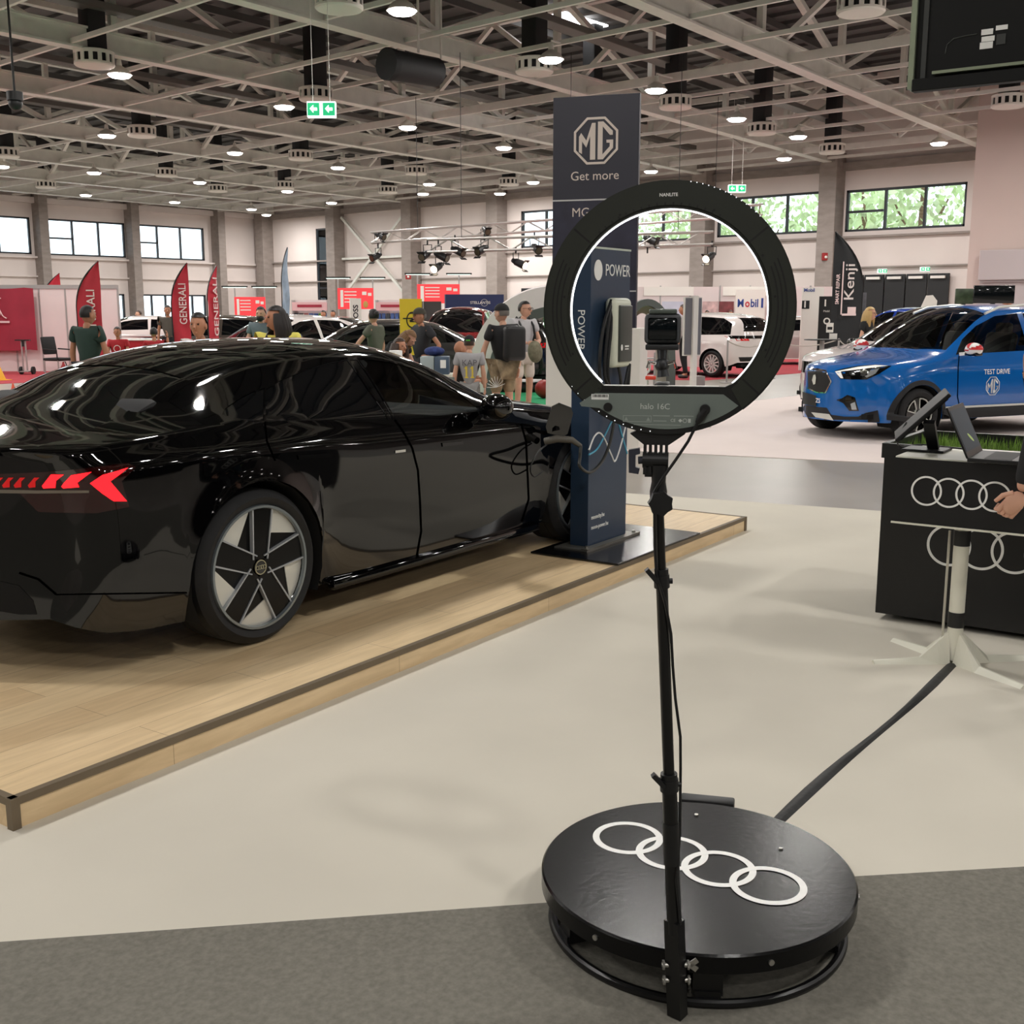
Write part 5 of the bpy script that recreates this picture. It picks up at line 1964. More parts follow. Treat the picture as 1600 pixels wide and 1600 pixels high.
def straps_on(root, J, k=1.0, m=None, pack=True, packname='backpack'):
    m = m or M_black
    for a, s in (('l', 1), ('r', -1)):
        c, sh = J['che'], J['sh' + a]
        y = s * .11 * k
        MB().tube([Vector((c.x - .12 * k, y, sh.z - .02)), Vector((c.x - .02 * k, y * 1.0, sh.z + .078 * k)), Vector((c.x + .115 * k, y, sh.z - .05 * k)), Vector((c.x + .14 * k, y * 1.1, c.z - .09 * k)), Vector((c.x + .08 * k, y * 1.5, c.z - .24 * k))], .018 * k, 8).build('strap', m, root)
    if pack:
        MB().box(J['che'] + Vector((-.21 * k, 0, -.05 * k)), (.16 * k, .30 * k, .42 * k), bev=.06 * k, seg=4).build(packname, m, root)


def dir_(phi):                            # heading: 0 = to the right across the view, 90 = away, 270 = towards the visitor
    return YAW - pi / 2 + radians(phi)


def spot(px, crown, dist, h=None):        # where somebody whose crown is seen there stands, and the height that gives
    p = far(px, crown, dist)
    return Vector((p.x, p.y, 0)), p.z


C = lambda n, rgb, r=.8: mat(n, rgb, r, var=.06, scale=14)
H_dark, H_brown, H_blond, H_grey = C('hair_dark', (30, 24, 22), .5), C('hair_brown', (62, 44, 34), .5), C('hair_blond', (196, 162, 104), .5), C('hair_grey', (110, 104, 98), .6)
blk = C('cloth_black', (22, 22, 24))
den = C('cloth_denim', (52, 62, 84))
p, h = spot(134, 484, 14.2)
person('man in a dark green shirt seen from behind by the white booth wall', p, dir_(75), max(h, 1.66), M_skin2, C('cloth_green', (40, 62, 54)), C('cloth_jeans_dark', (40, 42, 52)), H_dark, yaw=-.3, fat=1.12,
       pose=dict(el=(.02, .26, 1.13), er=(.02, -.26, 1.13)))
redt = C('cloth_red', (176, 36, 46))
p, h = spot(184, 513, 25)
r1, J, HM = person('person in a red t-shirt sitting at the table facing the visitor', p, dir_(275), 1.62, M_skin2, redt, den, H_dark, seated=True)
MB().ring((0, 0), .07, .012, 0, .004, frame(J['che'] + Vector((.135, 0, -.06)), (0, 1, 0), (0, 0, 1)), 24).build('shirt_print', M_wht, r1)
p, h = spot(240, 512, 24)
r1, J, HM = person('person in a red t-shirt with white back print raising one arm', p, dir_(110), 1.62, M_skin2, redt, den, H_dark, seated=True, pose=dict(er=(.12, -.30, .86), wr=(.14, -.30, 1.12)))
MB().ring((0, 0), .075, .012, 0, .004, frame(J['che'] + Vector((-.135, 0, -.04)), (0, -1, 0), (0, 0, 1)), 24).build('shirt_print', M_wht, r1)
p, h = spot(262, 486, 27)
person('man in a dark checked top standing beside the red feather flag', p, dir_(285), 1.72, M_skin2, C('cloth_check', (90, 84, 76)), blk, H_dark)
p, h = spot(218, 493, 38)
person('man in a white shirt far off by the concrete column', p, dir_(200), 1.6, M_skin, C('cloth_white', (226, 222, 216)), den, H_brown)
p, h = spot(312, 490, 10.3)
person('man in a white t-shirt standing just beyond the black car', p, dir_(235), max(h, 1.58), M_skin2, C('cloth_offwhite', (228, 222, 216)), den, H_dark, yaw=.5)
p, h = spot(408, 483, 18.5)
r1, J, HM = person('bearded man in a grey t-shirt looking at his phone', p, dir_(265), 1.66, M_skin, C('cloth_slate', (104, 116, 122)), den, H_dark, pose=dict(el=(.06, .25, 1.15), wl=(.26, .12, 1.14), er=(.06, -.25, 1.15), wr=(.26, -.10, 1.14)))
bd = MB().ball(HM @ Vector((.045, 0, -.065)), (.06, .062, .055), 14, 10)
bd.build('beard', H_dark, r1)
p, h = spot(434, 478, 10.8)
r1, J, HM = person('long-haired woman in a yellow t-shirt with dark backpack straps', p, dir_(255), max(h, 1.62), M_skin2, C('cloth_yellow', (238, 226, 110)), den, H_dark, hairstyle='long', yaw=-.75)
straps_on(r1, J, .93)
p, h = spot(514, 512, 16.6)
person('dark-haired person sitting low behind the roof of the black car', p, dir_(80), 1.55, M_skin2, blk, den, H_dark, seated=True)
p, h = spot(585, 484, 17.6)
person('man in an olive t-shirt with dark hair leaning to one side', p, dir_(160), 1.62, M_skin, C('cloth_olive', (96, 98, 84)), blk, H_dark, yaw=-.6, hairstyle='tail',
       pose=dict(el=(.18, .25, 1.2), wl=(.34, .22, .98)))
p, h = spot(606, 505, 15.6)
person('woman in black bending forward with long fair-tipped hair', p, dir_(330), 1.55, M_skin, blk, blk, C('hair_ombre', (126, 92, 60), .6), hairstyle='long', pitch=.7,
       pose=dict(spi=(.06, 0, 1.08), che=(.18, 0, 1.22), nec=(.28, 0, 1.30), hed=(.34, 0, 1.34), shl=(.2, .18, 1.28), shr=(.2, -.18, 1.28), el=(.28, .24, 1.0), er=(.28, -.24, 1.0), wl=(.4, .2, .84), wr=(.4, -.2, .84)))
p, h = spot(619, 516, 14.9)
person('brown-haired woman sitting by the yellow banner', p, dir_(320), 1.62, M_skin2, C('cloth_bluegrey', (70, 78, 96)), den, H_brown, seated=True, hairstyle='long')
p, h = spot(658, 484, 16.6)
r1, J, HM = person('man in a dark shirt and flat cap with a hand on his hip', p, dir_(215), 1.63, M_skin2, C('cloth_charcoal', (44, 44, 48)), blk, H_grey, fat=1.1, pose=dict(el=(-.12, .36, 1.17), wl=(.02, .22, 1.02), er=(.18, -.28, 1.16), wr=(.36, -.2, 1.1)))
cap_on(r1, HM, C('cap_olive', (70, 66, 54)))
p, h = spot(712, 533, 15.3)
r1, J, HM = person('bald man in a black shirt crouching behind the boy in grey', p, dir_(20), 1.56, M_skin2, C('cloth_black_print', (26, 26, 26)), blk, None, seated=True)
p, h = spot(733, 527, 13.6)
r1, J, HM = person('boy in a grey t-shirt numbered 11 and a black cap seen from behind', p, dir_(92), 1.30, M_skin, C('cloth_heather', (168, 166, 168)), C('cloth_greypants', (150, 148, 146)), H_brown, legs='short', yaw=-.2)
cap_on(r1, HM, blk, 0, mat('strap_green', (90, 190, 70), 0.5))
kb = 1.30 / 1.75
bt_ = MB()
NM = frame(J['spi'] + Vector((-.128 * kb - .02, 0, .04)), (0, -1, 0), (0, 0, 1))
for dx in (-.036, .036):
    bt_.prism([(dx - .022, -.07), (dx + .024, -.07), (dx + .024, -.055), (dx + .011, -.055), (dx + .011, .07), (dx - .006, .07), (dx - .024, .048), (dx - .024, .032), (dx - .008, .044), (dx - .008, -.055), (dx - .022, -.055)], 0, .006, NM)
bt_.build('shirt_number', mat('print_yellow', (226, 200, 70), 0.6), r1, False)
nb_ = MB().text('KAP', .07, frame(J['che'] + Vector((-.118 * kb - .022, 0, .0)), (0, -1, 0), (0, 0, 1)), .006, .0)
nb_.build('shirt_lettering', mat('print_grey', (96, 94, 98), 0.6), r1, False)
p, h = spot(786, 477, 14.6)
camo = mat('cloth_camo', (150, 132, 104), 0.85, var=.45, scale=9)
r1, J, HM = person('heavy man in a black t-shirt, black cap and camouflage shorts', p, dir_(118), 1.68, M_skin, blk, camo, H_grey, legs='short', fat=1.22, shoes=(60, 60, 60), yaw=.35,
                   pose=dict(el=(.06, .27, 1.12), wl=(.14, .24, .88)))
cap_on(r1, HM, blk)
MB().box(J['che'] + Vector((-.25, -.03, -.08)), (.15, .30, .44), bev=.06, seg=4).build('backpack', M_black, r1)
pm = MB()
for q in range(9):
    a = radians(20 + q * 20)
    pm.bar((0, 0, 0), (0, .12 * cos(a), .14 * sin(a)), .006, .022, (1, 0, 0))
bmesh.ops.transform(pm.bm, matrix=Matrix.Translation(J['hl'].lerp(J['kl'], .62) + Vector((-.105, .056, 0))) @ Matrix.Rotation(radians(152), 4, 'Z'), verts=pm.bm.verts[:])
pm.build('palm_print', M_wht, r1, False)
p, h = spot(818, 473, 17.4)
r1, J, HM = person('man in spectacles, grey t-shirt and white shorts holding a bundle', p, dir_(300), 1.74, M_skin, C('cloth_palegrey', (190, 188, 190)), C('cloth_cream', (228, 216, 204)), H_dark, legs='short', shoes=(200, 196, 190), yaw=.5,
                   pose=dict(el=(.04, .26, 1.14), wl=(.26, .08, 1.12), er=(.04, -.26, 1.14), wr=(.26, -.08, 1.12)))
glasses_on(r1, HM)
straps_on(r1, J, 1.0)
MB().ball(J['wl'].lerp(J['wr'], .5) + Vector((.09, 0, -.13)), (.09, .12, .17), 14, 10, Euler((.2, .1, 0)).to_matrix()).build('cloth_bundle', mat('bundle_olive', (120, 116, 96), 0.9, var=.35, scale=12), r1)
p, h = spot(1070, 475, 27)
person('man in a grey top and black trousers beyond the white display post', p, dir_(150), 1.74, M_skin2, C('cloth_lightgrey', (180, 172, 170)), blk, H_brown, sleeve=1.9, pose=dict(al=(-.12, .1, .09), tl=(.02, .12, .035), kl=(-.02, .1, .5)))
p, h = spot(1358, 478, 20.5)
r1, J, HM = person('blonde woman in black with glasses standing beyond the blue car', p, dir_(320), 1.66, M_skin, blk, blk, H_blond, hairstyle='long', yaw=.1, sleeve=.5)
glasses_on(r1, HM)
for (px, cy, d_, l_, sh, hr) in ((1105, 490, 36, 'person in red among the far booths beside the grey poster', redt, H_dark), (1142, 492, 37, 'person in a red top far off under the blue lettered banner', redt, H_brown),
                                 (1575, 458, 23, 'red-haired person whose head shows over the blue car roof', C('cloth_rust', (150, 90, 60)), C('hair_red', (150, 92, 60), .6)),
                                 (521, 492, 36, 'person far off before the bright glass door', den, H_dark), (506, 492, 34, 'person in an orange top far off by the shelves', C('cloth_orange', (220, 96, 50)), H_dark)):
    p, h = spot(px, cy, d_)
    person(l_, p, dir_(250), max(1.6, min(h, 1.9)), M_skin2, sh, den, hr, eyes=False)
# two people cut by the frame on the far right
p = far(1640, 500, 10.9)
person('person in black trousers and beige top standing by the blue car door', Vector((p.x, p.y, 0)), dir_(120), 1.75, M_skin2, C('cloth_beige', (176, 150, 120)), blk, H_dark, sleeve=.6, fat=1.05,
       pose=dict(el=(-.05, .36, 1.17), wl=(.06, .2, 1.0)))
hp = far(1574, 790, 4.52)
p = far(1792, 700, 4.56)
bo = Vector((p.x, p.y, 0))
th_ = dir_(190)
inv = (Matrix.Translation(bo) @ Matrix.Rotation(th_, 4, 'Z')).inverted()
kk = 1 / (1.78 / 1.75)
wr_ = (inv @ far(1597, 770, 4.52)) * kk
er_ = (inv @ far(1626, 655, 4.52)) * kk
sr_ = Vector((.0, .185, 1.41))
person('person in black leaning over the white table, hand hanging before the ringed board', bo, th_, 1.78, M_skin, C('cloth_black_sleeve', (24, 24, 26)), blk, H_dark, sleeve=1.93,
       pose=dict(el=tuple(er_), wl=tuple(wr_), shl=(.05, .19, 1.40)), hands=(inv.to_3x3() @ (-RT * .5 - UP * .8 + FW * .1), inv.to_3x3() @ (FW * .9 - UP * .3)))
# ---------------------------------------------------------------- other cars
class Tracer:
    def __init__(s, M, tree):
        s.M, s.I, s.t = M, M.inverted(), tree

    def hit(s, px, py):
        h, n, i, ds = s.t.ray_cast(s.I @ Vector((0, 0, EYE)), (s.I.to_3x3() @ ray(px, py)).normalized())
        return h, n

    def drape(s, polys, cell=4.0, off=.003):
        bm = (mb := flat(*polys)).bm
        for ax in (Vector((1, 0, 0)), Vector((0, 1, 0))):
            v = [p.co.dot(ax) for p in bm.verts]
            k = math.ceil(min(v) / cell)
            while k * cell < max(v):
                bmesh.ops.bisect_plane(bm, geom=bm.verts[:] + bm.edges[:] + bm.faces[:], plane_co=ax * (k * cell), plane_no=ax, dist=1e-4)
                k += 1
        bad = []
        for v in bm.verts:
            h, n = s.hit(v.co.x, v.co.y)
            if h is None:
                bad.append(v)
            else:
                v.co = h + n * off
        bmesh.ops.delete(bm, geom=bad, context='VERTS')
        return mb


SUV = [
    (-.84, 1.00, .50, .99, .66, .93, .74, .85, .76, .60, .72, .40),
    (-.74, 1.32, .50, 1.30, .70, 1.0, .80, .88, .82, .60, .78, .36),
    (-.50, 1.57, .54, 1.50, .76, 1.07, .86, .88, .875, .60, .84, .30),
    (.00, 1.65, .57, 1.57, .80, 1.08, .89, .88, .90, .60, .87, .27),
    (.60, 1.685, .58, 1.595, .81, 1.06, .885, .86, .895, .58, .87, .25),
    (1.05, 1.665, .58, 1.565, .81, 1.045, .885, .84, .895, .56, .87, .25),
    (1.35, 1.60, .60, 1.48, .81, 1.035, .885, .84, .895, .56, .87, .25),
    (1.62, 1.48, .64, 1.34, .82, 1.03, .885, .84, .895, .56, .87, .25),
    (1.90, 1.31, .70, 1.17, .83, 1.02, .89, .84, .90, .56, .87, .25),
    (2.10, 1.155, .74, 1.065, .84, 1.00, .89, .83, .90, .56, .87, .26),
    (2.40, 1.06, .73, 1.015, .85, .965, .895, .82, .905, .58, .87, .27),
    (2.95, .985, .70, .94, .81, .885, .865, .78, .885, .56, .855, .25),
    (3.25, .92, .63, .885, .73, .83, .79, .73, .81, .50, .77, .23),
    (3.42, .84, .52, .82, .60, .77, .66, .69, .68, .48, .64, .23),
]
CWB = 2.585


def scale_rows(rows, sz=1.0, sx=1.0, drop=0.0):
    return [(r[0] * sx, *[v * sz if i in (0, 2, 4, 6, 8, 10) else v for i, v in enumerate(r[1:])]) for r in rows]


SEDAN = [
    (-1.02, .96, .50, .95, .64, .90, .72, .80, .72, .55, .66, .34),
    (-.92, 1.03, .54, 1.02, .74, .95, .82, .82, .83, .55, .78, .30),
    (-.60, 1.09, .56, 1.07, .80, .99, .88, .85, .89, .55, .86, .25),
    (-.30, 1.22, .56, 1.17, .82, 1.00, .89, .85, .90, .55, .87, .24),
    (.10, 1.38, .56, 1.31, .82, 1.00, .89, .85, .90, .55, .87, .22),
    (.60, 1.44, .57, 1.36, .82, .99, .885, .84, .89, .55, .87, .20),
    (1.20, 1.43, .58, 1.34, .82, .97, .885, .83, .89, .55, .87, .20),
    (1.60, 1.35, .62, 1.24, .83, .96, .885, .82, .89, .55, .87, .20),
    (2.00, 1.16, .70, 1.04, .84, .95, .885, .82, .89, .55, .87, .20),
    (2.25, 1.02, .73, .97, .84, .93, .89, .80, .90, .55, .87, .22),
    (2.65, .96, .70, .92, .84, .88, .89, .78, .90, .54, .87, .22),
    (3.10, .88, .64, .85, .78, .80, .84, .70, .86, .50, .83, .20),
    (3.35, .78, .56, .76, .66, .71, .74, .62, .76, .46, .72, .20),
    (3.48, .66, .44, .65, .54, .62, .60, .54, .62, .42, .58, .22),
]
WHEELS = {}


def wheelset(key):
    if key not in WHEELS:
        if key == 'white':
            WHEELS[key] = wheel_parts_twin(.32, .225, .21, 12, False, mat('wheel_white', (232, 230, 226), 0.35))
        elif key == 'silver':
            WHEELS[key] = wheel_parts_twin(.325, .225, .21, 8, False, mat('wheel_silver', (150, 150, 150), 0.35, .4))
        else:
            WHEELS[key] = wheel_parts_twin(.325, .222, .215, 5, True)
    return WHEELS[key]


def car(name, label, rows, loc, rz, paint, res=.7, wheels='silver', front=None, rear=None, sp=1.0, clad=False, glass=None, flare=.015):
    root = thing(name, label, 'car', loc, rz)
    R = .365
    B = CarBody(rows, [(0, .33, R), (CWB, .33, R)], res=res, swf=.34, swr=.22, flare=flare)
    gl_ = glass or M_dglass
    s = rows is SEDAN
    gz = lambda x, f: B.g(5, x) + .03 + (B.g(3, x) - .03 - B.g(5, x) - .03) * f
    fx = [1.95, 1.74, 1.45, 1.1, .7] if not s else [1.95, 1.7, 1.45, 1.1, .72]
    fwp = [(fx[0], gz(fx[0], .1))] + [(x, gz(x, 1)) for x in fx[1:]] + [(fx[-1] - .02, gz(fx[-1], 0))]
    rx = [fx[-1] - .1, .35, .05, -.25] if s else [fx[-1] - .1, .3, -.1, -.38]
    rwp = [(rx[0], gz(rx[0], 0))] + [(x, gz(x, 1)) for x in rx[:-1]] + [(rx[-1], gz(rx[-1], .75)), (rx[-1] - .05, gz(rx[-1], .0) + .01)]
    for nm, o in (('front_side_window', fwp), ('rear_side_window', rwp)):
        for hf in split_y(B.cut(o, 'xz', lambda c, n: abs(n.y) > .25 and c.z > .85)):
            pane(hf, nm, gl_, root, push=-.004)
    wx = (1.2, 2.02, 2.18) if not s else (1.3, 2.12, 2.28)
    a, b = B.g(2, wx[0]) - .05, B.g(2, wx[1]) - .03
    pane(B.cut([(wx[0], -a), (wx[0], a), (wx[1], b), (wx[2], b * .5), (wx[2] + .02, 0), (wx[2], -b * .5), (wx[1], -b)], 'xy', lambda c, n: n.z > .25 and c.z > .85), 'windshield', gl_, root, push=-.003)
    if s:
        pane(B.cut([(.02, -.48), (.02, .48), (-.5, .52), (-.52, 0), (-.5, -.52)], 'xy', lambda c, n: n.z > .3 and c.z > .9), 'rear_window', M_dglass, root, push=-.003)
    else:
        zt_ = B.g(1, -.6)
        pane(B.cut([(-.46, 1.42), (.46, 1.42), (.56, 1.10), (-.56, 1.10)], 'yz', lambda c, n: n.x < -.05 and c.x < -.3), 'rear_window', M_dglass, root, push=-.003)
    tr_ = B.tree()
    me = bpy.data.meshes.new('body')
    B.bm.to_mesh(me)
    B.bm.free()
    me.materials.append(paint)
    me.shade_smooth()
    obj('body', me, root)
    MB().box((1.25, 0, .30), (3.9, 1.3, .06)).box((1.3, 0, .5), (2.4, 1.2, .35)).build('underbody', M_well, root, False)
    if gl_ is not M_dglass:
        for y in (-.36, .36):
            MB().box((.95, y, .75), (.5, .48, .2), bev=.05).box((.72, y, 1.02), (.15, .46, .6), Euler((0, -.2, 0)).to_matrix(), bev=.06).box((.64, y, 1.36), (.1, .24, .16), bev=.04).build('front_seat', M_int, root)
        MB().box((1.7, 0, .94), (.5, 1.4, .18), bev=.05).build('dashboard', M_int, root)
    for x in (0, CWB):
        for sd in (1, -1):
            wheel_well(root, x, .33, R + .002, .895, M_well, sd)
            put_wheel(wheelset(wheels), root, x, sd * .79, .326, sd)
    mx = fx[0] - .12
    for sd in (-1, 1):
        MB().ball((mx, sd * .97, gz(mx, .2)), (.07, .09, .065)).bar((mx + .05, sd * .82, gz(mx, .05)), (mx, sd * .94, gz(mx, .12)), .04, .03).build('door_mirror', M_gloss, root)

    def press(polys, x_dir, nm, m, off=.004):       # outlines in (y, z) pressed onto nose (+1) or tail (-1)
        M = frame((3.6 if x_dir > 0 else -1.2, 0, 0), (0, 1, 0), (0, 0, 1))
        mb = decal(tr_, flat(*polys), M, (-x_dir, 0, 0), off, .08)
        return pane(mb, nm, m, root)
    hl = mat('headlight', (210, 216, 220), 0.08, coat=.5)
    tlm = mat('taillight_red', (150, 14, 18), 0.12, emit=.25, ecol=(1, .02, .02))
    zz = .72 if s else .86
    for sd in (1, -1):
        press([[(sd * .42, zz - .05), (sd * .80, zz), (sd * .82, zz + .07), (sd * .46, zz + .03)]], 1, 'headlight', hl)
        press([[(sd * .45, zz + .02), (sd * .80, zz + .02), (sd * .78, zz + .13), (sd * .5, zz + .10)]], -1, 'tail_light', tlm)
    press([[(-.42, zz - .22), (.42, zz - .22), (.40, zz - .04), (-.40, zz - .04)]], 1, 'grille', M_gloss)
    press([[(-.26, zz - .34), (.26, zz - .34), (.26, zz - .24), (-.26, zz - .24)]], 1, 'number_plate', M_white, .012)
    press([[(-.5, .36), (.5, .36), (.55, .46), (-.55, .46)]], -1, 'rear_bumper_insert', M_black)
    return root, tr_


def paint(n, rgb, rough=.12):
    return mat('paint_' + n, rgb, rough, coat=.6)


# blue compact SUV
fwd = (-RT * cos(radians(25)) - FW * sin(radians(25))).normalized()
lft = UP.cross(fwd)
wc = at(1432, 689, 0)
so = wc - fwd * CWB - lft * .875
sa = atan2(fwd.y, fwd.x)
M_blue = paint('blue', (14, 98, 178), .14)
zs, ztree = car('compact_suv', 'bright blue compact SUV with white door lettering on the white carpet', SUV, so, sa, M_blue, 1.1, 'black', glass=gl)
T = Tracer(Matrix.Translation(so) @ Matrix.Rotation(sa, 4, 'Z'), ztree)
for o in [c for c in zs.children if c.name.startswith(('headlight', 'grille', 'number_plate'))]:
    bpy.data.objects.remove(o)
M_clad = mat('cladding_black', (26, 26, 28), 0.65, var=.1, scale=30)
pane(T.drape([[(1262, 577), (1278, 577), (1291, 580), (1299, 596), (1290, 614), (1276, 613), (1263, 606)]], off=.004), 'grille', mat('grille_black', (10, 10, 11), 0.6, var=.6, scale=90), zs)
pane(T.drape(line_poly([(1262, 577), (1278, 577), (1291, 580), (1299, 596), (1290, 614), (1276, 613), (1262, 606)], 1.6), off=.007), 'grille_frame', M_chrome, zs)
gb = pane(T.drape([[(1272, 586), (1275, 585), (1276, 590), (1275, 600), (1272, 601), (1270, 594)]], off=.012), 'grille_badge', M_silver, zs)
h1 = pane(T.drape([[(1304, 580), (1318, 576), (1340, 572), (1367, 570), (1393, 572), (1374, 584), (1354, 593), (1332, 593), (1313, 592)]], off=.004), 'headlight', M_gloss, zs)
pane(T.drape([[(1305, 581), (1340, 574), (1367, 571), (1388, 572), (1340, 578), (1314, 581), (1318, 591), (1314, 591)]], off=.007), 'running_light', mat('running_light', (238, 236, 230), 0.2, emit=.3), h1)
pane(T.drape([[(1344, 580), (1352, 577), (1358, 582), (1353, 588), (1345, 587)]], off=.008), 'lens', M_chrome, h1)
pane(T.drape([[(1360, 579), (1374, 576), (1368, 584), (1354, 590), (1352, 588)]], off=.008), 'reflector', mat('lamp_clear', (190, 196, 200), 0.1, .5), h1)
fg = pane(T.drape([[(1307, 625), (1316, 622), (1324, 617), (1336, 621), (1342, 642), (1327, 642), (1318, 630)]], off=.004), 'fog_light_pod', M_gloss, zs)
pane(T.drape([[(1329, 631), (1336, 628), (1339, 640), (1331, 640)]], off=.008), 'fog_lens', mat('lamp_clear', (190, 196, 200), 0.1, .5), fg)
pane(T.drape([[(1252, 634), (1262, 633), (1278, 636), (1292, 637), (1299, 648), (1320, 651), (1341, 651), (1353, 645), (1372, 641), (1376, 668), (1340, 668), (1300, 664), (1262, 652)]], off=.003), 'lower_bumper', M_clad, zs)
pane(T.drape([[(1268, 644), (1296, 647), (1303, 657), (1275, 652)]], off=.007), 'skid_plate', M_silver, zs)
npl = pane(T.drape([[(1256, 612), (1277, 618), (1277, 635), (1257, 631)]], off=.02), 'number_plate', mat('plate_black', (24, 24, 26), 0.4), zs)
hz, _ = T.hit(1271, 625)
if hz is not None:
    PM = frame(hz + Vector((.03, .10, 0)), (0, 1, 0), (0, 0, 1))
    pane(decal(ztree, MB().text('ZS', .055, Matrix(), 0, .02), PM @ Matrix.Translation((.02, .0, 0)), (-1, 0, 0), .026, .05), 'plate_lettering', M_wht, npl)
SM = lambda h: frame(h, (-1, 0, 0), (0, 0, 1))
for xc in (0, CWB):
    arcs = MB()
    o_, i_ = arc2((xc, .33), .425, -8, 188, 26), arc2((xc, .33), .366, -8, 188, 26)
    for k in range(26):
        arcs.bm.faces.new([arcs.bm.verts.new((-x, z, 0)) for x, z in (o_[k], o_[k + 1], i_[k + 1], i_[k])])
    pane(decal(ztree, arcs, frame((0, 1.2, 0), (-1, 0, 0), (0, 0, 1)), (0, -1, 0), .007, .07), 'arch_cladding', M_clad, zs)
for sd in (1, -1):
    MB().box((1.29, sd * .875, .32), (1.82, .07, .13), bev=.02).build('sill_cladding', M_clad, zs)
    MB().box((1.29, sd * .905, .40), (1.75, .02, .028), bev=.005).build('sill_trim', M_silver, zs)
sx_, _ = T.hit(1556, 581)
ox_, _ = T.hit(1551, 603)
print('zs text', sx_, ox_)
if sx_ is not None and ox_ is not None:
    pane(decal(ztree, MB().text('TEST DRIVE', .062, Matrix(), 0, .012), SM((sx_.x - .02, 1.2, sx_.z)), (0, -1, 0), .004, .08), 'door_lettering', M_wht, zs)
    lg = mg_logo(MB(), Matrix(), .128, .0)
    pane(decal(ztree, lg, SM((ox_.x, 1.2, ox_.z)), (0, -1, 0), .004, .06), 'door_emblem', M_wht, zs)
pane(T.drape(line_poly([(1499, 546), (1497, 575), (1496, 620), (1500, 640)], 1.4), off=.003), 'door_seam', M_seam, zs)
for sd in (1, -1):
    MB().tube([(-.4, sd * .60, 1.56), (.0, sd * .60, 1.64), (.6, sd * .61, 1.67), (1.05, sd * .61, 1.64), (1.3, sd * .62, 1.56)], .018, 8).build('roof_rail', M_silver, zs)
for o in [c for c in zs.children if c.name.startswith('door_mirror')]:
    bpy.data.objects.remove(o)
for sd in (1, -1):
    mc = Vector((1.86, sd * 1.0, 1.12))
    m_ = MB().ball(mc, (.085, .125, .085)).bar((1.92, sd * .84, 1.06), (1.86, sd * .97, 1.08), .05, .04).build('door_mirror', M_wht, zs)
    st_ = MB()
    bmesh.ops.create_uvsphere(st_.bm, u_segments=24, v_segments=16, radius=1)
    bmesh.ops.delete(st_.bm, geom=[f for f in st_.bm.faces if not ((int((atan2(f.calc_center_median().y, f.calc_center_median().z) + 7) * 24 / 2 / pi) % 6 < 3) and f.calc_center_median().z > -.2)], context='FACES')
    for v in st_.bm.verts:
        v.co = mc + Vector((v.co.x * .087, v.co.y * .128, v.co.z * .087))
    st_.build('mirror_stripe', mat('stripe_red', (206, 36, 40), 0.3), m_)
    MB().box(mc + Vector((0, 0, -.055)), (.12, .2, .05), bev=.02).build('mirror_base', M_gloss, m_)


def place_car(px, d, phi):
    p = far(px, 485, d)
    a = dir_(phi)
    f = Vector((cos(a), sin(a), 0))
    return Vector((p.x, p.y, 0)) - f * 1.29, a


P_white = paint('white', (228, 218, 214))
P_black, P_grey, P_brown, P_navy, P_red = paint('black', (10, 10, 12)), paint('grey', (56, 54, 54)), paint('brown', (66, 58, 52)), paint('navy', (22, 58, 150)), paint('red', (120, 22, 26))
l, a = so + lft * -2.5 - fwd * 2.0, sa
car('white_crossover', 'white crossover parked just behind the blue compact SUV', SUV, l, a, P_white, .7, 'silver')
# white rally hatchback on the red carpet
a = dir_(132)
f = Vector((cos(a), sin(a), 0))
lf2 = UP.cross(f)
rw = far(1118, 485, 27.3)
l = Vector((rw.x, rw.y, .006)) - lf2 * .79
rally, rtree = car('rally_hatchback', 'white rally hatchback with white wheels on the red carpet', scale_rows(SUV, .92), l, a, P_white, .8, 'white')
band = decal(rtree, flat([(-.78, .93), (.78, .93), (.76, 1.0), (-.76, 1.0)]), frame((-1.3, 0, 0), (0, 1, 0), (0, 0, 1)), (1, 0, 0), .008, .08)
pane(band, 'tail_band', M_gloss, rally)
pane(decal(rtree, flat([(-.62, .30), (.62, .30), (.7, .5), (-.7, .5)]), frame((-1.3, 0, 0), (0, 1, 0), (0, 0, 1)), (1, 0, 0), .008, .08), 'diffuser', M_black, rally)
for (nm, lb, rw_, px, d, phi, pt_, wh) in (
        ('silver_saloon', 'silver grey saloon behind a rope barrier under the black feather flag', SEDAN, 1222, 34.5, 182, paint('silver', (176, 166, 160)), 'silver'),
        ('blue_hatchback', 'dark blue hatchback seen from behind before the black doors', SUV, 1402, 31, 112, P_navy, 'black'),
        ('white_sports_car', 'low white car far off beside the red table', SEDAN, 205, 36, 190, P_white, 'silver'),
        ('brown_estate_car', 'brown estate car behind the man in the white t-shirt', scale_rows(SUV, .88), 318, 30.5, 178, P_brown, 'silver'),
        ('white_hatchback', 'white hatchback behind the woman in yellow', scale_rows(SUV, .9), 425, 23.5, 235, P_white, 'silver'),
        ('black_saloon', 'black saloon facing the visitor between white and dark grey cars', SEDAN, 516, 29, 262, P_black, 'silver'),
        ('dark_grey_saloon', 'dark grey saloon behind the man in the olive t-shirt', SEDAN, 575, 20.8, 184, P_grey, 'silver'),
        ('red_roofed_car', 'black and dark red car before the navy exhibition wall', SUV, 716, 26.3, 262, P_red, 'black'),
        ('black_hatchback', 'black hatchback under the white arched tent', scale_rows(SUV, .9), 826, 24.2, 80, P_black, 'black')):
    l, a = place_car(px, d, phi)
    car(nm, lb, rw_, l, a, pt_, .6, wh)
# ---------------------------------------------------------------- stands, flags and goods along the hall
def local_x(p, q):
    v = (q - p)
    v.z = 0
    return v.normalized()


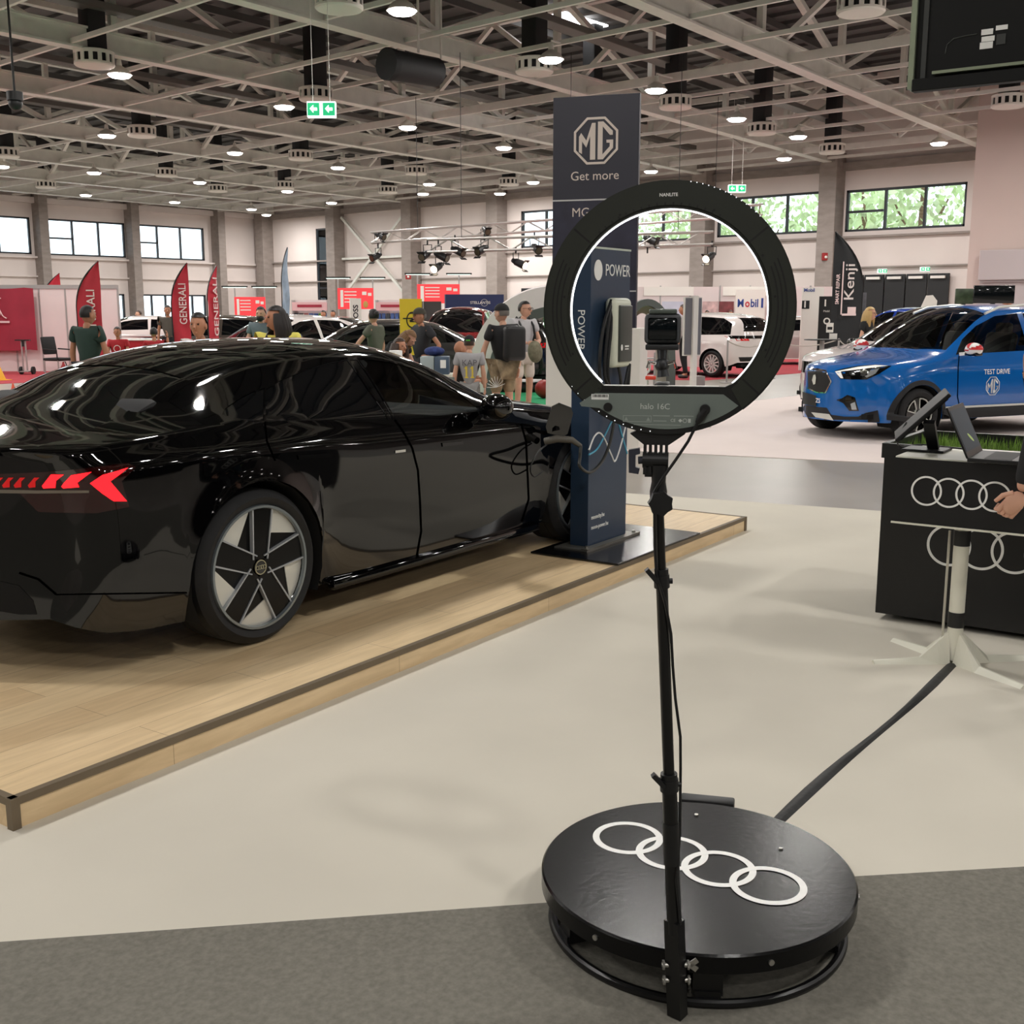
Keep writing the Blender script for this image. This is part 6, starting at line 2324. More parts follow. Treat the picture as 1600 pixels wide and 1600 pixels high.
def facing(p, turn=0):                    # turn of an upright board so that its local -y looks at the visitor
    return YAW - pi / 2 + radians(turn)


FX = frame((0, 0, 0), (1, 0, 0), (0, 0, 1))


def ground(px, d):
    p = far(px, 485, d)
    return Vector((p.x, p.y, 0))


M_al = mat('aluminium_post', (176, 172, 170), 0.4, .5)
M_pink = mat('panel_white', (222, 208, 206), 0.7, var=.03, scale=2)
M_flag = mat('flag_red', (196, 44, 60), 0.7, var=.08, scale=3)
M_ban = mat('banner_red', (150, 40, 58), 0.8, var=.12, scale=2)


def upright(name, label, cat, px, d, w, h, m, turn=0, z0=0.0, th=.04, group=None):
    t = thing(name, label, cat, ground(px, d), facing(None, turn), group)
    MB().box((0, th / 2, z0 + h / 2), (w, th, h)).build('board', m, t, False)
    return t


# white booth partition with the hanging red banner
bw = thing('booth_partition', 'white panelled booth partition behind the man in dark green', 'partition', ground(-60, 29.6), facing(None))
for k in range(6):
    MB().box((.35 + k * .68, 0, 1.1), (.64, .04, 2.14)).build('panel', M_pink, bw, False)
for k in range(7):
    MB().box((.01 + k * .68, 0, 1.12), (.04, .06, 2.24)).build('post', M_al, bw, False)
MB().box((2.05, 0, 2.2), (4.1, .07, .1)).build('top_rail', M_al, bw, False)
rb = thing('lion_banner', 'dark red hanging banner with a pale winged emblem on the booth partition', 'banner', far(-15, 485, 29.4) * 1.0, facing(None))
rb.location.z = 0
zc = far(10, 498, 29.4).z
fabric = MB()
fabric.grid([[(-1.15 + 2.3 * i / 20, -.02 + .025 * sin(i * 1.1) * (1 - j / 8), zc - .79 + 1.58 * j / 8 - .03 * abs(sin(i * .35))) for i in range(21)] for j in range(9)])
fabric.build('fabric', M_ban, rb)
em = MB().text('GENERALI', .2, Matrix.Translation((-.32, -.06, far(10, 517, 29.4).z)) @ FX, .004, .0, sx=.8)
em.build('lettering', mat('banner_print', (222, 190, 190), 0.7), rb, False)
li = MB()
for a in (wave([(-.62, 0), (-.4, .42), (0, .5), (.26, .36), (.38, .0), (.48, -.12)]), wave([(.1, .34), (.3, .2), (.3, .0), (.18, -.05)]), wave([(-.1, .1), (.05, .22), (.2, .1), (.12, -.08)]), wave([(-.5, .1), (-.3, .2), (-.12, .06), (-.2, -.1)])):
    li.tube([(x - .35 * 0 - .05, -.06, far(10, 490, 29.4).z + z * .6 - .05) for x, z in a], .014, 6)
for k in range(4):
    li.bar((-.3, -.06, far(10, 466, 29.4).z - .085 * k), (.32 - .05 * k, -.06, far(10, 466, 29.4).z - .085 * k), .01, .03)
li.bar((-.7, -.06, far(10, 503, 29.4).z), (.5, -.06, far(10, 503, 29.4).z), .01, .05)
li.build('emblem', MATS['banner_print'], rb)


def feather(label, px, d, ztop, w, txt, m, mt, turn=0, zb=.55, h=.2, sx=1.0, side=1, mid=.5, extra=None, tx=.06):
    t = thing('feather_flag', label, 'flag', ground(px, d), facing(None, turn))
    n = 20
    f = MB()
    rows = []
    for i in range(n + 1):
        z = zb + (ztop - zb) * i / n
        q = max(0, (i / n - .55) / .45)
        xr = w * (1 - 0.0 * q)
        xl = w * (q ** 2.2)
        rows.append([(side * (xl + (xr - xl) * j / 6 - w / 2), .02 * sin(j * 1.1 + i * .5), z) for j in range(7)])
    f.grid(rows)
    f.build('sail', m, t)
    pole_ = [(side * (-w / 2 - .015), 0, .02), (side * (-w / 2 - .015), 0, zb + (ztop - zb) * .55)] + [(side * (w * max(0, (i / n - .55) / .45) ** 2.2 - w / 2 - .01), 0, zb + (ztop - zb) * i / n) for i in range(12, n + 1)]
    MB().tube(pole_, .014, 6).build('pole', M_black, t)
    MB().cyl((side * (-w / 2 - .015), 0, 0), (side * (-w / 2 - .015), 0, .04), .24, .2, n=20).build('base', M_black, t)
    if txt:
        M_ = frame((side * tx, -.045, zb + (ztop - zb) * mid), (0, 0, 1), (-1, 0, 0))
        MB().text(txt, h, M_, .004, .01, sx=sx).build('lettering', mt, t, False)
    if extra:
        extra(t)
    return t


pw = mat('flag_print', (240, 214, 212), 0.7)
zt = lambda px, y, d: far(px, y, d).z
feather('red feather flag showing only its tip above the white booth partition', 81, 33, zt(80, 427, 33), .6, None, M_flag, pw)
feather('tall red feather flag behind the man in the dark green shirt', 140, 23.5, zt(155, 408, 23.5), .5, 'GENERALI', M_flag, pw, h=.17, sx=.95, mid=.47)
feather('red feather flag beside the man in the white t-shirt', 283, 23.0, zt(295, 411, 23), .35, 'GENERALI', M_flag, pw, h=.15, sx=.85, mid=.55, zb=.75)
feather('narrow red feather flag seen nearly edge-on', 333, 25, zt(332, 415, 25), .5, 'GENERALI', M_flag, pw, turn=78, mid=.5, zb=.8)
feather('pale blue feather flag seen edge-on before the far corner', 447, 30, zt(445, 386, 30), .5, None, mat('flag_pale', (166, 186, 206), 0.7, var=.2, scale=4), pw, turn=80, zb=1.0)


def ken(t):
    b = MB()
    z0_ = 1.25
    b.text('SMART REPAIR', .085, frame((-.24, -.045, 2.1), (0, 0, 1), (-1, 0, 0)), .004, .02, sx=.9)
    b.box((.06, -.045, 1.5), (.34, .004, .05)).bar((-.13, -.045, 1.5), (-.13, -.045, 2.75), .004, .03, (1, 0, 0))
    b.box((.12, -.045, 1.60), (.2, .004, .16))
    b.build('print', pw, t, False)


fk = mat('flag_black', (28, 30, 32), 0.7, var=.1, scale=4)
feather('black feather flag with large white lettering beside the concrete column', 1322, 27.5, zt(1310, 362, 27.5), .72, 'Kenji', fk, mat('flag_white', (226, 214, 210), 0.7), h=.23, sx=1.3, side=-1, mid=.60, extra=ken, zb=.5, tx=-.045)

# chair, trolley, cones and extinguisher by the booth
ch = thing('office_chair', 'black armchair with metal legs before the white booth partition', 'chair', ground(85, 26.8), dir_(-20))
MB().box((0, 0, .46), (.48, .46, .07), bev=.02).build('seat', blk, ch)
MB().box((-.24, 0, .78), (.06, .44, .42), Euler((0, -.15, 0)).to_matrix(), bev=.03).build('backrest', blk, ch)
for sx, sy in ((1, 1), (1, -1), (-1, 1), (-1, -1)):
    MB().cyl((sx * .2, sy * .22, 0), (sx * .2, sy * .22, .44), .014, n=8).build('leg', M_al, ch)
for sy in (1, -1):
    MB().tube([(.2, sy * .24, .44), (.2, sy * .25, .68), (-.2, sy * .25, .70)], .016, 8).build('armrest', blk, ch)
tro = thing('hand_trolley', 'thin metal trolley with two black wheels before the red banner', 'trolley', ground(32, 28.6), facing(None))
MB().bar((-.04, 0, .1), (-.04, 0, .85), .03, .03).bar((.06, 0, .1), (.06, 0, .85), .03, .03).bar((-.06, -.1, .08), (.16, -.1, .08), .2, .02).build('frame', M_al, tro, False)
MB().bar((-.18, 0, .86), (.18, 0, .86), .12, .03).bar((0, 0, .7), (0, 0, .86), .05, .05).build('top_bar', M_black, tro, False)
for x in (-.1, .2):
    MB().cyl((x - .025, .02, .1), (x + .025, .02, .1), .1, n=18).build('wheel', M_tyre, tro)


def cone(px, y, hgt, m, label, r=.1):
    t = thing('traffic_cone', label, 'cone', at(px, y, 0.006))
    MB().lathe([(r * .95, .012), (r * .2, hgt), (r * .12, hgt), (0, hgt)], n=24).build('body', m, t)
    MB().box((0, 0, .006), (r * 2.4, r * 2.4, .012), bev=.003).build('base', m, t)


M_or = mat('cone_orange', (240, 92, 60), 0.5)
cone(21, 611, .16, M_or, 'small orange cone on the floor beside the green carpet', .05)
cone(19, 627, .10, M_or, 'small orange cone half hidden by the black car tail', .05)
cone(-4, 594, .42, mat('cone_yellow', (232, 176, 40), 0.5), 'tall yellow cone on the red carpet', .2)
ex = thing('fire_extinguisher', 'small dark red extinguisher on the floor beside the office chair', 'fire extinguisher', ground(93, 26.2))
MB().lathe([(0, 0), (.06, .0), (.065, .02), (.065, .3), (.03, .37), (.02, .42), (0, .42)], n=18).build('cylinder', M_red, ex)
MB().tube([(0, 0, .42), (.05, 0, .43), (.09, 0, .3), (.08, 0, .1)], .012, 6).build('hose', M_black, ex)
tb = thing('stand_table', 'dark covered table before the two people in red', 'table', ground(196, 21.6), facing(None))
MB().box((0, 0, .72), (1.5, .7, .03)).build('table_top', M_black, tb, False)
for sx in (-.7, .7):
    for sy in (-.3, .3):
        MB().cyl((sx, sy, 0), (sx, sy, .71), .02, n=8).build('leg', M_al, tb)
rc = thing('red_counter', 'low red counter board behind the people in red t-shirts', 'counter', ground(210, 27.5), facing(None))
MB().box((0, 0, .45), (1.0, .4, .88)).build('body', MATS['cloth_red'], rc, False)
MB().box((0, 0, .9), (1.05, .45, .03)).build('top', M_white, rc, False)

# lit red signs on posts
M_sign = mat('sign_red_lit', (236, 60, 66), 0.5, emit=.35, ecol=(.9, .06, .07), var=.0)


def red_sign(label, x0, x1, y0, y1, d):
    a, b = far(x0, y1, d), far(x1, y0, d)
    w, h = (b - a).dot(RT), b.z - a.z
    t = thing('lit_sign', label, 'sign', (a.x, a.y, 0), facing(None))
    MB().box((w / 2, .05, a.z + h / 2), (w, .08, h)).build('board', M_sign, t, False)
    p_ = MB()
    for k in range(4):
        p_.box((w * .36, 0, a.z + h * (.82 - k * .16)), (w * .34, .006, h * .05))
    p_.box((w * .12, 0, a.z + h * .5), (w * .08, .006, h * .8)).box((w * .75, 0, a.z + h * .75), (w * .12, .006, h * .16)).box((w * .9, 0, a.z + h * .7), (w * .1, .006, h * .14))
    p_.build('print', M_white, t, False)
    MB().ball((w * .78, 0, a.z + h * .22), (.09, .012, .12), 14, 8).build('crest', mat('crest_gold', (190, 150, 80), 0.5), t)
    for x in (.02, w - .02):
        MB().cyl((x, .05, 0), (x, .05, b.z + .35), .025, n=8).build('post', M_al, t)
        MB().box((x, .05, b.z + .36), (.9, .1, .05)).build('lamp_bar', M_black, t, False)
        MB().box((x, .05, b.z + .325), (.8, .08, .02)).build('lamp_tube', M_lit, t, False)


red_sign('lit red sign board behind the bearded man in grey', 367, 414, 464, 495, 40)
red_sign('lit red sign board above the white vertical banner', 528, 583, 450, 483, 40)
red_sign('lit red sign board between yellow banner and navy wall', 652, 718, 444, 474, 40)


def stall(label, px, d, w, m1):
    t = thing('market_stall', label, 'stall', ground(px, d), facing(None))
    MB().box((0, .5, 1.0), (w, .05, 2.0)).build('back_wall', M_pink, t, False)
    MB().box((0, 0, 1.75), (w, .06, .32)).build('fascia', mat('fascia_pink', (214, 170, 172), 0.6), t, False)
    MB().box((0, -.04, 1.77), (w * .7, .01, .1)).build('fascia_print', M_ban, t, False)
    for z in (.45, .85, 1.25):
        MB().box((0, .3, z), (w, .36, .03)).build('shelf', M_white, t, False)
    rr = random.Random(px)
    for z in (.47, .87, 1.27):
        for k in range(7):
            c_ = rr.choice(((60, 70, 80), (150, 60, 60), (90, 150, 70), (70, 100, 160), (190, 180, 170), (40, 40, 44)))
            g_ = MB().box((0, 0, .11), (w / 9, .2, .22), bev=.01).build('boxed_goods', mat('goods_%d_%d_%d' % c_, c_, 0.6), None, False)
            q = Matrix.Rotation(t.rotation_euler[2], 3, 'Z') @ Vector((-w / 2 + w / 14 + k * w / 7, .3, z))
            g_.location = t.location + q
            g_.rotation_euler = t.rotation_euler
            tag(g_, 'boxed goods on the shelves of the ' + label.replace('market stall', 'stall'), 'box', 'boxed goods on the shelves of the ' + label)
    for x in (-w / 2, w / 2):
        MB().box((x, .25, 1.0), (.05, .5, 2.0)).build('side_post', M_al, t, False)


stall('market stall behind the black saloon', 484, 44, 1.35, None)
stall('market stall behind the white vertical banner', 612, 44, 1.2, None)
bs = upright('roll_up_banner', 'white vertical banner with dark lettering behind the dark grey car', 'banner', 556, 33.5, .36, 1.95, M_white, 35)
MB().text('BOSS', .16, frame((0, -.004, 1.5), (0, 0, 1), (-1, 0, 0)), .004, .03).build('lettering', M_black, bs, False)
MB().box((0, .02, .04), (.4, .2, .08)).build('foot', M_al, bs, False)
ye = mat('banner_yellow', (244, 208, 52), 0.6)
yd = 18.4
op = upright('roll_up_banner', 'yellow roll-up banner with a black ringed bolt emblem', 'banner', 642, yd, .36, zt(642, 467, yd), ye, 8)
zo = zt(642, 500, yd)
ob_ = MB().ring((0, 0), .105, .02, 0, .004, Matrix.Translation((.02, -.004, zo)) @ FX @ Matrix.Diagonal((.85, 1.15, 1, 1)), 40)
ob_.bar((-.13, -.006, zo + .025), (.05, -.006, zo + .025), .004, .018).bar((-.02, -.006, zo - .025), (.18, -.006, zo - .025), .004, .018).bar((.05, -.006, zo + .02), (-.02, -.006, zo - .02), .004, .03)
ob_.build('emblem', M_black, op, False)
MB().box((0, .02, .04), (.5, .22, .08)).build('foot', M_al, op, False)
sg = upright('display_wall', 'dark grey display wall between yellow banner and navy wall', 'display', 668, 33, .8, zt(668, 471, 33), mat('panel_dark', (66, 62, 60), 0.7), 0)
MB().cyl((-.12, -.03, 0), (-.12, -.03, zt(668, 471, 33)), .015, n=8).build('post', M_al, sg)
nv = mat('wall_navy', (30, 42, 84), 0.6, var=.05, scale=2)
st = upright('exhibition_wall', 'navy blue exhibition wall with small white lettering', 'partition', 742, 33.5, 1.72, zt(742, 460, 33.5), nv, 8, th=.4)
MB().text('STELLANTIS', .075, Matrix.Translation((.16, -.005, zt(757, 473, 33.5))) @ FX, .004, .0, sx=1.05).ring((.28, 0), .10, .006, 0, .004, Matrix.Translation((0, -.005, zt(757, 473, 33.5))) @ FX, 28).build('lettering', M_white, st, False)

# arched tent
M_tw1, M_tg = mat('tent_white', (226, 216, 214), 0.7, var=.03, scale=2), mat('tent_grey', (92, 94, 92), 0.7, var=.05, scale=3)
M_tb = mat('tent_beige', (188, 180, 166), 0.8, var=.05, scale=2)
TD = 19.6
t_o = ground(728, TD)
tent = thing('arched_tent', 'white and grey arched tent behind the man in spectacles', 'tent', t_o, facing(None))
hw, hh = (far(1010, 485, TD) - far(728, 485, TD)).dot(RT) / 2, zt(870, 447, TD)
lz, bz, gz_ = [], [], []
for i in range(31):
    a = pi * i / 30
    s_, c_ = sin(a) ** .75, cos(a)
    lz.append([(hw - hw * c_, -.1, hh * s_), (hw - (hw - .02) * c_, .35, hh * s_ + .03), (hw - (hw - .34) * c_, .30, (hh - .34) * s_), (hw - (hw - .34) * c_, -.12, (hh - .34) * s_), (hw - hw * c_, -.1, hh * s_)])
    gz_.append([(hw - (hw - .335) * c_, -.13, (hh - .335) * s_), (hw - (hw - .50) * c_, -.10, (hh - .50) * s_), (hw - (hw - .50) * c_, .3, (hh - .5) * s_)])
    bz.append([(hw - (hw - .5) * c_, .3, max(0, hh - .5) * s_), (hw - (hw - .7) * c_, 1.1, (hh - .7) * s_)])
MB().grid(lz).build('outer_arch', M_tw1, tent)
MB().grid(gz_).build('inner_band', M_tg, tent)
MB().grid(bz[13:]).build('lining', M_tb, tent)
a2 = MB()
w2 = (far(1058, 485, 24) - far(966, 485, 24)).dot(RT) / 2
tn2 = thing('small_tent', 'small grey arched tent showing behind the action camera', 'tent', ground(966, 24), facing(None))
h2 = zt(1015, 467, 24)
a2.grid([[(w2 - w2 * cos(pi * i / 24), 0, h2 * sin(pi * i / 24) ** .6), (w2 - w2 * cos(pi * i / 24), .5, h2 * sin(pi * i / 24) ** .6), (w2 - (w2 - .14) * cos(pi * i / 24), .4, (h2 - .14) * sin(pi * i / 24) ** .6), (w2 - (w2 - .14) * cos(pi * i / 24), -.02, (h2 - .14) * sin(pi * i / 24) ** .6), (w2 - w2 * cos(pi * i / 24), 0, h2 * sin(pi * i / 24) ** .6)] for i in range(25)])
a2.build('outer_arch', M_tg, tn2)
MB().grid([[(w2 - (w2 - .14) * cos(pi * i / 24), .4, (h2 - .14) * sin(pi * i / 24) ** .6), (w2 - (w2 - .3) * cos(pi * i / 24), 1.0, (h2 - .3) * sin(pi * i / 24) ** .6)] for i in range(25)]).build('lining', M_tb, tn2)

# work table with instruments behind the car bonnet
wt = thing('work_table', 'light folding table behind the black car by the crouching man', 'table', ground(678, 14.2), facing(None))
wz_ = .80
MB().box((0, 0, wz_), (.46, .5, .03)).build('table_top', M_tw, wt, False)
for sx in (-.2, .2):
    MB().tube([(sx, -.22, 0), (sx * .9, 0, wz_ * .5), (sx, .22, wz_ - .02)], .014, 6).tube([(sx, .22, 0), (sx * .9, 0, wz_ * .5), (sx, -.22, wz_ - .02)], .014, 6).build('leg', M_al, wt)
bx2 = thing('instrument_case', 'grey and blue instrument case on the light folding table', 'case', wt.location + UP * (wz_ + .015), facing(None))
MB().box((-.08, -.05, .11), (.17, .3, .22), bev=.01).build('grey_case', mat('case_grey', (166, 178, 178), 0.5), bx2)
MB().box((.1, -.05, .11), (.18, .3, .22), bev=.01).build('blue_case', mat('case_blue', (74, 92, 112), 0.5), bx2)
MB().box((.12, -.205, .13), (.07, .006, .1)).build('label', M_wht, bx2, False)
cl_ = MB().ball((0, 0, .06), (.14, .12, .06), 16, 10).build('folded_cloth', mat('cloth_navy', (44, 58, 110), 0.9, var=.4, scale=20))
cl_.location = bx2.location + UP * .221
tag(cl_, 'crumpled blue cloth lying on the instrument case', 'cloth')
wbx = MB().box((0, 0, .12), (.12, .12, .24), bev=.01).box((0, 0, -.44), (.3, .3, .88)).build('white_box_stand', M_wht)
wbx.location = ground(617, 13.8) + UP * .88
tag(wbx, 'small white box on a plinth before the seated woman', 'box')
bk = thing('bucket', 'bright blue bucket with white rim between the boy and the heavy man', 'bucket', at(752, 627, .006))
MB().lathe([(0, 0), (.1, 0), (.12, .24), (.11, .24), (.09, .02), (0, .02)], n=24).build('pail', mat('bucket_blue', (40, 130, 170), 0.5), bk)
MB().lathe([(.118, .22), (.126, .22), (.126, .26), (.118, .26)], n=24, closed=True).build('rim', M_white, bk)
rbll = MB().ball((0, 0, .17), .17, 24, 16).build('red_ball', mat('ball_red', (176, 50, 46), 0.4))
rbll.location = at(850, 622, .006)
tag(rbll, 'red ball on the green carpet beside the white plinth', 'ball')
rl = MB().cyl((-.5, 0, .09), (.5, 0, .09), .09, n=20).build('black_roll', M_black)
rl.location, rl.rotation_euler = at(808, 620, .006) + FW * 1.2, (0, 0, facing(None))
tag(rl, 'black padded roll lying on the green carpet behind the man in shorts', 'roll')
# low team board seen through the car windows
tm = upright('team_board', 'low grey board with slanted lettering seen through the front side window of the black car', 'sign', 625, 10.6, 1.0, .98, mat('board_greygreen', (112, 118, 112), 0.7, var=.2, scale=3), 0)
MB().text('TETSUJIN', .10, Matrix.Translation((-.02, -.004, .80)) @ FX, .004, .03, sx=1.25).text('TEAM', .045, Matrix.Translation((-.3, -.004, .925)) @ FX, .004, .03).build('lettering', M_white, tm, False)
MB().box((0, .2, .02), (.8, .4, .04)).build('foot', M_black, tm, False)

# white display post with grey panels, wire rack beside the wall box
dp = thing('display_post', 'white post with two tall grey panels seen through the ring light', 'display', ground(1086, 15.6), facing(None, 18))
MB().box((0, 0, .9), (.07, .07, 1.8)).build('post', M_white, dp, False)
ztp, zbt = zt(1086, 464, 15.6), zt(1086, 556, 15.6)
for x, w_ in ((-.08, .13), (.075, .09)):
    MB().box((x, .05, (ztp + zbt) / 2), (w_, .04, ztp - zbt)).build('frame', M_white, dp, False)
    MB().box((x, .025, (ztp + zbt) / 2), (w_ - .025, .02, ztp - zbt - .03)).build('grey_panel', mat('panel_mid_grey', (112, 112, 118), 0.6), dp, False)
MB().box((.12, .1, .35), (.13, .2, .7)).build('plinth', mat('plinth_taupe', (150, 140, 136), 0.6), dp, False)
MB().box((0, 0, .015), (.4, .4, .03)).build('base', M_white, dp, False)
kr = thing('wire_rack', 'grey wire rack with white wheel rims behind the action camera', 'rack', ground(1003, 20.5), facing(None))
for x in (-.2, .25):
    MB().bar((x, 0, 0), (x, 0, .85), .035, .035).build('post', M_al, kr, False)
for z in (.12, .42, .74):
    MB().box((.02, .1, z), (.5, .3, .02)).build('shelf', M_al, kr, False)
for k, (x, z) in enumerate(((.05, .58), (.02, .28))):
    wr = thing('spare_rim', ('white spare rim on the upper shelf of the wire rack', 'white spare rim on the lower shelf of the wire rack')[k], 'rim', kr.location + RT * x + UP * (z - .0) + FW * .1)
    g_ = MB().ring((0, 0), .13, .03, -.04, .04, frame((0, 0, 0), RT, UP), 24)
    for q in range(8):
        a = q * pi / 4
        g_.bar((0, 0, 0), RT * .12 * cos(a) + UP * .12 * sin(a), .02, .02, FW)
    g_.build('rim_body', M_white, wr)

# far booths on the right: white walls, posters, banners
fb2 = thing('booth_partition', 'long white booth partition beyond the white rally car', 'partition', ground(985, 39.5), facing(None, -4))
for k in range(7):
    MB().box((.5 + k * 1.02, 0, 1.2), (.98, .05, 2.4)).build('panel', M_pink, fb2, False)
    MB().box((k * 1.02, 0, 1.22), (.05, .07, 2.44)).build('post', M_al, fb2, False)
for x in (1.3, 4.0):
    MB().box((x, -.04, 2.25), (1.7, .03, .3)).build('name_board', M_white, fb2, False)
mo_ = upright('lettered_poster', 'white poster with blue lettering and a red letter on the far booth', 'poster', 1172, 38.6, 1.0, 1.0, M_white, 0, 1.3)
MB().text('M', .26, Matrix.Translation((-.33, -.004, 1.83)) @ FX, .004, .03, sx=.8).text('bil', .26, Matrix.Translation((.14, -.004, 1.83)) @ FX, .004, .03, sx=.8).text('1', .3, Matrix.Translation((.4, -.004, 1.83)) @ FX, .004, .05).build('lettering', mat('print_blue', (34, 62, 140), 0.5), mo_, False)
MB().text('o', .26, Matrix.Translation((-.1, -.004, 1.83)) @ FX, .004, .03, sx=.8).build('red_letter', M_flag, mo_, False)
MB().box((0, .02, .65), (.1, .04, 1.3)).build('post', M_al, mo_, False)
for px, w_, c_, l_ in ((1055, .9, (196, 198, 214), 'pale poster behind the man in the grey top'), (1110, .55, (200, 170, 168), 'pinkish poster beside the blue lettered one'), (1135, .5, (120, 60, 62), 'dark red picture poster on the far booth')):
    po_ = upright('poster', l_, 'poster', px, 38.8, w_, .9, mat('poster_%d' % px, c_, 0.6, var=.35 if px != 1055 else .05, scale=5), 0, 1.0)
    MB().box((0, .02, .5), (.08, .04, 1.0)).build('post', M_al, po_, False)
pb1 = upright('info_board', 'white info board with a black number one beside the black feather flag', 'sign', 1269, 30.5, .58, zt(1266, 449, 30.5), M_white, 0)
MB().text('Mobil', .09, Matrix.Translation((-.1, -.004, 2.13)) @ FX, .004, .02).build('lettering', MATS['print_blue'], pb1, False)
MB().box((-.18, -.003, 1.75), (.2, .006, .22)).build('black_square', M_black, pb1, False)
MB().text('1', .16, Matrix.Translation((-.2, -.008, 1.75)) @ FX, .004, .05).build('numeral', M_white, pb1, False)
pb2 = upright('info_board', 'black info board with a white number one beside the black feather flag', 'sign', 1295, 29.3, .5, zt(1295, 463, 29.3), M_black, 0)
MB().text('1', .16, Matrix.Translation((-.1, -.004, 1.78)) @ FX, .004, .05).text('Mobil', .05, Matrix.Translation((-.06, -.004, 1.58)) @ FX, .004).text('ON', .16, Matrix.Translation((.05, -.004, 1.32)) @ FX, .004, .04).build('lettering', M_white, pb2, False)
rg_ = upright('roll_up_banner', 'narrow grey roll-up banner before the black doors', 'banner', 1346, 30, .3, zt(1346, 457, 30), mat('rollup_grey', (88, 88, 92), 0.6, var=.4, scale=4), 25)
MB().box((0, .02, .04), (.36, .2, .08)).build('foot', M_al, rg_, False)
dfl = thing('drop_flag', 'white teardrop flag before the black doors', 'flag', ground(1447, 25), facing(None, -10))
pts = [(-.22, .55), (-.24, 1.1), (-.16, 1.55), (-.02, zt(1450, 462, 25)), (.12, zt(1450, 461, 25)), (.22, zt(1450, 470, 25)), (.2, 1.5), (.08, 1.0), (-.1, .55)]
MB().prism([(x, z) for x, z in pts], -.006, .006, FX).build('sail', M_white, dfl, False)
MB().text('mobilbox', .045, Matrix.Translation((.02, -.012, 1.62)) @ FX @ Matrix.Rotation(.15, 4, 'Z'), .003).build('lettering', M_black, dfl, False)
MB().cyl((-.18, 0, 0), (-.18, 0, .6), .015, n=8).cyl((-.18, 0, 0), (-.18, 0, .03), .2, n=20).build('pole', M_black, dfl)
for px, y0, y1, w_, d_, l_, m_ in ((1551, 446, 474, .80, 22.4, 'black display screen above the blue car roof', mat('screen_dark', (14, 18, 20), 0.08)), (1505, 451, 475, .36, 22.9, 'dark green picture screen above the white car roof', mat('screen_green', (58, 72, 52), 0.3, var=.6, scale=6))):
    t = thing('display_screen', l_, 'screen', ground(px, d_), facing(None))
    za, zb_ = zt(px, y1, d_), zt(px, y0, d_)
    MB().box((0, 0, (za + zb_) / 2), (w_, .05, zb_ - za), bev=.006).build('panel', m_, t)
    MB().box((0, .03, za / 2), (.08, .05, za)).box((0, .03, .02), (.5, .4, .04)).build('stand', M_black, t, False)
# rope barrier and round table before the silver saloon
for i, (px, d_) in enumerate(((1139, 25.2), (1205, 26.8), (1313, 26.8), (1345, 26.8))):
    t = thing('barrier_post', ('grey barrier post beside the rally car wheel', 'grey barrier post before the silver saloon nose', 'grey barrier post under the small white notice', 'grey barrier post beside the blonde woman')[i], 'barrier', ground(px, d_))
    MB().cyl((0, 0, 0), (0, 0, .95), .022, n=12).build('post', M_al, t)
    MB().cyl((0, 0, 0), (0, 0, .02), .16, n=20).build('base', M_al, t)
for (x0, d0), (x1, d1), l_ in (((1139, 25.2), (1205, 26.8), 'pale rope hanging between barrier posts near the rally car'), ((1205, 26.8), (1313, 26.8), 'pale rope hanging across the front of the silver saloon'), ((1313, 26.8), (1345, 26.8), 'short pale rope between the posts beside the blonde woman')):
    a, b = ground(x0, d0) + UP * .93, ground(x1, d1) + UP * .93
    o = MB().tube([a.lerp(b, k / 10) - UP * .16 * 4 * (k / 10) * (1 - k / 10) for k in range(11)], .014, 6).build('barrier_rope', mat('rope_pale', (190, 180, 172), 0.8))
    tag(o, l_, 'rope')
rt = thing('round_table', 'thin dark round table with notices before the silver saloon', 'table', ground(1287, 24.2))
ztb = zt(1287, 530, 24.2)
MB().cyl((0, 0, ztb - .02), (0, 0, ztb), .38, n=32).build('table_top', M_black, rt)
MB().cyl((0, 0, 0), (0, 0, ztb - .02), .05, n=16).build('column', M_al, rt)
MB().cyl((0, 0, 0), (0, 0, .02), .25, n=24).build('base', M_al, rt)
for k, (px, w_, h_, l_) in enumerate(((1298, .15, .2, 'upright white notice with a dark picture on the round table'), (1304, .16, .12, 'small tilted white notice on the round table'))):
    p_ = ground(px, 24.2 - .1 * k) + UP * ztb
    q = thing('notice', l_, 'notice', p_ + (UP * .14 if k == 0 else Vector()), facing(None))
    MB().box((0, 0, h_ / 2 + .003), (w_, .01, h_)).build('sheet', M_white, q, False)
    if k == 0:
        MB().box((0, -.006, h_ * .45), (w_ * .7, .002, h_ * .3)).build('picture', M_black, q, False)
        MB().cyl((0, 0, -.14), (0, 0, .02), .006, n=6).build('stem', M_al, q)

# ---------------------------------------------------------------- lighting truss and stage lights
M_tr = mat('truss_aluminium', (214, 208, 204), 0.35, .4)


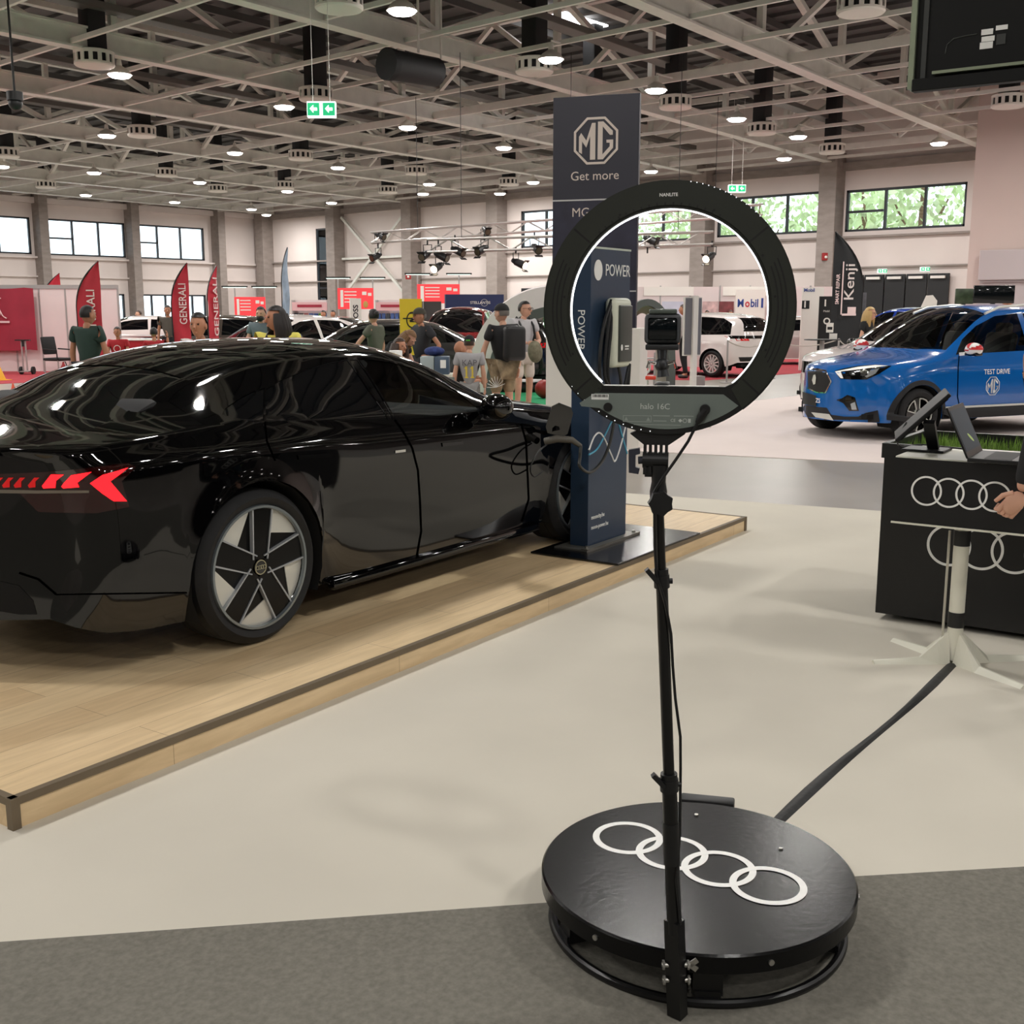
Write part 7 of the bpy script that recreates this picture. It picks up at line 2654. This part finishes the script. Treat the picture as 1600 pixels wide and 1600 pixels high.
def truss(label, a, b, s=.29, hang=(0.12, .5, .88)):
    a, b = Vector(a), Vector(b)
    t = thing('lighting_truss', label, 'truss', a)
    d = b - a
    u_ = d.normalized()
    n_ = UP.cross(u_)
    L_ = d.length
    ch_ = MB()
    for y in (-s / 2, s / 2):
        for z in (0, s):
            ch_.cyl(n_ * y + UP * z, d + n_ * y + UP * z, .026, n=8)
    ch_.build('chords', M_tr, t)
    la = MB()
    k = 0
    x = 0
    while x < L_ - .5:
        z0_, z1_ = (0, s) if k % 2 == 0 else (s, 0)
        for y in (-s / 2, s / 2):
            la.cyl(u_ * x + n_ * y + UP * z0_, u_ * (x + .5) + n_ * y + UP * z1_, .012, n=6)
        la.cyl(u_ * x + n_ * (-s / 2 if k % 2 else s / 2) + UP * s, u_ * (x + .5) + n_ * (s / 2 if k % 2 else -s / 2) + UP * s, .012, n=6)
        x += .5
        k += 1
    la.build('lacing', M_tr, t)
    for f in hang:
        c_ = d * f
        MB().cyl(c_ + UP * s, Vector((c_.x, c_.y, 7.5 - a.z)), .008, n=6).build('wire', M_black, t)
    return t


truss('far bar of the aluminium lighting truss hanging before the far wall', far(580, 380, 33), far(1190, 336, 33))
truss('near bar of the aluminium lighting truss carrying most stage lights', far(668, 394, 27.5), far(1112, 382, 27.5))
lamps = [(590, 366, 33, 1, 0), (591, 399, 33, -1, 0), (757, 358, 33, 1, 0), (668, 396, 27.5, -1, 1), (685, 398, 27.5, -1, 0), (711, 390, 27.5, -1, 0), (757, 388, 27.5, -1, 0), (835, 386, 27.5, -1, 0), (687, 415, 27.5, -1, 2), (806, 409, 27.5, -1, 2), (1012, 373, 27.5, 1, 0), (1112, 399, 27.5, -1, 2)]
me_can = MB().cyl((0, 0, 0), (0, -.26, -.1), .085, .10, n=18).cyl((0, .02, .008), (0, .1, .04), .07, .05, n=16).mesh('can', M_black)
me_yk = MB().tube([(-.11, 0, .0), (-.12, 0, .2), (.12, 0, .2), (.11, 0, 0)], .012, 6).cyl((0, 0, .2), (0, 0, .34), .02, n=8).mesh('yoke', M_black)
me_bd = MB().box((0, -.30, .0), (.2, .012, .07), Euler((.9, 0, 0)).to_matrix()).box((0, -.26, -.22), (.2, .012, .07), Euler((-.9, 0, 0)).to_matrix()).mesh('barn_door', M_black)
me_le0 = MB().cyl((0, -.255, -.098), (0, -.268, -.103), .08, n=18).mesh('lens', mat('stage_lens_off', (90, 80, 64), 0.1, .3))
me_le1 = MB().cyl((0, -.255, -.098), (0, -.268, -.103), .085, n=18).mesh('lens', mat('stage_lens_lit', (255, 226, 190), 0.3, emit=9, ecol=(1, .82, .6)))
words = ['stage light standing on the far truss bar at its end', 'stage light hanging under the far truss bar at its end', 'stage light standing on the far truss bar above the red sign', 'stage light hanging at the near truss bar end', 'second stage light from the near truss bar end',
         'stage light hanging alone between two pairs on the near truss bar', 'stage light hanging on the near truss bar above the navy wall', 'stage light hanging near the brand totem edge', 'lit stage light hung low under the near truss bar end', 'lit stage light hung low beside the brand totem', 'stage light standing on the truss inside the ring light',
         'lit stage light hanging at the truss end inside the ring light']
for i, (px, y, d_, up_, lit) in enumerate(lamps):
    c_ = far(px, y, d_)
    t = thing('stage_light', ('black ' if 'lit' not in words[i] else '') + words[i], 'stage light', c_, facing(None) + (.9, -.7, .4, -.5, 1.0)[i % 5])
    obj('can', me_can, t)
    y_ = obj('yoke', me_yk, t)
    if up_ > 0:
        y_.rotation_euler = (pi, 0, 0)
    obj('barn_door', me_bd, t)
    obj('lens', me_le1 if lit == 2 else me_le0, t)
cu = thing('security_camera', 'small dark dome camera hanging from the roof rails', 'camera', far(24, 162, 21), 0)
MB().ball((0, 0, 0), .12, 16, 10).cyl((0, 0, .05), (0, 0, .2), .14, n=20).cyl((0, 0, .2), (0, 0, max(.3, 7.5 - cu.location.z)), .02, n=8).build('dome', M_black, cu)
